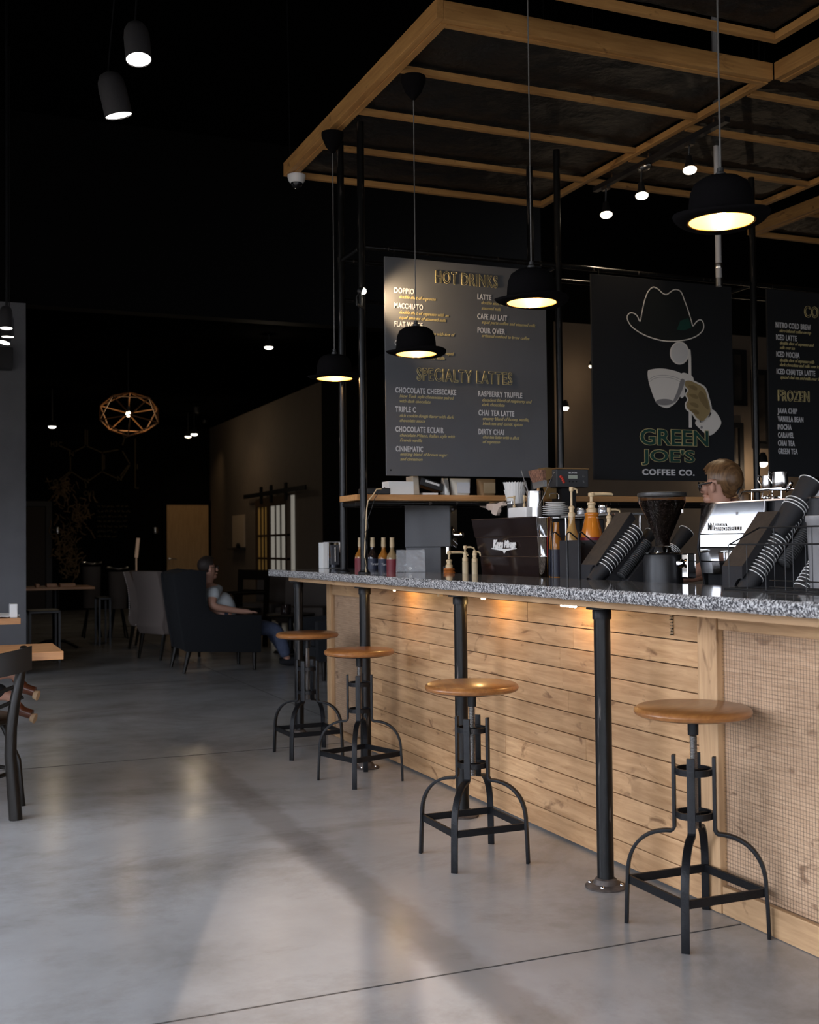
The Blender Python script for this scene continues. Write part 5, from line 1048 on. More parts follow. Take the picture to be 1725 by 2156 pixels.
for px in (1228, 1228.5):
    m_ = MB(); m_.lathe([(0, 0), (.007, 0), (.007, .004), (0, .004)], PY(px, 1003 if px == 1228 else 1014, YW-.0002), 14, axis=(0, -1, 0)); m_.build('button', BRUSH, t)
for j in range(3):
    m_ = MB(); m_.lathe([(0, 0), (.005, 0), (.004, .002), (0, .002)], PY(1200+j*7, 1014, YW-.0002), 12, axis=(0, -1, 0)); m_.build('button', BLKPL, t)
m_ = MB(); a2 = PY(1146, 985, YW+.06); b2_ = PY(1170, 1010, YW+.06); m_.prism([PY(x, y, YW+.05) for x, y in ((1143,990),(1152,984),(1170,986),(1172,1003),(1150,1012),(1143,1006))], (0, .1, 0)); m_.prism([PY(x, y, YW+.08) for x, y in ((1146,1005),(1172,1000),(1172,1050),(1160,1050))], (0, .05, 0)); m_.build('brew_funnel', mat('ochre_wood', (.20, .12, .04), .5), t, smooth=False)
# ---------------------------------------------------------------- paper cups and organizers
def cup_proto(r, h):
    t = thing('paper_cup', 'x', 'cup'); OFF[t.as_pointer()] = Vector((0, 0, 0))
    m_ = MB(); m_.lathe([(0, -h+.004), (r*.70, -h+.004), (r*.70, -h), (r*.72, -h), (r*.97, -.002), (r*.95, -.002), (r*.68, -h+.012), (0, -h+.012)], (0, 0, 0), 32); m_.build('sleeve', CUPB, t, world=False, smooth=True)
    m_ = MB(); m_.torus((0, 0, 0), r, .0019, 32, 8); m_.build('rim', CUPR, t, world=False)
    return t
def cup_stack(P0, P1, n, r, h, labels, grp, gaps=None):
    d = (P1-P0); L_ = d.length; d.normalize(); rot = d.to_track_quat('Z', 'Y').to_euler(); c0 = cup_proto(r, h)
    for k in range(n):
        f = (gaps[k] if gaps else k/(n-1)); loc = P0+d*L_*f; lb = labels if isinstance(labels, str) else labels[min(k, len(labels)-1)]
        if k == 0: c0.location = loc; c0.rotation_euler = rot; c0['label'] = lb; c0['group'] = grp
        else: dup(c0, loc, rot, label=lb, group=grp)
def boolcut(ob, cutters):
    for c_ in cutters:
        md = ob.modifiers.new('b', 'BOOLEAN'); md.operation = 'DIFFERENCE'; md.object = c_; md.solver = 'EXACT'
    dg = bpy.context.evaluated_depsgraph_get(); dg.update(); me = bpy.data.meshes.new_from_object(ob.evaluated_get(dg)); ob.modifiers.clear(); ob.data = me
    for c_ in cutters: bpy.data.objects.remove(c_)
def organizer(label, Xf, pxL, pxR, pyT, top_px, stacks, depth=.30):
    yl = PX(pxL, 1200, Xf).y; yn = PX(pxR, 1200, Xf).y; zf = PX(pxR, pyT, Xf).z; tp = PY(*top_px, yn)
    t = thing('cup_organizer', label, 'cup organizer', (Xf+.1, (yl+yn)/2, WZ))
    prof = [(Xf, WZ+.0005), (Xf, zf), (tp.x, tp.z), (tp.x+.032, tp.z-.040), (tp.x+depth*.75, zf+.02), (tp.x+depth*.75, WZ+.0005)]
    m_ = MB(); m_.prism([(x, yn, z) for x, z in prof], (0, yl-yn, 0)); body = m_.build('body', BLKMT, t, smooth=False)
    cut = []
    for P0, P1, r in stacks:
        d = (P1-P0).normalized(); m2 = MB(); m2.cyl(P0-d*.115, P1+d*.30, r+.004, n=32); cut.append(m2.build('cutter', BLKMT, t))
    boolcut(body, cut)
    m_ = MB(); sl = Vector((tp.x-Xf, 0, tp.z-zf)); m_.prism([(Xf+.002, yn+.001, zf+.001), (Xf+.002, yl-.001, zf+.001), (tp.x, yl-.001, tp.z+.001), (tp.x, yn+.001, tp.z+.001)], Vector((-sl.z, 0, sl.x)).normalized()*.0012)
    if len(stacks) < 9: m_.build('top_sheet', BRNTOP, t, smooth=False)
    return t, yn
Xo = 2.645
yn = PX(1255, 1200, Xo).y
S1 = (PY(1271, 1196, yn+.012), PY(1339, 1116, yn+.012)); r1 = .037
organizer('slanted black cup organizer left of the bean grinder', Xo, 1224, 1255, 1190, (1330, 1079), [(S1[0], S1[1], r1)], .16)
cup_stack(S1[0], S1[1], 14, r1, .085, 'black paper cup with white rim nested in the left organizer row', 'cups nested in the left organizer')
dS = (S1[1]-S1[0]).normalized()
Pa = PY(1372, 1122, yn+.06); dd = dS; cup_stack(Pa, Pa+dd*.06, 2, .030, .10, 'black cup with gold crest poking out between organizer and hopper', 'cups behind the bean hopper')
Pb = PY(1413, 1163, yn-.02); cup_stack(Pb, Pb+(PY(1446, 1118, yn-.02)-Pb)*1.0, 5, .035, .10, 'black cup with gold crest leaning out right of the hopper', 'cups leaning right of the hopper', gaps=[0, .06, .12, .18, 1.0])
Xo2 = 2.645; yn2 = PX(1563, 1200, Xo2).y
S2 = (PY(1588, 1212, yn2+.010), PY(1672, 1083, yn2+.010)); r2 = .036
organizer('large slanted black cup organizer in front of the chrome machine', Xo2, 1521, 1563, 1193, (1640, 1077), [(S2[0], S2[1], r2)], .20)
g_ = [k/23 for k in range(24)]
cup_stack(S2[0], S2[1], 20, r2, .10, 'black paper cup with white rim nested in the right organizer row', 'cups nested in the right organizer')
d2 = (S2[1]-S2[0]).normalized(); PT = PY(1671, 1072, yn2-.0)
cup_stack(PT, PT+d2*.10, 3, .043, .125, 'large black paper cup at the top of the right organizer row', 'large cups topping the right row', gaps=[0, .12, .26])
tp_ = PT+d2*.125; cup_stack(tp_, tp_+d2*.02, 1, .043, .125, 'topmost large black paper cup, pulled out, with crest on its side', 'large cups topping the right row', gaps=[0])
# crest marks on the top cup
topcup = [o for o in bpy.data.objects if o.get('label', '').startswith('topmost large')][0]
for nm, mt_, h_, a0, wA, hh_ in (('crest_print', LOGOH, -.03, -2.0, .35, .022), ('crest_print', LOGOW, -.045, -2.05, .18, .016), ('crest_print', INKGR, -.075, -1.9, .22, .020), ('brand_line', LOGOW, -.062, -2.75, .06, .06)):
    m_ = MB(); rings = []
    for i in range(5):
        zz_ = h_-hh_/2+hh_*i/4; rr = .0423*(.97+.25*(zz_/.125))+.0006; rings.append([m_.b.verts.new((rr*math.cos(a0-wA/2*(1-abs(i-2)*.25*(nm == 'crest_print'))+wA*(1-abs(i-2)*.25*(nm == 'crest_print'))*j/6), rr*math.sin(a0-wA/2*(1-abs(i-2)*.25*(nm == 'crest_print'))+wA*(1-abs(i-2)*.25*(nm == 'crest_print'))*j/6), zz_)) for j in range(7)])
    for A, B in zip(rings, rings[1:]):
        for j in range(6): m_.b.faces.new((A[j], A[j+1], B[j+1], B[j]))
    m_.build(nm, mt_, topcup, world=False, smooth=True)
# lower slots: dark lids in rows
def lids(P0, P1, n, r, label, grp):
    d = (P1-P0); L_ = d.length; d.normalize(); rot = d.to_track_quat('Z', 'Y').to_euler(); m_ = MB(); m_.lathe([(0, .003), (r*.8, .003), (r, 0), (r*1.02, -.002), (r*.98, -.003), (0, -.003)], (0, 0, 0), 28); o = m_.build('cup_cover', mat('lid_black', (.05, .05, .05), .25) if 'lid_black' not in MATS else MATS['lid_black'], smooth=True); tag(o, label, 'cup lid', grp)
    o.location = P0; o.rotation_euler = rot
    for k in range(1, n): c_ = o.copy(); COL.objects.link(c_); c_.location = P0+d*L_*k/(n-1)
lids(PY(1309, 1212, yn-.040), PY(1364, 1142, yn-.040), 22, .022, 'black lid in the slanted row in front of the left organizer', 'lids beside the left organizer')
t = thing('lid_rack', 'narrow black slanted rack holding the lid row, left organizer side', 'rack', (PY(1340, 1180, yn-.04).x, yn-.04, WZ)); a_ = PY(1309, 1212, yn-.04); b_ = PY(1364, 1142, yn-.04); dn = Vector(((b_-a_).z, 0, -(b_-a_).x)).normalized()
m_ = MB(); m_.prism([a_+dn*.024-Vector((0, .026, 0)), b_+dn*.024-Vector((0, .026, 0)), Vector((b_.x+.10, yn-.066, WZ+.001)), Vector((a_.x+.03, yn-.066, WZ+.001))], (0, .052, 0)); m_.build('cheek', BLKMT, t, smooth=False)
lids(PY(1652, 1186, yn2-.050), PY(1698, 1122, yn2-.050), 18, .024, 'black lid in the slanted row in front of the right organizer', 'lids beside the right organizer')
Pc = PY(1690, 1240, yn2-.16); cup_stack(Pc, Pc+d2*.115, 9, .032, .085, 'small black cup with white rim in the lowest right row', 'small cups inside the wire basket')
# ---------------------------------------------------------------- on-demand grinder with hopper of beans
p = PX(1396, 1160, 2.83); X_, Y_ = p.x, p.y; k_ = (p-EYE).dot(FW)/F; zz = lambda v: HZ(X_, Y_, v)
t = thing('coffee_grinder', 'black coffee grinder with a glass cone hopper full of dark beans', 'coffee grinder', (X_, Y_, WZ))
m_ = MB(); m_.lathe([(0, zz(1046)), (50.5*k_, zz(1046)), (51.5*k_, zz(1043)), (50.5*k_, zz(1038)), (40*k_, zz(1036)), (0, zz(1035))], (X_, Y_, 0), 44); m_.build('hopper_lid', mat('dark_lid', (.05, .048, .045), .35), t)
m_ = MB(); m_.lathe([(49*k_, zz(1047)), (49*k_, zz(1058)), (15.5*k_, zz(1135)), (15*k_, zz(1150)), (13.6*k_, zz(1150)), (14.2*k_, zz(1136)), (47.4*k_, zz(1058)), (47.4*k_, zz(1047)), (49*k_, zz(1047))], (X_, Y_, 0), 44); m_.build('hopper', SMOKE, t, smooth=True)
m_ = MB(); bm_pts = [(0, zz(1053)), (46*k_, zz(1054)), (46*k_, zz(1059)), (13.6*k_, zz(1136)), (13*k_, zz(1149)), (0, zz(1149))]; m_.lathe(bm_pts, (X_, Y_, 0), 44); bb_ = m_.build('bean_mass', BEANS, t); bb_['kind'] = 'stuff'
random.seed(5); m_ = MB()
for _ in range(900):
    f = random.random()**.6; zc = zz(1136)+(zz(1058)-zz(1136))*f; rr = (13.6+(46-13.6)*f)*k_-.0015; a_ = random.uniform(PI*.75, PI*2.1)
    c = Vector((X_+rr*math.cos(a_), Y_+rr*math.sin(a_), zc)); R_ = Euler((random.random()*3, random.random()*3, random.random()*3)).to_matrix().to_4x4()
    bmesh.ops.create_icosphere(m_.b, subdivisions=1, radius=1, matrix=Matrix.Translation(c) @ R_ @ Matrix.Diagonal((.0055, .0038, .0028, 1)))
o_ = m_.build('beans', BEANS, t, smooth=True); o_['kind'] = 'stuff'
m_ = MB(); m_.lathe([(0, zz(1163)), (19*k_, zz(1163)), (18*k_, zz(1158)), (16*k_, zz(1151)), (0, zz(1150.5))], (X_, Y_, 0), 36); m_.build('chrome_collar', CHROME, t)
m_ = MB(); m_.lathe([(0, zz(1167)), (38*k_, zz(1167)), (40*k_, zz(1165)), (36*k_, zz(1163)), (0, zz(1163))], (X_, Y_, 0), 36); m_.build('adjusting_plate', CHROME, t)
m_ = MB(); m_.lathe([(0, WZ+.0005), (41*k_, WZ+.0005), (41*k_, zz(1180)), (38*k_, zz(1168)), (0, zz(1167.5))], (X_, Y_, 0), 40); m_.build('motor_body', BLKPL, t)
kp = PX(1434, 1186, X_-.05); m_ = MB(); m_.lathe([(0, 0), (.018, 0), (.018, .010), (.012, .014), (0, .014)], kp+Vector((0, 0, 0)), 24, axis=(-.55, -.83, 0)); m_.build('knob', CHROME, t)
q_ = PX(1453, 1165, X_-.02); m_ = MB(); m_.box((q_.x-.02, q_.y-.012, q_.z-.10), (q_.x+.02, q_.y+.03, q_.z)); m_.build('dosing_chute', CHROME, t, smooth=False, bevel=.006)
m_ = MB(); lb_ = PX(1435, 1076, X_-.06); m_.box((lb_.x, lb_.y-.012, lb_.z-.008), (lb_.x+.001, lb_.y, lb_.z+.006)); m_.build('sticker', PAPER, t, smooth=False)
# ---------------------------------------------------------------- chrome espresso machine
XS = 2.90; yL = PX(1474, 1100, XS).y; zT = PX(1480, 1060, XS).z; yR = 2.55
sm_ = thing('espresso_machine', 'chrome-backed espresso machine with white maker mark, behind the large cup organizer', 'espresso machine', (3.0, (yL+yR)/2, WZ))
ysp = PX(1608, 1100, XS).y
zq = [PX(1480, v, XS).z for v in (1061, 1125, 1153, 1182, 1208)]
xo_ = [0.006, 0.001, -.001, .001, .005]
for k in range(4):
    m_ = MB(); m_.prism([(XS+xo_[k], yL, zq[k]-.001), (XS+xo_[k], ysp, zq[k]-.001), (XS+xo_[k+1], ysp, zq[k+1]+.0015), (XS+xo_[k+1], yL, zq[k+1]+.0015)], (.010, 0, 0)); pn = m_.build('chrome_panel', CHROME, sm_, smooth=False, bevel=.0015)
m_ = MB(); m_.prism([(XS+.02, yL+.012, zT+.004), (XS-.006, yL+.016, zq[2]), (XS+.014, yL+.012, zq[4]), (XS+.03, yL+.010, WZ+.02), (XS+.30, yL+.010, WZ+.02), (XS+.30, yL+.012, zT+.004)], (0, -.010, 0)); m_.build('side_cheek', BLKPL, sm_, smooth=False, bevel=.002)
m_ = MB(); m_.box((XS+.034, yR, WZ+.02), (XS+.30, yL-.004, zT-.004)); m_.build('body', BLKPL, sm_, smooth=False)
m_ = MB(); m_.prism([(XS+.020, ysp-.045, zT-.002), (XS+.020, yR, zT-.002), (XS+.0, yR, zq[1]), (XS+.012, yR, zq[4]), (XS+.012, ysp-.045, zq[4]), (XS, ysp-.045, zq[1])], (.010, 0, 0)); m_.build('grey_panel', GREYP, sm_, smooth=False)
m_ = MB(); m_.box((XS+.010, yR, zT-.0035), (XS+.31, yL+.006, zT+.002)); m_.build('top_tray', mat('copper_tinted_steel', (.55, .42, .34), .15, 1), sm_, smooth=False)  # steel tray with a copper tint in its base colour
for y in (yL-.06, yR+.1):
    for x in (XS+.06, XS+.26): 
        m_ = MB(); m_.cyl((x, y, WZ+.0005), (x, y, WZ+.0195), .018, n=14); m_.build('foot', BLKPL, sm_)
pl_ = PX(1494, 1118, XS); pm_ = PX(1505, 1118, XS)
m_ = MB(); xf_ = XS+.0015; m_.prism([(xf_-.003, PX(1491, 1118, XS).y, PX(1491, 1117, XS).z), (xf_-.003, PX(1504, 1118, XS).y, PX(1504, 1117, XS).z), (xf_+.004, PX(1504, 1118, XS).y, PX(1504, 1101, XS).z), (xf_+.004, PX(1491, 1118, XS).y, PX(1491, 1101, XS).z)], (-.0012, 0, 0)); m_.build('maker_badge', PAPER, sm_, smooth=False)
text('N', 'badge_letter', BLKPL, (xf_-.0050, PX(1493, 1115, XS).y, PX(1493, 1115.5, XS).z), .020, .028, sm_, R_=RX, bold=.05)
text('NUOVA', 'maker_name', PAPER, (xf_-.002, PX(1506, 1108, XS).y, PX(1506, 1108, XS).z), PX(1506, 1108, XS).y-PX(1530, 1108, XS).y, .012, sm_, R_=RX, bold=.05)
text('SIMONELLI', 'maker_name', PAPER, (xf_-.003, PX(1506, 1117, XS).y, PX(1506, 1117.5, XS).z), PX(1506, 1117, XS).y-PX(1560, 1117, XS).y, .015, sm_, R_=RX, bold=.05)
# cup rail and milk jugs on the chrome machine
ZT2 = zT+.0022; t = thing('cup_rail', 'bent chrome wire rail on top of the chrome espresso machine', 'rail', (XS+.08, yL-.2, ZT2))
m_ = MB(); B6 = lambda x, y, X=XS+.05: PX(1540+x/7.19, 960+y/7.19, X)
m_.tube([B6(115, 640), B6(165, 548), B6(200, 535), B6(560, 515), B6(900, 520)], .0030, 8); m_.tube([B6(555, 515), B6(610, 628)], .003, 8); m_.tube([B6(180, 548), B6(485, 548), B6(460, 632)], .0022, 8); m_.build('wire', CHROME, t)
for k, (cx, zc_, rr, hw, lb) in enumerate(((545, 505, 80, 195, 'small steel milk jug with handle, left one on the chrome machine'), (745, 515, 118, 240, 'larger round steel milk jug with spout on the chrome machine'))):
    p = PX(1540+cx/7.19, 960+zc_/7.19, XS+.10); k_ = (p-EYE).dot(FW)/F/7.19; t = thing('milk_jug', lb, 'milk jug', (p.x, p.y, ZT2), group='steel milk jugs')
    z0 = ZT2+.045; H_ = hw*k_
    m_ = MB(); R0_ = rr*k_; m_.lathe([(0, 0), (R0_*.8, 0), (R0_*.98, H_*.15), (R0_*1.02, H_*.4), (R0_*.95, H_*.75), (R0_*.92, H_), (R0_*.88, H_), (R0_*.9, H_*.7), (0, H_*.1)], (p.x, p.y, z0), 32, fn=(lambda v, a: (setattr(v, 'y', v.y*1.22) if (v.z > H_*.93 and math.sin(a) < -.92) else None, v)[1])); m_.build('jug', BRUSH, t, smooth=True)
    m_ = MB(); s_ = -1 if k == 0 else 1; m_.tube([(p.x-.01, p.y+R0_*.9, z0+H_*.9), (p.x-.015, p.y+R0_*1.5, z0+H_*1.12), (p.x-.015, p.y+R0_*1.6, z0+H_*.7), (p.x-.01, p.y+R0_, z0+H_*.3)], .003, 8); m_.build('handle', CHROME, t)
t = thing('jug_rack', 'low chrome wire rack of small parts beneath the steel milk jugs', 'rack', (XS+.1, PX(1645, 1045, XS+.1).y, ZT2)); yA_, yB_ = PX(1605, 1040, XS+.1).y, PX(1668, 1040, XS+.1).y
m_ = MB()
for x in (XS+.05, XS+.10, XS+.15): m_.tube([(x, yA_, ZT2+.042), (x, yB_, ZT2+.042)], .002, 6)
for y in (yA_, yB_): m_.tube([(XS+.05, y, ZT2+.001), (XS+.05, y, ZT2+.042), (XS+.15, y, ZT2+.042), (XS+.15, y, ZT2+.001)], .002, 6)
m_.build('wire', CHROME, t)
random.seed(9)
for k in range(10):
    y = yA_+(yB_-yA_)*random.uniform(.3, .98); m_ = MB(); m_.torus((XS+.05+random.random()*.05, y, ZT2+.006+random.random()*.006), .010, .003, 14, 6, axis=(random.random()-.5, random.random()-.5, 1)); solo(m_, 'steel_basket_ring', CHROME, 'small shiny steel ring lying under the milk jugs', 'ring', 'loose steel rings under the jugs')
p = PX(1666, 1012, XS+.06); m_ = MB(); m_.tube([PX(1655, 1036, XS+.06), PX(1664, 1022, XS+.06), PX(1668, 1016, XS+.06)], [.004, .010, .006], 10); solo(m_, 'scoop', CHROME, 'small shiny scoop leaning beside the larger milk jug', 'scoop')
p = PX(1716, 1045, XS+.08); m_ = MB(); m_.lathe([(0, .001), (.024, .001), (.037, .03), (.040, .05), (.037, .05), (.03, .02), (0, .012)], (p.x, p.y, ZT2), 28); solo(m_, 'white_cup', WHITE, 'white china cup on the chrome machine at the right edge', 'cup')
# wire basket at the right edge, standing on the granite
t = thing('wire_basket', 'black wire basket on the granite at the right edge', 'basket', (2.52, 2.75, 1.0605)); WB = BLKPL
xb = 2.585; y1_ = PX(1620, 1200, xb).y; y0_ = 2.35; zt_ = PX(1600, 1111, xb).z; zb_ = 1.063; xf = 2.40
m_ = MB(); r_ = .0022
yt_ = PX(1600, 1111, xb).y
top = [(xb, yt_, zt_), (xb, y0_, zt_), (xf, y0_, zt_-.055), (xf, y1_-.03, zt_-.055)]
m_.tube(top, r_*1.3, 8, closed=True); m_.build('rim', WB, t)
m_ = MB(); m_.tube([(xb, y1_, zb_), (xb, y0_, zb_), (xf, y0_, zb_), (xf, y1_, zb_)], r_*1.2, 8, closed=True); m_.tube([(xb, y1_-.0, zb_+.022), (xb, y0_, zb_+.022)], r_, 8); m_.build('base_wire', WB, t)
for k in range(8):
    y = y1_-(y1_-y0_)*(k+.3)/8; m_ = MB(); m_.tube([(xb, y, zt_), (xb, y, zb_), (xf, y, zb_), (xf, y, zt_-.055)], r_*.8, 6); m_.build('side_wire', WB, t)
p = PX(1728, 1150, 2.70); k_ = (p-EYE).dot(FW)/F; m_ = MB(); m_.lathe([(0, WZ+.0005), (20*k_, WZ+.0005), (27*k_, HZ(p.x, p.y, 1100)), (30*k_, HZ(p.x, p.y, 1098)), (30*k_, HZ(p.x, p.y, 1086)), (26*k_, HZ(p.x, p.y, 1085)), (24*k_, HZ(p.x, p.y, 1086)), (0, WZ+.02)], (p.x, p.y, 0), 36); solo(m_, 'plastic_cup_stack', mat('frosted_plastic', (.30, .29, .29), .4), 'frosted grey plastic cup stack cut by the right edge', 'cup', smooth=True)
# ================================================================== LOUNGE
def wing_chair(Yn, fpx, label, flip=False, X0=None):
    """deep wing chair; side profile measured on the plane of its near side"""
    Wd = .70; prof = [(552,1295),(551,1374),(391,1373),(377,1292),(366.5,1214),(368,1208),(384,1203),(404,1199),(420,1201),(435.5,1203),(435,1240),(434.5,1256),(437,1272),(443,1285),(456,1293),(475,1295.5)]
    P_ = [PY(x, y, 10.95) for x, y in prof]; xs = [p.x for p in P_]; cx = (min(xs)+max(xs))/2
    t = thing('wing_chair', label, 'armchair', (cx, 10.95+Wd/2, 0), group='charcoal wing chairs'); zs_ = {}
    for y in (10.95, 10.95+Wd-.09):
        m_ = MB(); m_.prism([(p.x, y, p.z) for p in P_], (0, .09, 0)); m_.build('side_panel', LEATHER, t, bevel=.014)
    b_ = [P_[3], P_[4], P_[5]]; zb = P_[2].z
    m_ = MB(); q = [P_[2], P_[3], P_[4], P_[5], P_[6], P_[6]+Vector((.10, 0, 0)), P_[3]+Vector((.17, 0, 0)), P_[2]+Vector((.17, 0, 0))]; m_.prism([(p.x+.012, 11.042, p.z) for p in q], (0, Wd-.184, 0)); m_.build('backrest', LEATHER, t, bevel=.012)
    m_ = MB(); m_.box((P_[3].x+.19, 11.045, zb+.001), (P_[0].x-.004, 10.95+Wd-.093, .30)); m_.build('seat_base', LEATHER, t, smooth=False, bevel=.01)
    m_ = MB(); m_.box((P_[3].x+.19, 11.048, .302), (P_[0].x+.012, 10.95+Wd-.096, .43)); m_.build('seat_cushion', LEATHER, t, smooth=False, bevel=.035)
    for x0, x1 in ((P_[2].x+.04, P_[2].x-.01), (P_[0].x-.07, P_[0].x-.07)):
        for y in (10.99, 10.95+Wd-.04):
            m_ = MB(); m_.cyl((x0, y, zb), (x1, y, .001), .026, .016, 10); m_.build('leg', DKWOOD, t)
    return t, P_, zb
wc, PW, wzb = wing_chair(10.95, None, 'charcoal wing chair holding the man in grey, side on')
fx_ = PY(600, 1300, 9.75).x; half = (max(p.x for p in PW)-min(p.x for p in PW))/2
dup(wc, (fx_+half+.30, 9.75+.35, 0), (0, 0, PI), label='empty charcoal wing chair facing left, half hidden by the end of the bar')
# seated man
yc = 11.30
def G(px, py, y=yc): return PY(px, py, y)
man = thing('person', 'man with glasses in grey t-shirt and jeans sitting in the wing chair', 'person', (G(455, 1330).x, yc, 0))
hd = G(440, 1196); HZ_ = hd.z
neck = G(436, 1228); sh_ = G(440, 1243); ch = G(448, 1260); be = G(466, 1285); pe = G(462, 1318)
kn = G(574, 1322); 
pts = [(pe.x, yc, pe.z, .14, .12), (be.x, yc, be.z, .15, .13), (ch.x, yc, ch.z, .12, .15), (sh_.x, yc, sh_.z, .07, .12), (neck.x, yc, neck.z, .052, .055), (G(441, 1214).x, yc, G(441, 1214).z, .058, .058), (hd.x, yc, hd.z+.01, .084, .072), (hd.x-.012, yc, hd.z+.062, .058, .055)]
ed = [(0,1),(1,2),(2,3),(3,4),(4,5),(5,6),(6,7)]
def add(par, chain):
    i = par
    for c_ in chain: pts.append(c_); ed.append((i, len(pts)-1)); i = len(pts)-1
    return i
for sgn in (-1, 1):
    e0 = G(449, 1284, yc+sgn*.25); w0 = G(505, 1293, yc+sgn*.24); h0 = G(520, 1293, yc+sgn*.24)
    i = add(3, [(sh_.x, yc+sgn*.17, sh_.z-.02, .058), (e0.x-.01, yc+sgn*.235, e0.z+.03, .046), (w0.x, yc+sgn*.235, w0.z+.028, .028), (h0.x, yc+sgn*.235, h0.z+.026, .026, .036)])
    for k, (dy, ln) in enumerate(((-.026, .060), (-.009, .072), (.009, .068), (.026, .055))):
        add(i, [(h0.x+.035, yc+sgn*.235+dy, h0.z+.022, .010), (h0.x+.035+ln*.6, yc+sgn*.235+dy*1.1, h0.z+.020, .0085), (h0.x+.035+ln, yc+sgn*.235+dy*1.1, h0.z+.008, .007)])
    add(i, [(h0.x+.015, yc+sgn*(.235-.035), h0.z+.016, .011), (h0.x+.045, yc+sgn*(.235-.045), h0.z+.008, .009)])
    an = G(603, 1403, yc+sgn*.13)
    add(0, [(pe.x+.08, yc+sgn*.09, pe.z, .085), (kn.x, yc+sgn*.12, kn.z, .060), (an.x, yc+sgn*.13, .10, .038), (an.x+.02, yc+sgn*.13, .05, .036), (an.x+.14, yc+sgn*.13, .035, .030)])
body = skin('body', pts, ed, SKIN, man)
m_ = MB(); m_.ell((hd.x+.080, yc, hd.z-.016), (.016, .011, .020), 12); m_.ell((hd.x+.066, yc, hd.z-.055), (.022, .022, .010), 12); m_.ell((hd.x+.045, yc, hd.z-.085), (.034, .036, .026), 14); m_.build('face', SKIN, man, smooth=True)
for sgn in (-1, 1):
    m_ = MB(); m_.ell((hd.x-.004, yc+sgn*.076, hd.z-.012), (.018, .010, .030), 12); m_.build('ear', SKIN, man, smooth=True)
m_ = MB()
bmesh.ops.create_uvsphere(m_.b, u_segments=28, v_segments=18, radius=1, matrix=Matrix.Translation((hd.x-.016, yc, hd.z+.030)) @ Matrix.Diagonal((.100, .088, .094, 1)))
bmesh.ops.delete(m_.b, geom=[v for v in m_.b.verts if (v.co.x > hd.x+.034 and v.co.z < hd.z+.080) or v.co.z < hd.z-.05 or (v.co.x > hd.x-.012 and v.co.z < hd.z+.018)], context='VERTS')
m_.build('hair', HAIRB, man, smooth=True)
m_ = MB()
for sgn in (-1, 1): m_.torus((hd.x+.083, yc+sgn*.034, hd.z+.006), .021, .0030, 20, 6, axis=(1, sgn*.25, 0)); m_.tube([(hd.x+.078, yc+sgn*.056, hd.z+.010), (hd.x+.0, yc+sgn*.082, hd.z+.008)], .003, 6)
m_.tube([(hd.x+.086, yc-.013, hd.z+.01), (hd.x+.090, yc, hd.z+.012), (hd.x+.086, yc+.013, hd.z+.01)], .0025, 6); m_.build('glasses', BLKPL, man)
sp_ = [(pe.x, yc, pe.z+.02, .155, .15), (be.x+.035, yc, be.z+.015, .165, .155), (ch.x+.015, yc, ch.z+.01, .135, .165), (sh_.x, yc, sh_.z+.002, .082, .13), (neck.x+.002, yc, neck.z-.012, .064, .07)]; se = [(0,1),(1,2),(2,3),(3,4)]
for sgn in (-1, 1):
    e0 = G(449, 1284, yc+sgn*.25); sp_ += [(sh_.x, yc+sgn*.175, sh_.z-.02, .072), ((sh_.x+e0.x)/2+.01, yc+sgn*.22, (sh_.z+e0.z)/2+.0, .068)]; se += [(3, len(sp_)-2), (len(sp_)-2, len(sp_)-1)]
skin('tshirt', sp_, se, TSHIRT, man)
jp = [(pe.x-.02, yc, pe.z-.0, .14, .155)]; je = []
for sgn in (-1, 1):
    an = G(603, 1403, yc+sgn*.13); b0 = len(jp); jp += [(pe.x+.10, yc+sgn*.10, pe.z-.0, .100), (kn.x, yc+sgn*.12, kn.z, .078), ((kn.x+an.x)/2+.006, yc+sgn*.125, (kn.z+.1)/2, .070), (an.x, yc+sgn*.13, .085, .058)]; je += [(0, b0), (b0, b0+1), (b0+1, b0+2), (b0+2, b0+3)]
skin('jeans', jp, je, JEANS, man)
for sgn in (-1, 1):
    an = G(603, 1403, yc+sgn*.13); m_ = MB(); m_.ell((an.x+.06, yc+sgn*.13, .045), (.135, .048, .044), 18); m_.build('shoe', BLKCL, man, smooth=True)
# upholstered side chairs
def side_chair(px, py, rz, label, m, w_=.50, H_=.95, studs=False, loc=None):
    p = loc or PZ(px, py, 0); t = thing('upholstered_chair', label, 'chair', (p.x, p.y, 0), rz, 'upholstered lounge chairs')
    m_ = MB(); m_.box((-w_/2, -.26, .27), (w_/2, .26, .46)); m_.build('seat', m, t, smooth=False, bevel=.035, world=False)
    prof = [(-.26, .27), (-.30, .36), (-.27, .50), (-.30, .72), (-.36, H_), (-.28, H_+.005), (-.20, .74), (-.17, .50), (-.17, .47)]
    m_ = MB(); m_.prism([(-w_/2+.01, y, z) for y, z in prof], (w_-.02, 0, 0)); m_.build('backrest', m, t, bevel=.015, world=False)
    for x in (-w_/2+.05, w_/2-.05):
        for y, y2 in ((-.24, -.29), (.21, .22)):
            m_ = MB(); m_.cyl((x, y, .27), (x, y2, .001), .024, .015, 8); m_.build('leg', DKWOOD, t, world=False)
    if studs:
        m_ = MB()
        for s_ in (-1, 1):
            for k in range(24): m_.ell((s_*(w_/2-.012), -.30-.06*max(0, (k-6)/18)**2*1.2+.02, .40+k*.022), .0055, 6)
            for k in range(16): m_.ell((s_*(w_/2+.001), -.2+k*.028, .29), .0055, 6)
        m_.build('nailhead_trim', BRASS, t, world=False)
    return t
side_chair(347, 1392, -1.15, 'light taupe upholstered chair seen from behind, left of the man', BEIGE, loc=PZ(362, 1384, 0))
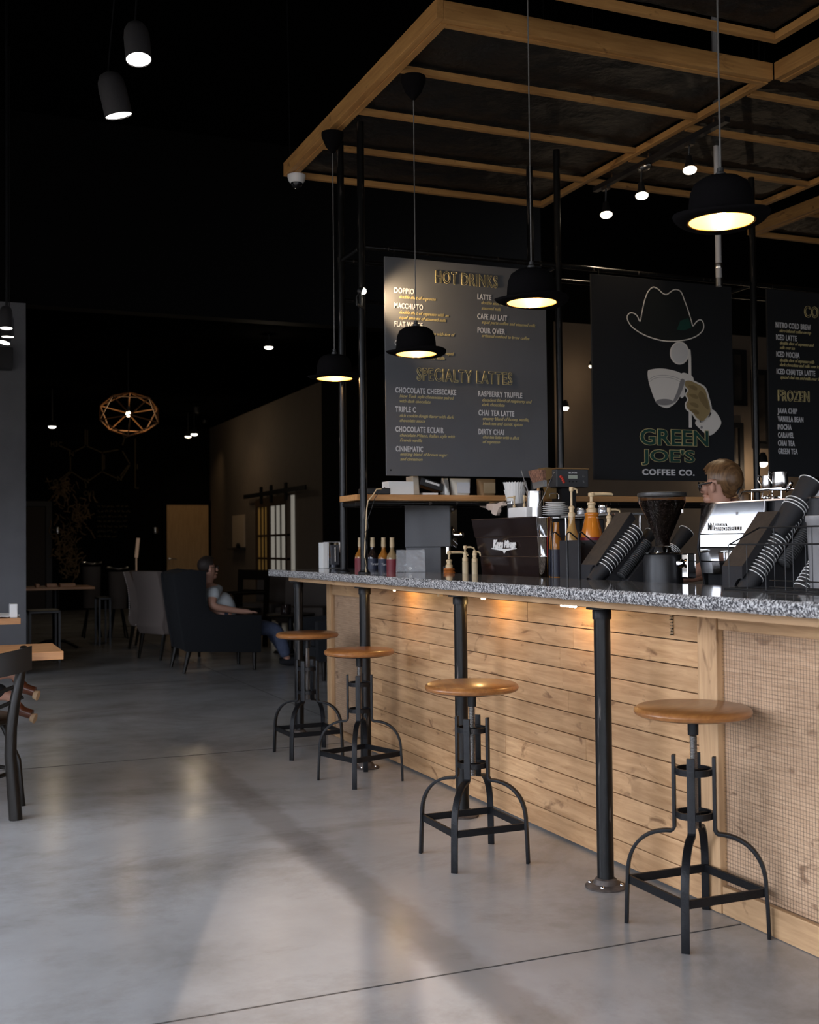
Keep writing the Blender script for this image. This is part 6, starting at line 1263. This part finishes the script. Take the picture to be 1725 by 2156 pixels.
side_chair(310, 1372, -1.9, 'taupe nail-trimmed chair farthest left of the lounge group', BEIGE, .56, .92, True, loc=PZ(330, 1362, 0))
side_chair(560, 1345, 2.2, 'dim grey-brown nail-trimmed lounge chair right of the man', GREYF, .60, .88, True, loc=Vector((PY(566, 1300, 14.8).x-.05, 14.8, 0)))
for o in bpy.data.objects:
    if o.name.startswith('upholstered_chair') and o.parent is None: o.location.z = 0
side_chair(620, 1345, 2.6, 'dim grey-brown lounge chair partly behind the farthest pipe leg', GREYF, .60, .88, False, loc=Vector((PY(632, 1300, 13.6).x+.05, 13.6, 0)))
# wooden armchair, round side table with black cup
p = PY(500, 1300, 13.6); t = thing('wooden_armchair', 'dark wooden armchair beyond the man in the wing chair', 'armchair', (p.x, 13.6, 0), 2.0)
for x in (-.25, .25):
    m_ = MB(); m_.bar((x, -.22, .001), (x, -.26, .92), .045, .05, (0, 1, 0)); m_.build('back_post', DKWOOD, t, world=False); m_ = MB(); m_.bar((x, .22, .001), (x, .22, .63), .045, .045, (0, 1, 0)); m_.build('leg', DKWOOD, t, world=False)
    m_ = MB(); m_.box((x-.03, -.22, .632), (x+.03, .26, .66)); m_.build('armrest', DKWOOD, t, world=False, smooth=False)
m_ = MB(); m_.box((-.22, -.20, .40), (.22, .24, .47)); m_.build('seat', BLKPL, t, world=False, smooth=False, bevel=.02); m_ = MB(); m_.box((-.22, -.27, .80), (.22, -.235, .92)); m_.box((-.22, -.265, .62), (.22, -.24, .68)); m_.build('back_rail', DKWOOD, t, world=False, smooth=False)
p = PY(612, 1292, 12.6); t = thing('side_table', 'small dark round table between the lounge chairs', 'side table', (p.x, 12.6, 0)); ztab = p.z
m_ = MB(); m_.lathe([(0, ztab-.03), (.27, ztab-.03), (.28, ztab-.01), (.27, ztab), (0, ztab)], (p.x, 12.6, 0), 32); m_.build('tabletop', DKWOOD, t)
m_ = MB(); m_.cyl((p.x, 12.6, .03), (p.x, 12.6, ztab-.03), .03); m_.build('pedestal', IRON, t); m_ = MB(); m_.lathe([(0, .001), (.2, .001), (.18, .02), (.04, .03), (0, .03)], (p.x, 12.6, 0), 28); m_.build('base', IRON, t)
c = PY(602, 1280, 12.55); m_ = MB(); m_.lathe([(0, .001), (.055, .001), (.06, .02), (.058, .11), (.052, .11), (.05, .01), (0, .01)], (c.x, 12.55, ztab), 24); solo(m_, 'black_mug', DARKG, 'big black mug on the small round lounge table', 'mug')
# left part of the lounge: table, stools, tub chairs
t = thing('dining_table', 'long dark table with thin lit edge beyond the grey partition', 'table', (1.0, 14.5, 0)); p = PY(200, 1235, 14.2)
m_ = MB(); m_.box((-.4, 14.2, p.z-.03), (p.x, 14.9, p.z)); m_.build('tabletop', TABLEW, t, smooth=False, bevel=.003)
for x in (.2, p.x-.42):
    m_ = MB(); m_.cyl((x, 14.55, .03), (x, 14.55, p.z-.03), .04); m_.build('pedestal', IRON, t)
    m_ = MB()
    for k in range(4): a_ = PI/4+k*PI/2; m_.tube([(x, 14.55, .09), (x+.15*math.cos(a_), 14.55+.15*math.sin(a_), .08), (x+.32*math.cos(a_), 14.55+.32*math.sin(a_), .016)], .016, 8)
    m_.build('base', IRON, t)
zt14 = p.z
for k, (px0, px1) in enumerate(((98, 120), (126, 158), (75, 83))):
    a_, b_ = PY(px0, 1232, 14.35), PY(px1, 1232, 14.35); m_ = MB(); m_.box((a_.x, 14.3, zt14+.0005), (b_.x, 14.5, zt14+.04)); solo(m_, 'wooden_tray', TABLEW, ('small wooden box on the far dark table, middle one', 'longest wooden box on the far dark table', 'smallest wooden block on the far dark table')[k], 'tray', smooth=False, bevel=.003)
def frame_stool(px, py, wpx, Y, label):
    a_, b_ = PY(px, py, Y), PY(px+wpx, py, Y); w_ = b_.x-a_.x; t = thing('metal_stool', label, 'stool', ((a_.x+b_.x)/2, Y+.2, 0), group='low metal stools by the far table')
    m_ = MB(); m_.box((a_.x, Y, a_.z-.03), (b_.x, Y+.4, a_.z)); m_.build('seat', BLKPL, t, smooth=False, bevel=.01)
    for x in (a_.x+.012, b_.x-.012):
        for y in (Y+.012, Y+.388): m_ = MB(); m_.bar((x, y, .001), (x, y, a_.z-.031), .022, .022, (0, 1, 0)); m_.build('leg', GREYP, t, smooth=False)
    m_ = MB(); m_.bar((a_.x, Y-.004, a_.z-.02), (b_.x, Y-.004, a_.z-.02), .02, .006); m_.build('front_edge', GREYP, t, smooth=False)
frame_stool(61, 1287, 67, 12.7, 'low metal framed stool just right of the grey partition'); frame_stool(208, 1258, 26, 14.6, 'low metal framed stool at the right end of the far table')
def tub(px, py, Y, label):
    p = PY(px, py, Y); t = thing('tub_chair', label, 'chair', (p.x, Y, 0), group='far chairs with shiny curved backs'); z = p.z
    m_ = MB(); m_.tube([(p.x+.125*math.cos(a_), Y-.12*math.sin(a_), z+.02*abs(math.cos(a_))) for a_ in [PI*k/16 for k in range(17)]], .014, 8); m_.build('back_rim', BRUSH, t)
    m_ = MB(); m_.lathe([(.11, .42), (.12, z-.04), (.10, z-.04), (.09, .45), (0, .45), (0, .40), (.11, .40), (.11, .42)], (p.x, Y, 0), 24); m_.build('shell', GREYF, t)
    for k in range(4): a_ = PI/4+k*PI/2; m_ = MB(); m_.cyl((p.x+.07*math.cos(a_), Y+.07*math.sin(a_), .40), (p.x+.16*math.cos(a_), Y+.16*math.sin(a_), .001), .012, n=8); m_.build('leg', IRON, t)
tub(193, 1187, 16.0, 'far chair with shiny curved back rim, left of the pair'); tub(248, 1198, 15.6, 'far chair with shiny curved back rim, right of the pair')
# geometric pendant
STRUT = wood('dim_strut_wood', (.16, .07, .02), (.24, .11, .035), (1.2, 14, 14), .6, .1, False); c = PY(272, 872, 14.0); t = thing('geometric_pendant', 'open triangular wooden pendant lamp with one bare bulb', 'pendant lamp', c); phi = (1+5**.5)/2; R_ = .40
V_ = [Vector(v).normalized()*R_ for v in ((-1,phi,0),(1,phi,0),(-1,-phi,0),(1,-phi,0),(0,-1,phi),(0,1,phi),(0,-1,-phi),(0,1,-phi),(phi,0,-1),(phi,0,1),(-phi,0,-1),(-phi,0,1))]
rot = Euler((.35, .2, .5)).to_matrix(); W_ = [v.copy() for v in V_]; V_ = [c+Matrix.Diagonal((1, 1, .72)) @ (rot @ v) for v in V_]
for i in range(12):
    for j in range(i+1, 12):
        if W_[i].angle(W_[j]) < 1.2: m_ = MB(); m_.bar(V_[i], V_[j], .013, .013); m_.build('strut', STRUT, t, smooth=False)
m_ = MB(); m_.ell(c+Vector((-.01, 0, -.0)), (.026, .026, .034), 14); m_.build('bulb', BULB, t); m_ = MB(); m_.cyl(c+Vector((-.01, 0, .03)), c+Vector((-.01, 0, .09)), .02, n=12); m_.tube([c+Vector((-.01, 0, .09)), Vector((c.x-.01, c.y, 3.6))], .004, 6); m_.build('socket_cord', BLKPL, t)
lamp('POINT', c-Vector((.01, 0, .06)), 3.5, (1, .68, .38), .04)
# ceiling spots deep in the lounge
for px, py, Y, en, lb, cc in ((110, 898, 18.0, 5, 'small white ceiling spot far left above the chalk drawing', COOLB), (409, 914, 19.0, 6, 'small white ceiling spot near the far wooden door', COOLB), (396, 919, 20.5, 3, 'small amber ceiling spot just left of the white one', SPOTB), (566, 731, 12.6, 3, 'oval white ceiling spot high left of the pipe uprights', COOLB)):
    p = PY(px, py, Y); t = thing('ceiling_spot', lb, 'spot lamp', p, group='ceiling spots in the dark lounge'); r = .055 if Y > 14 else .05
    m_ = MB(); m_.lathe([(0, 0), (r, 0), (r*.8, -r*.35), (0, -r*.5)], p, 18); m_.build('lens', cc, t); m_ = MB(); m_.lathe([(r*1.05, 0), (r*1.05, r*.4), (r*.6, r*1.6), (0, r*1.7)], p, 18); m_.tube([p+Vector((0, 0, r*1.6)), Vector((p.x, p.y, 3.615))], .008, 6); m_.build('can', BLKPL, t)
    lamp('POINT', p-Vector((0, 0, r+.03)), en, (1, .80, .55), .05)
lamp('SPOT', (4.9, 21.6, 3.55), 14, (1, .70, .40), .06, target=(4.95, YF, 1.2), spot=70, blend=.9)  # spot and its can are added to brighten the far door
m_ = MB(); m_.lathe([(.05, 0), (.05, .05), (0, .05)], (4.9, 21.6, 3.56), 16); solo(m_, 'added_downlight', BLKPL, 'small black lamp can added to brighten the far wooden door', 'added_downlight')
# chalk drawing of a molecule and dried vines on the far black wall
CH = mat('ochre_chalk', (.16, .12, .06), .9); t = thing('chalk_drawing', 'faint chalk drawing of a molecule high on the far black wall', 'wall drawing', PY(190, 960, YF-.03))
C3 = lambda x, y: PY(30+x/5.75, 880+y/5.75, YF-.020)
segs = [((690,400),(560,340)),((735,405),(860,340)),((880,340),(1065,420)),((1070,430),(1070,640)),((1090,450),(1090,620)),((1060,650),(910,755)),((840,750),(690,650)),((680,640),(680,470)),((690,660),(560,770)),((675,648),(540,755)),((860,330),(860,140)),((885,330),(885,150)),((1075,415),(1260,385)),((1310,400),(1400,555)),((1400,570),(1300,730)),((1385,570),(1285,700)),((1240,730),(1075,655)),((865,790),(865,850)),((1465,250),(1465,850)),((1490,560),(1490,620)),((1465,850),(1510,850)),((1310,330),(1340,230))]
m_ = MB()
for a_, b_ in segs: m_.tube([C3(*a_), C3(*b_)], .012, 4)
m_.tube([C3(500+28*math.cos(k*PI/8), 785+36*math.sin(k*PI/8)) for k in range(16)], .012, 4, closed=True); m_.tube([C3(1345+30*math.cos(k*PI/8), 200+36*math.sin(k*PI/8)) for k in range(16)], .012, 4, closed=True); m_.build('bonds', CH, t, smooth=False)
for s, x, y, w_ in (('H3C', 445, 345, 125), ('N', 665, 462, 50), ('N', 850, 790, 50), ('N', 1250, 760, 50), ('CH3', 840, 940, 120)): text(s, 'atom_letter', CH, C3(x, y), w_/5.75*YF/2418, 60/5.75*YF/2418, t, bold=.01)
t = thing('chalk_writing', 'dim lines of chalk handwriting on the far black wall', 'wall writing', PY(235, 1100, YF-.01)); random.seed(4)
for r_ in range(7):
    m_ = MB(); x = 205; y = 1066+r_*10.5
    while x < 268-(r_ > 4)*25:
        l = random.uniform(4, 11); q = [PY(x+l*k/8, y+random.uniform(-2.5, 2.5), YF-.012) for k in range(9)]; m_.tube(q, .006, 4); x += l+3
    m_.build('writing_line', CH, t, smooth=False)
t = thing('dried_vines', 'tangle of dried vines hanging on the far black wall', 'dried plants', PY(140, 1100, YF-.1)); random.seed(11)
VN = mat('dried_vine', (.26, .17, .09), .8, var=.5, vscale=8)
for grp_, (cx, cy, sx, sy, n_) in enumerate(((130, 1035, 22, 26, 60), (168, 1085, 20, 30, 60), (138, 1140, 26, 40, 90), (150, 1185, 16, 26, 50))):
    m_ = MB()
    for _ in range(n_):
        a_ = random.gauss(cx, sx*.6); b_ = random.gauss(cy, sy*.6); q = []; ang = random.random()*6.3; yy = random.uniform(.03, .30)
        for k in range(6): q.append(PY(a_, b_, YF-yy)); a_ += 3.2*math.cos(ang); b_ += 3.8*math.sin(ang); ang += random.uniform(-.8, .8)
        m_.tube(q, random.uniform(.005, .012), 4)
    o_ = m_.build('vine_tangle', VN, t, smooth=False); o_['kind'] = 'stuff'
for px, py, lb in ((121, 1118, 'small shiny wall sconce among the dried vines'), (327, 1118, 'small shiny wall sconce left of the far wooden door')):
    p = PY(px, py, YF-.1); m_ = MB(); m_.lathe([(0, -.07), (.05, -.05), (.06, 0), (.05, .07), (0, .08)], p, 16); solo(m_, 'wall_sconce', BRUSH, lb, 'wall lamp')
a_, b_ = PY(291, 1133, 21.0), PY(287, 1174, 21.0); m_ = MB(); m_.tube([b_, a_], .030, 12); m_.cyl((b_.x, 21, .001), b_, .012, n=8); m_.lathe([(0, .001), (.14, .001), (.12, .02), (0, .02)], (b_.x, 21, 0), 20); solo(m_, 'floor_lamp', mat('dim_lampshade', (.55, .40, .30), .8, emit=(1, .66, .45), estr=.10), 'slim pale column lamp standing in the dark lounge', 'floor lamp')
p0, p1 = PX(490, 1086, XW-.02), PX(515, 1152, XW-.02); m_ = MB(); m_.box((XW-.03, p1.y, p1.z), (XW-.003, p0.y, p0.z)); solo(m_, 'wall_picture', mat('pale_print', (.50, .38, .26), .7), 'pale rectangular picture on the taupe lounge wall', 'picture', smooth=False)
m_ = MB(); m_.box((XW-.12, p1.y-.02, p1.z-.05), (XW-.003, p0.y+.02, p1.z-.02)); solo(m_, 'wall_shelf', BLKPL, 'little black ledge under the pale picture', 'shelf', smooth=False)
m_ = MB(); q_ = PX(501, 1146, XW-.07); m_.ell((XW-.07, q_.y, p1.z+.03), (.03, .12, .05), 12); solo(m_, 'ornament', BLKPL, 'small dark ornament on the ledge before the pale picture', 'ornament')
lamp('SPOT', (4.3, 19.6, 3.5), 9, (1, .70, .42), .08, target=(5.3, 19.6, 1.3), spot=100, blend=1)  # extra spot with can, put in to lift the barn door wall
m_ = MB(); m_.lathe([(.05, 0), (.05, .1), (0, .1)], (4.3, 19.6, 3.51), 16); solo(m_, 'added_downlight', BLKPL, 'small black lamp can added to brighten the sliding barn door', 'added_downlight')
# ================================================================== LEFT FOREGROUND
def block_table(x0, x1, y0, y1, z, th, label, ped):
    t = thing('dining_table', label, 'table', ((x0+x1)/2, (y0+y1)/2, 0)); m_ = MB(); m_.box((x0, y0, z-th), (x1, y1, z)); m_.build('tabletop', TABLEW, t, smooth=False, bevel=.003)
    for x in ped:
        m_ = MB(); m_.box((x-.035, (y0+y1)/2-.035, .02), (x+.035, (y0+y1)/2+.035, z-th-.001)); m_.build('pedestal', IRON, t, smooth=False); m_ = MB(); m_.box((x-.04, y0+.06, .001), (x+.04, y1-.06, .019)); m_.build('foot', IRON, t, smooth=False)
    return t
a_ = PZ(134, 1371, .74); b_ = PZ(97, 1355, .74)
block_table(-1.2, a_.x, a_.y, b_.y+.02, .74, .038, 'butcher block table at the left edge with bright front corner', (-.9, .05))
c_ = PZ(46, 1305, .74); block_table(-1.0, .60, 8.25, 8.75, .74, .04, 'second butcher block table by the partition, carrying newspapers', (-.7, .2))
for k, (x, y, rz_, lb) in enumerate(((.33, 8.45, .2, 'crumpled white newspaper lying on the second table'), (.12, 8.52, -.3, 'folded white newspaper left on the second table'))):
    m_ = MB(); g = [[m_.b.verts.new((-.24+.48*i/12, -.17+.34*j/10, .742+.004*k+.022*abs(noise.noise(Vector((i*.3, j*.35, k*5))))+.010)) for j in range(11)] for i in range(13)]
    for i in range(12):
        for j in range(10): m_.b.faces.new((g[i][j], g[i+1][j], g[i+1][j+1], g[i][j+1]))
    r_ = bmesh.ops.extrude_face_region(m_.b, geom=list(m_.b.faces)); bmesh.ops.translate(m_.b, vec=(0, 0, -.006), verts=[v for v in r_['geom'] if isinstance(v, bmesh.types.BMVert)])
    o = solo(m_, 'newspaper', PAPER, lb, 'newspaper', smooth=True); o.location = (x, y, 0.001+.012*k); o.rotation_euler.z = rz_
p = PY(55, 1290, 8.5); m_ = MB(); m_.box((.535, 8.32, .7405), (.585, 8.42, .835)); solo(m_, 'napkin_box', WHITE, 'small white box at the corner of the second table', 'box', smooth=False, bevel=.006)
# black bentwood-style chair at the left edge
fl_ = PZ(33, 1726, 0); t = thing('cafe_chair', 'black metal cafe chair pushed to the table at the left edge', 'chair', (fl_.x-.20, fl_.y+.2, 0)); Xr, Yr = fl_.x, fl_.y
def CC(px, py, dy=0): return PY(px, py, Yr+dy)
post = [CC(33, 1726), CC(27, 1650), CC(22, 1590), CC(24, 1530), CC(31, 1480), CC(41, 1430), CC(49, 1390), CC(50, 1362, -.02)]
post[0].z = .001
for sgn in (0, 1):
    m_ = MB(); q = [Vector((p.x-(2*(p.x-(Xr-.20)) if sgn else 0), p.y, p.z)) for p in post]; m_.sweep(smooth3 := q, .036, .028, (1, 0, 0)) if False else m_.tube(q, [.030, .028, .026, .025, .024, .023, .021, .016], 10); m_.build('rear_leg', DKWOOD, t)
cx = Xr-.20; hw = post[6].x-cx+.02; zt_ = CC(64, 1359).z
m_ = MB(); n_ = 14; rg = []
for i in range(n_+1):
    u = -1+2*i/n_; x = cx+u*hw*1.06; yb_ = Yr-.035+.045*(u*u-1)*-1*-1; yb_ = Yr-.05*(1-u*u)-.0; z1 = zt_-.035*(1-u*u)*1.0+.0; z0 = z1-.105; rg.append([m_.b.verts.new(v) for v in ((x, yb_-.030, z0), (x, yb_-.008, z0), (x, yb_-.008, z1), (x, yb_-.030, z1))])
for A, B in zip(rg, rg[1:]):
    for k in range(4): m_.b.faces.new((A[k], A[(k+1) % 4], B[(k+1) % 4], B[k]))
m_.b.faces.new(rg[0][::-1]); m_.b.faces.new(rg[-1]); m_.build('top_rail', DKWOOD, t)
for z0, dz in ((zt_-.17, -.09), (zt_-.23, -.11)):
    m_ = MB(); m_.tube([(cx+hw*.92, Yr, z0+.0), (cx+hw*.3, Yr-.02, z0+dz*.55), (cx-hw*.3, Yr-.02, z0+dz*.55), (cx-hw*.92, Yr, z0)], .009, 8); m_.build('back_slat', DKWOOD, t)
m_ = MB(); m_.lathe([(0, 0), (.20, 0), (.215, .008), (.215, .024), (.20, .032), (0, .032)], (cx, Yr+.21, .415), 36); m_.build('seat', DKWOOD, t)
fr_ = PZ(49, 1700, 0)
for s_ in (-1, 1):
    x = cx+s_*(fr_.x-cx); m_ = MB(); m_.tube([(x, fr_.y+.04, .001), (x-s_*.004, fr_.y+.03, .06), (x-s_*.02, fr_.y+.02, .22), (cx+s_*.15, Yr+.33, .414)], [.014, .011, .013, .014], 10); m_.build('front_leg', DKWOOD, t)
m_ = MB(); m_.torus((cx, Yr+.15, .195), .185, .010, 36, 8); m_.build('foot_ring', DKWOOD, t)
# person at the left table, mostly outside the picture: crossed ankles in brown heeled shoes
pn = thing('person', 'person seated at the left table, only brown heeled shoes showing', 'person', (-.35, 6.15, 0))
f1 = PY(62, 1452, 6.05); f2 = PY(56, 1500, 6.1)
pts = [(-.45, 6.2, .56, .13, .12), (-.46, 6.2, .75, .12, .14), (-.46, 6.2, .98, .08, .14), (-.45, 6.2, 1.10, .05), (-.44, 6.2, 1.16, .055), (-.43, 6.2, 1.24, .08, .075), (-.43, 6.2, 1.31, .05)]; ed = [(i, i+1) for i in range(6)]
for s_, f_ in ((-1, f1), (1, f2)):
    add(0, [(-.30, 6.2+s_*.07, .57, .075), (-.02, 6.15+s_*.06, .56 if s_ < 0 else .50, .055), (f_.x-.075, f_.y+.02, f_.z+.09, .030), (f_.x-.03, f_.y, f_.z+.01, .024)])
    i = add(2, [(-.44, 6.2+s_*.17, .96, .05), (-.35, 6.2+s_*.22, .80, .04), (-.14, 6.12+s_*.15, .785, .028), (-.08, 6.10+s_*.15, .780, .026, .034)])
    for dy in (-.024, -.008, .008, .024): add(i, [(-.045, 6.10+s_*.15+dy, .778, .009), (-.005, 6.10+s_*.15+dy, .768, .007)])
    add(i, [(-.07, 6.10+s_*.15-s_*.04, .775, .010), (-.04, 6.10+s_*.15-s_*.05, .768, .008)])
skin('body', pts, ed, SKIN, pn)
m_ = MB(); m_.ell((-.445, 6.2, 1.27), (.095, .085, .09), 16); m_.build('hair', HAIRB, pn, smooth=True)
skin('sweater', [(-.45, 6.2, .60, .14, .14), (-.46, 6.2, .78, .135, .155), (-.46, 6.2, .99, .09, .155), (-.455, 6.2, 1.08, .06, .07), (-.44, 6.03, .96, .06), (-.36, 5.98, .82, .052), (-.20, 6.0, .795, .045), (-.44, 6.37, .96, .06), (-.36, 6.42, .82, .052), (-.20, 6.32, .795, .045)], [(0,1),(1,2),(2,3),(2,4),(4,5),(5,6),(2,7),(7,8),(8,9)], mat('mustard_knit', (.45, .26, .04), .9, bump=.3), pn)
tp_ = [(-.45, 6.2, .57, .14, .14)]; te = []
for s_, f_ in ((-1, f1), (1, f2)): n0 = len(tp_); tp_ += [(-.30, 6.2+s_*.07, .57, .088), (-.02, 6.15+s_*.06, .56 if s_ < 0 else .50, .066), (f_.x-.085, f_.y+.02, f_.z+.11, .042)]; te += [(0, n0), (n0, n0+1), (n0+1, n0+2)]
skin('trousers', tp_, te, BLKCL, pn)
for f_, s_ in ((f1, 0), (f2, 1)):
    m_ = MB(); m_.tube([f_+Vector((-.070, .02, .075)), f_+Vector((-.050, .012, .04)), f_+Vector((-.02, 0, .006)), f_+Vector((.025, -.018, -.010))], [.022, .026, .026, .024], 14); sh2 = m_.build('shoe', SHOE, pn, smooth=True)
    m_ = MB(); d_ = Vector((.75, -.45, -.25)).normalized(); m_.lathe([(0, 0), (.021, 0), (.026, .020), (.025, .023), (0, .023)], f_+Vector((.020, -.025, -.022)), 20, axis=d_, sx=.8); m_.build('heel_sole', mat('tan_sole', (.42, .28, .16), .6) if 'tan_sole' not in MATS else MATS['tan_sole'], sh2)
# stool under the left-table person
t = thing('bench', 'dark bench under the left-table person', 'bench', (-.5, 6.2, 0)); m_ = MB(); m_.box((-.75, 5.96, .40), (-.30, 6.44, .44)); m_.build('seat', DKWOOD, t, smooth=False, bevel=.004)
for x in (-.72, -.33):
    for y in (6.0, 6.40): m_ = MB(); m_.box((x-.02, y-.02, .001), (x+.02, y+.02, .399)); m_.build('leg', DKWOOD, t, smooth=False)
# ================================================================== BARISTA
bc = PY(1515, 1018, 4.65); bx, by, bz = bc.x, bc.y, bc.z
ba = thing('person', 'barista with light brown ponytail and dark glasses behind the machines', 'person', (bx, by, 0))
fd = Vector((-.55, .82, -.15)).normalized()   # she looks to the picture's left
up = Vector((0, 0, 1)); sd = fd.cross(up).normalized()
pts = [(bx+.05, by, .95, .14, .11), (bx+.05, by, 1.12, .12, .10), (bx+.05, by, 1.30, .13, .11), (bx+.04, by, bz-.24, .07, .10), (bx+.02, by, bz-.15, .047), (bx, by, bz-.08, .052), (bx, by, bz-.0, .075, .070), (bx+.01, by, bz+.05, .055)]; ed = [(i, i+1) for i in range(7)]
def S_(a, b_, c_): return (bx+.05+sd.x*b_+fd.x*a, by+sd.y*b_+fd.y*a, c_)
for s_ in (-1, 1):
    i = add(3, [(*S_(0, s_*.16, bz-.27), .048), (*S_(.03, s_*.20, 1.10), .038), (*S_(.22, s_*.15, 1.03), .026), (*S_(.29, s_*.14, 1.02), .022, .032)])
    for dy in (-.022, -.007, .007, .022): add(i, [(*S_(.345, s_*.14+dy, 1.015), .0085), (*S_(.385, s_*.14+dy, 1.0), .0065)])
    add(i, [(*S_(.31, s_*.14-s_*.035, 1.01), .009), (*S_(.335, s_*.14-s_*.04, 1.0), .0075)])
    add(0, [(*S_(0, s_*.09, .86), .085), (*S_(.01, s_*.09, .48), .055), (*S_(0, s_*.09, .09), .038), (*S_(.10, s_*.09, .035), .034)])
skin('body', pts, ed, SKIN, ba)
sp_ = [(bx+.05, by, .92, .155, .13), (bx+.05, by, 1.12, .135, .115), (bx+.05, by, 1.31, .145, .125), (bx+.04, by, bz-.235, .085, .115), (bx+.025, by, bz-.175, .055)]; se = [(0,1),(1,2),(2,3),(3,4)]
for s_ in (-1, 1): n0 = len(sp_); sp_ += [(*S_(0, s_*.16, bz-.27), .060), (*S_(.015, s_*.185, 1.20), .052)]; se += [(3, n0), (n0, n0+1)]
skin('shirt', sp_, se, BLKCL, ba)
tp_ = [(bx+.05, by, .93, .15, .13)]; te = []
for s_ in (-1, 1): n0 = len(tp_); tp_ += [(*S_(0, s_*.09, .84), .10), (*S_(.01, s_*.09, .48), .072), (*S_(0, s_*.09, .09), .055)]; te += [(0, n0), (n0, n0+1), (n0+1, n0+2)]
skin('trousers', tp_, te, BLKCL, ba)
for s_ in (-1, 1): m_ = MB(); m_.ell(S_(.06, s_*.09, .045), (.115, .06, .044), 16, ); m_.build('shoe', BLKPL, ba, smooth=True)
H0 = Vector((bx, by, bz))
m_ = MB(); m_.ell(H0+fd*.066-up*.012, (.022, .022, .032), 12); m_.ell(H0+fd*.086-up*.020, (.014, .014, .014), 10); m_.ell(H0+fd*.052-up*.070, (.030, .030, .024), 12); m_.ell(H0+fd*.072-up*.048, (.014, .018, .008), 10); m_.build('face', SKIN, ba, smooth=True)
m_ = MB(); m_.ell(H0+fd*.010-sd*-.073*-1-up*.022, (.015, .010, .026), 12)
m_.ell(H0+fd*.010+sd*.072-up*.022, (.015, .010, .026), 12); m_.build('ear', SKIN, ba, smooth=True)
# hair: cap swept back to a low ponytail
m_ = MB(); R4 = Matrix(((fd.x, sd.x, 0, 0), (fd.y, sd.y, 0, 0), (0, 0, 1, 0), (0, 0, 0, 1)))
bmesh.ops.create_uvsphere(m_.b, u_segments=40, v_segments=26, radius=1, matrix=Matrix.Translation(H0-fd*.014+up*.016) @ R4 @ Matrix.Diagonal((.106, .092, .104, 1)))
kill = []
for v in m_.b.verts:
    d_ = v.co-H0; f_ = d_.dot(fd); z_ = d_.z
    if (f_ > .022+.5*max(0, z_) and z_ < .055) or (z_ < .012 and f_ > -.012) or z_ < -.098: kill.append(v)
    elif z_ < -.045: pass
bmesh.ops.delete(m_.b, geom=kill, context='VERTS')
for v in m_.b.verts:
    d_ = v.co-H0; q_ = max(0, min(1, (-d_.z+.01)/.09))*.30; tgt = H0-fd*.088-up*.055; v.co = v.co.lerp(Vector((tgt.x, tgt.y, v.co.z*.45+tgt.z*.55)), q_*.8); v.co += (v.co-H0).normalized()*(.004*noise.noise(v.co*45))
m_.build('hair', HAIRL, ba, smooth=True)
tb = H0-fd*.090-up*.055
m_ = MB(); m_.tube([tb+fd*.03+up*.01, tb-fd*.010-up*.005, tb-fd*.030-up*.030, tb-fd*.030-up*.085, tb-fd*.012-up*.150, tb-fd*.010-up*.19], [.030, .022, .034, .034, .022, .006], 18); m_.build('ponytail', HAIRL, ba, smooth=True)
m_ = MB(); m_.torus(tb-fd*.012-up*.007, .021, .006, 20, 8, axis=-fd-up*.3); m_.build('hair_tie', BLKCL, ba)
m_ = MB()
for s_ in (-1, 1): m_.torus(H0+fd*.092+sd*s_*.032+up*.000, .022, .0035, 22, 6, axis=fd+sd*s_*.25); m_.tube([H0+fd*.090+sd*s_*.052+up*.008, H0+fd*.012+sd*s_*.080+up*.004], .004, 6)
m_.tube([H0+fd*.094+sd*.012+up*.004, H0+fd*.094-sd*.012+up*.004], .003, 6); m_.build('glasses', BLKPL, ba)
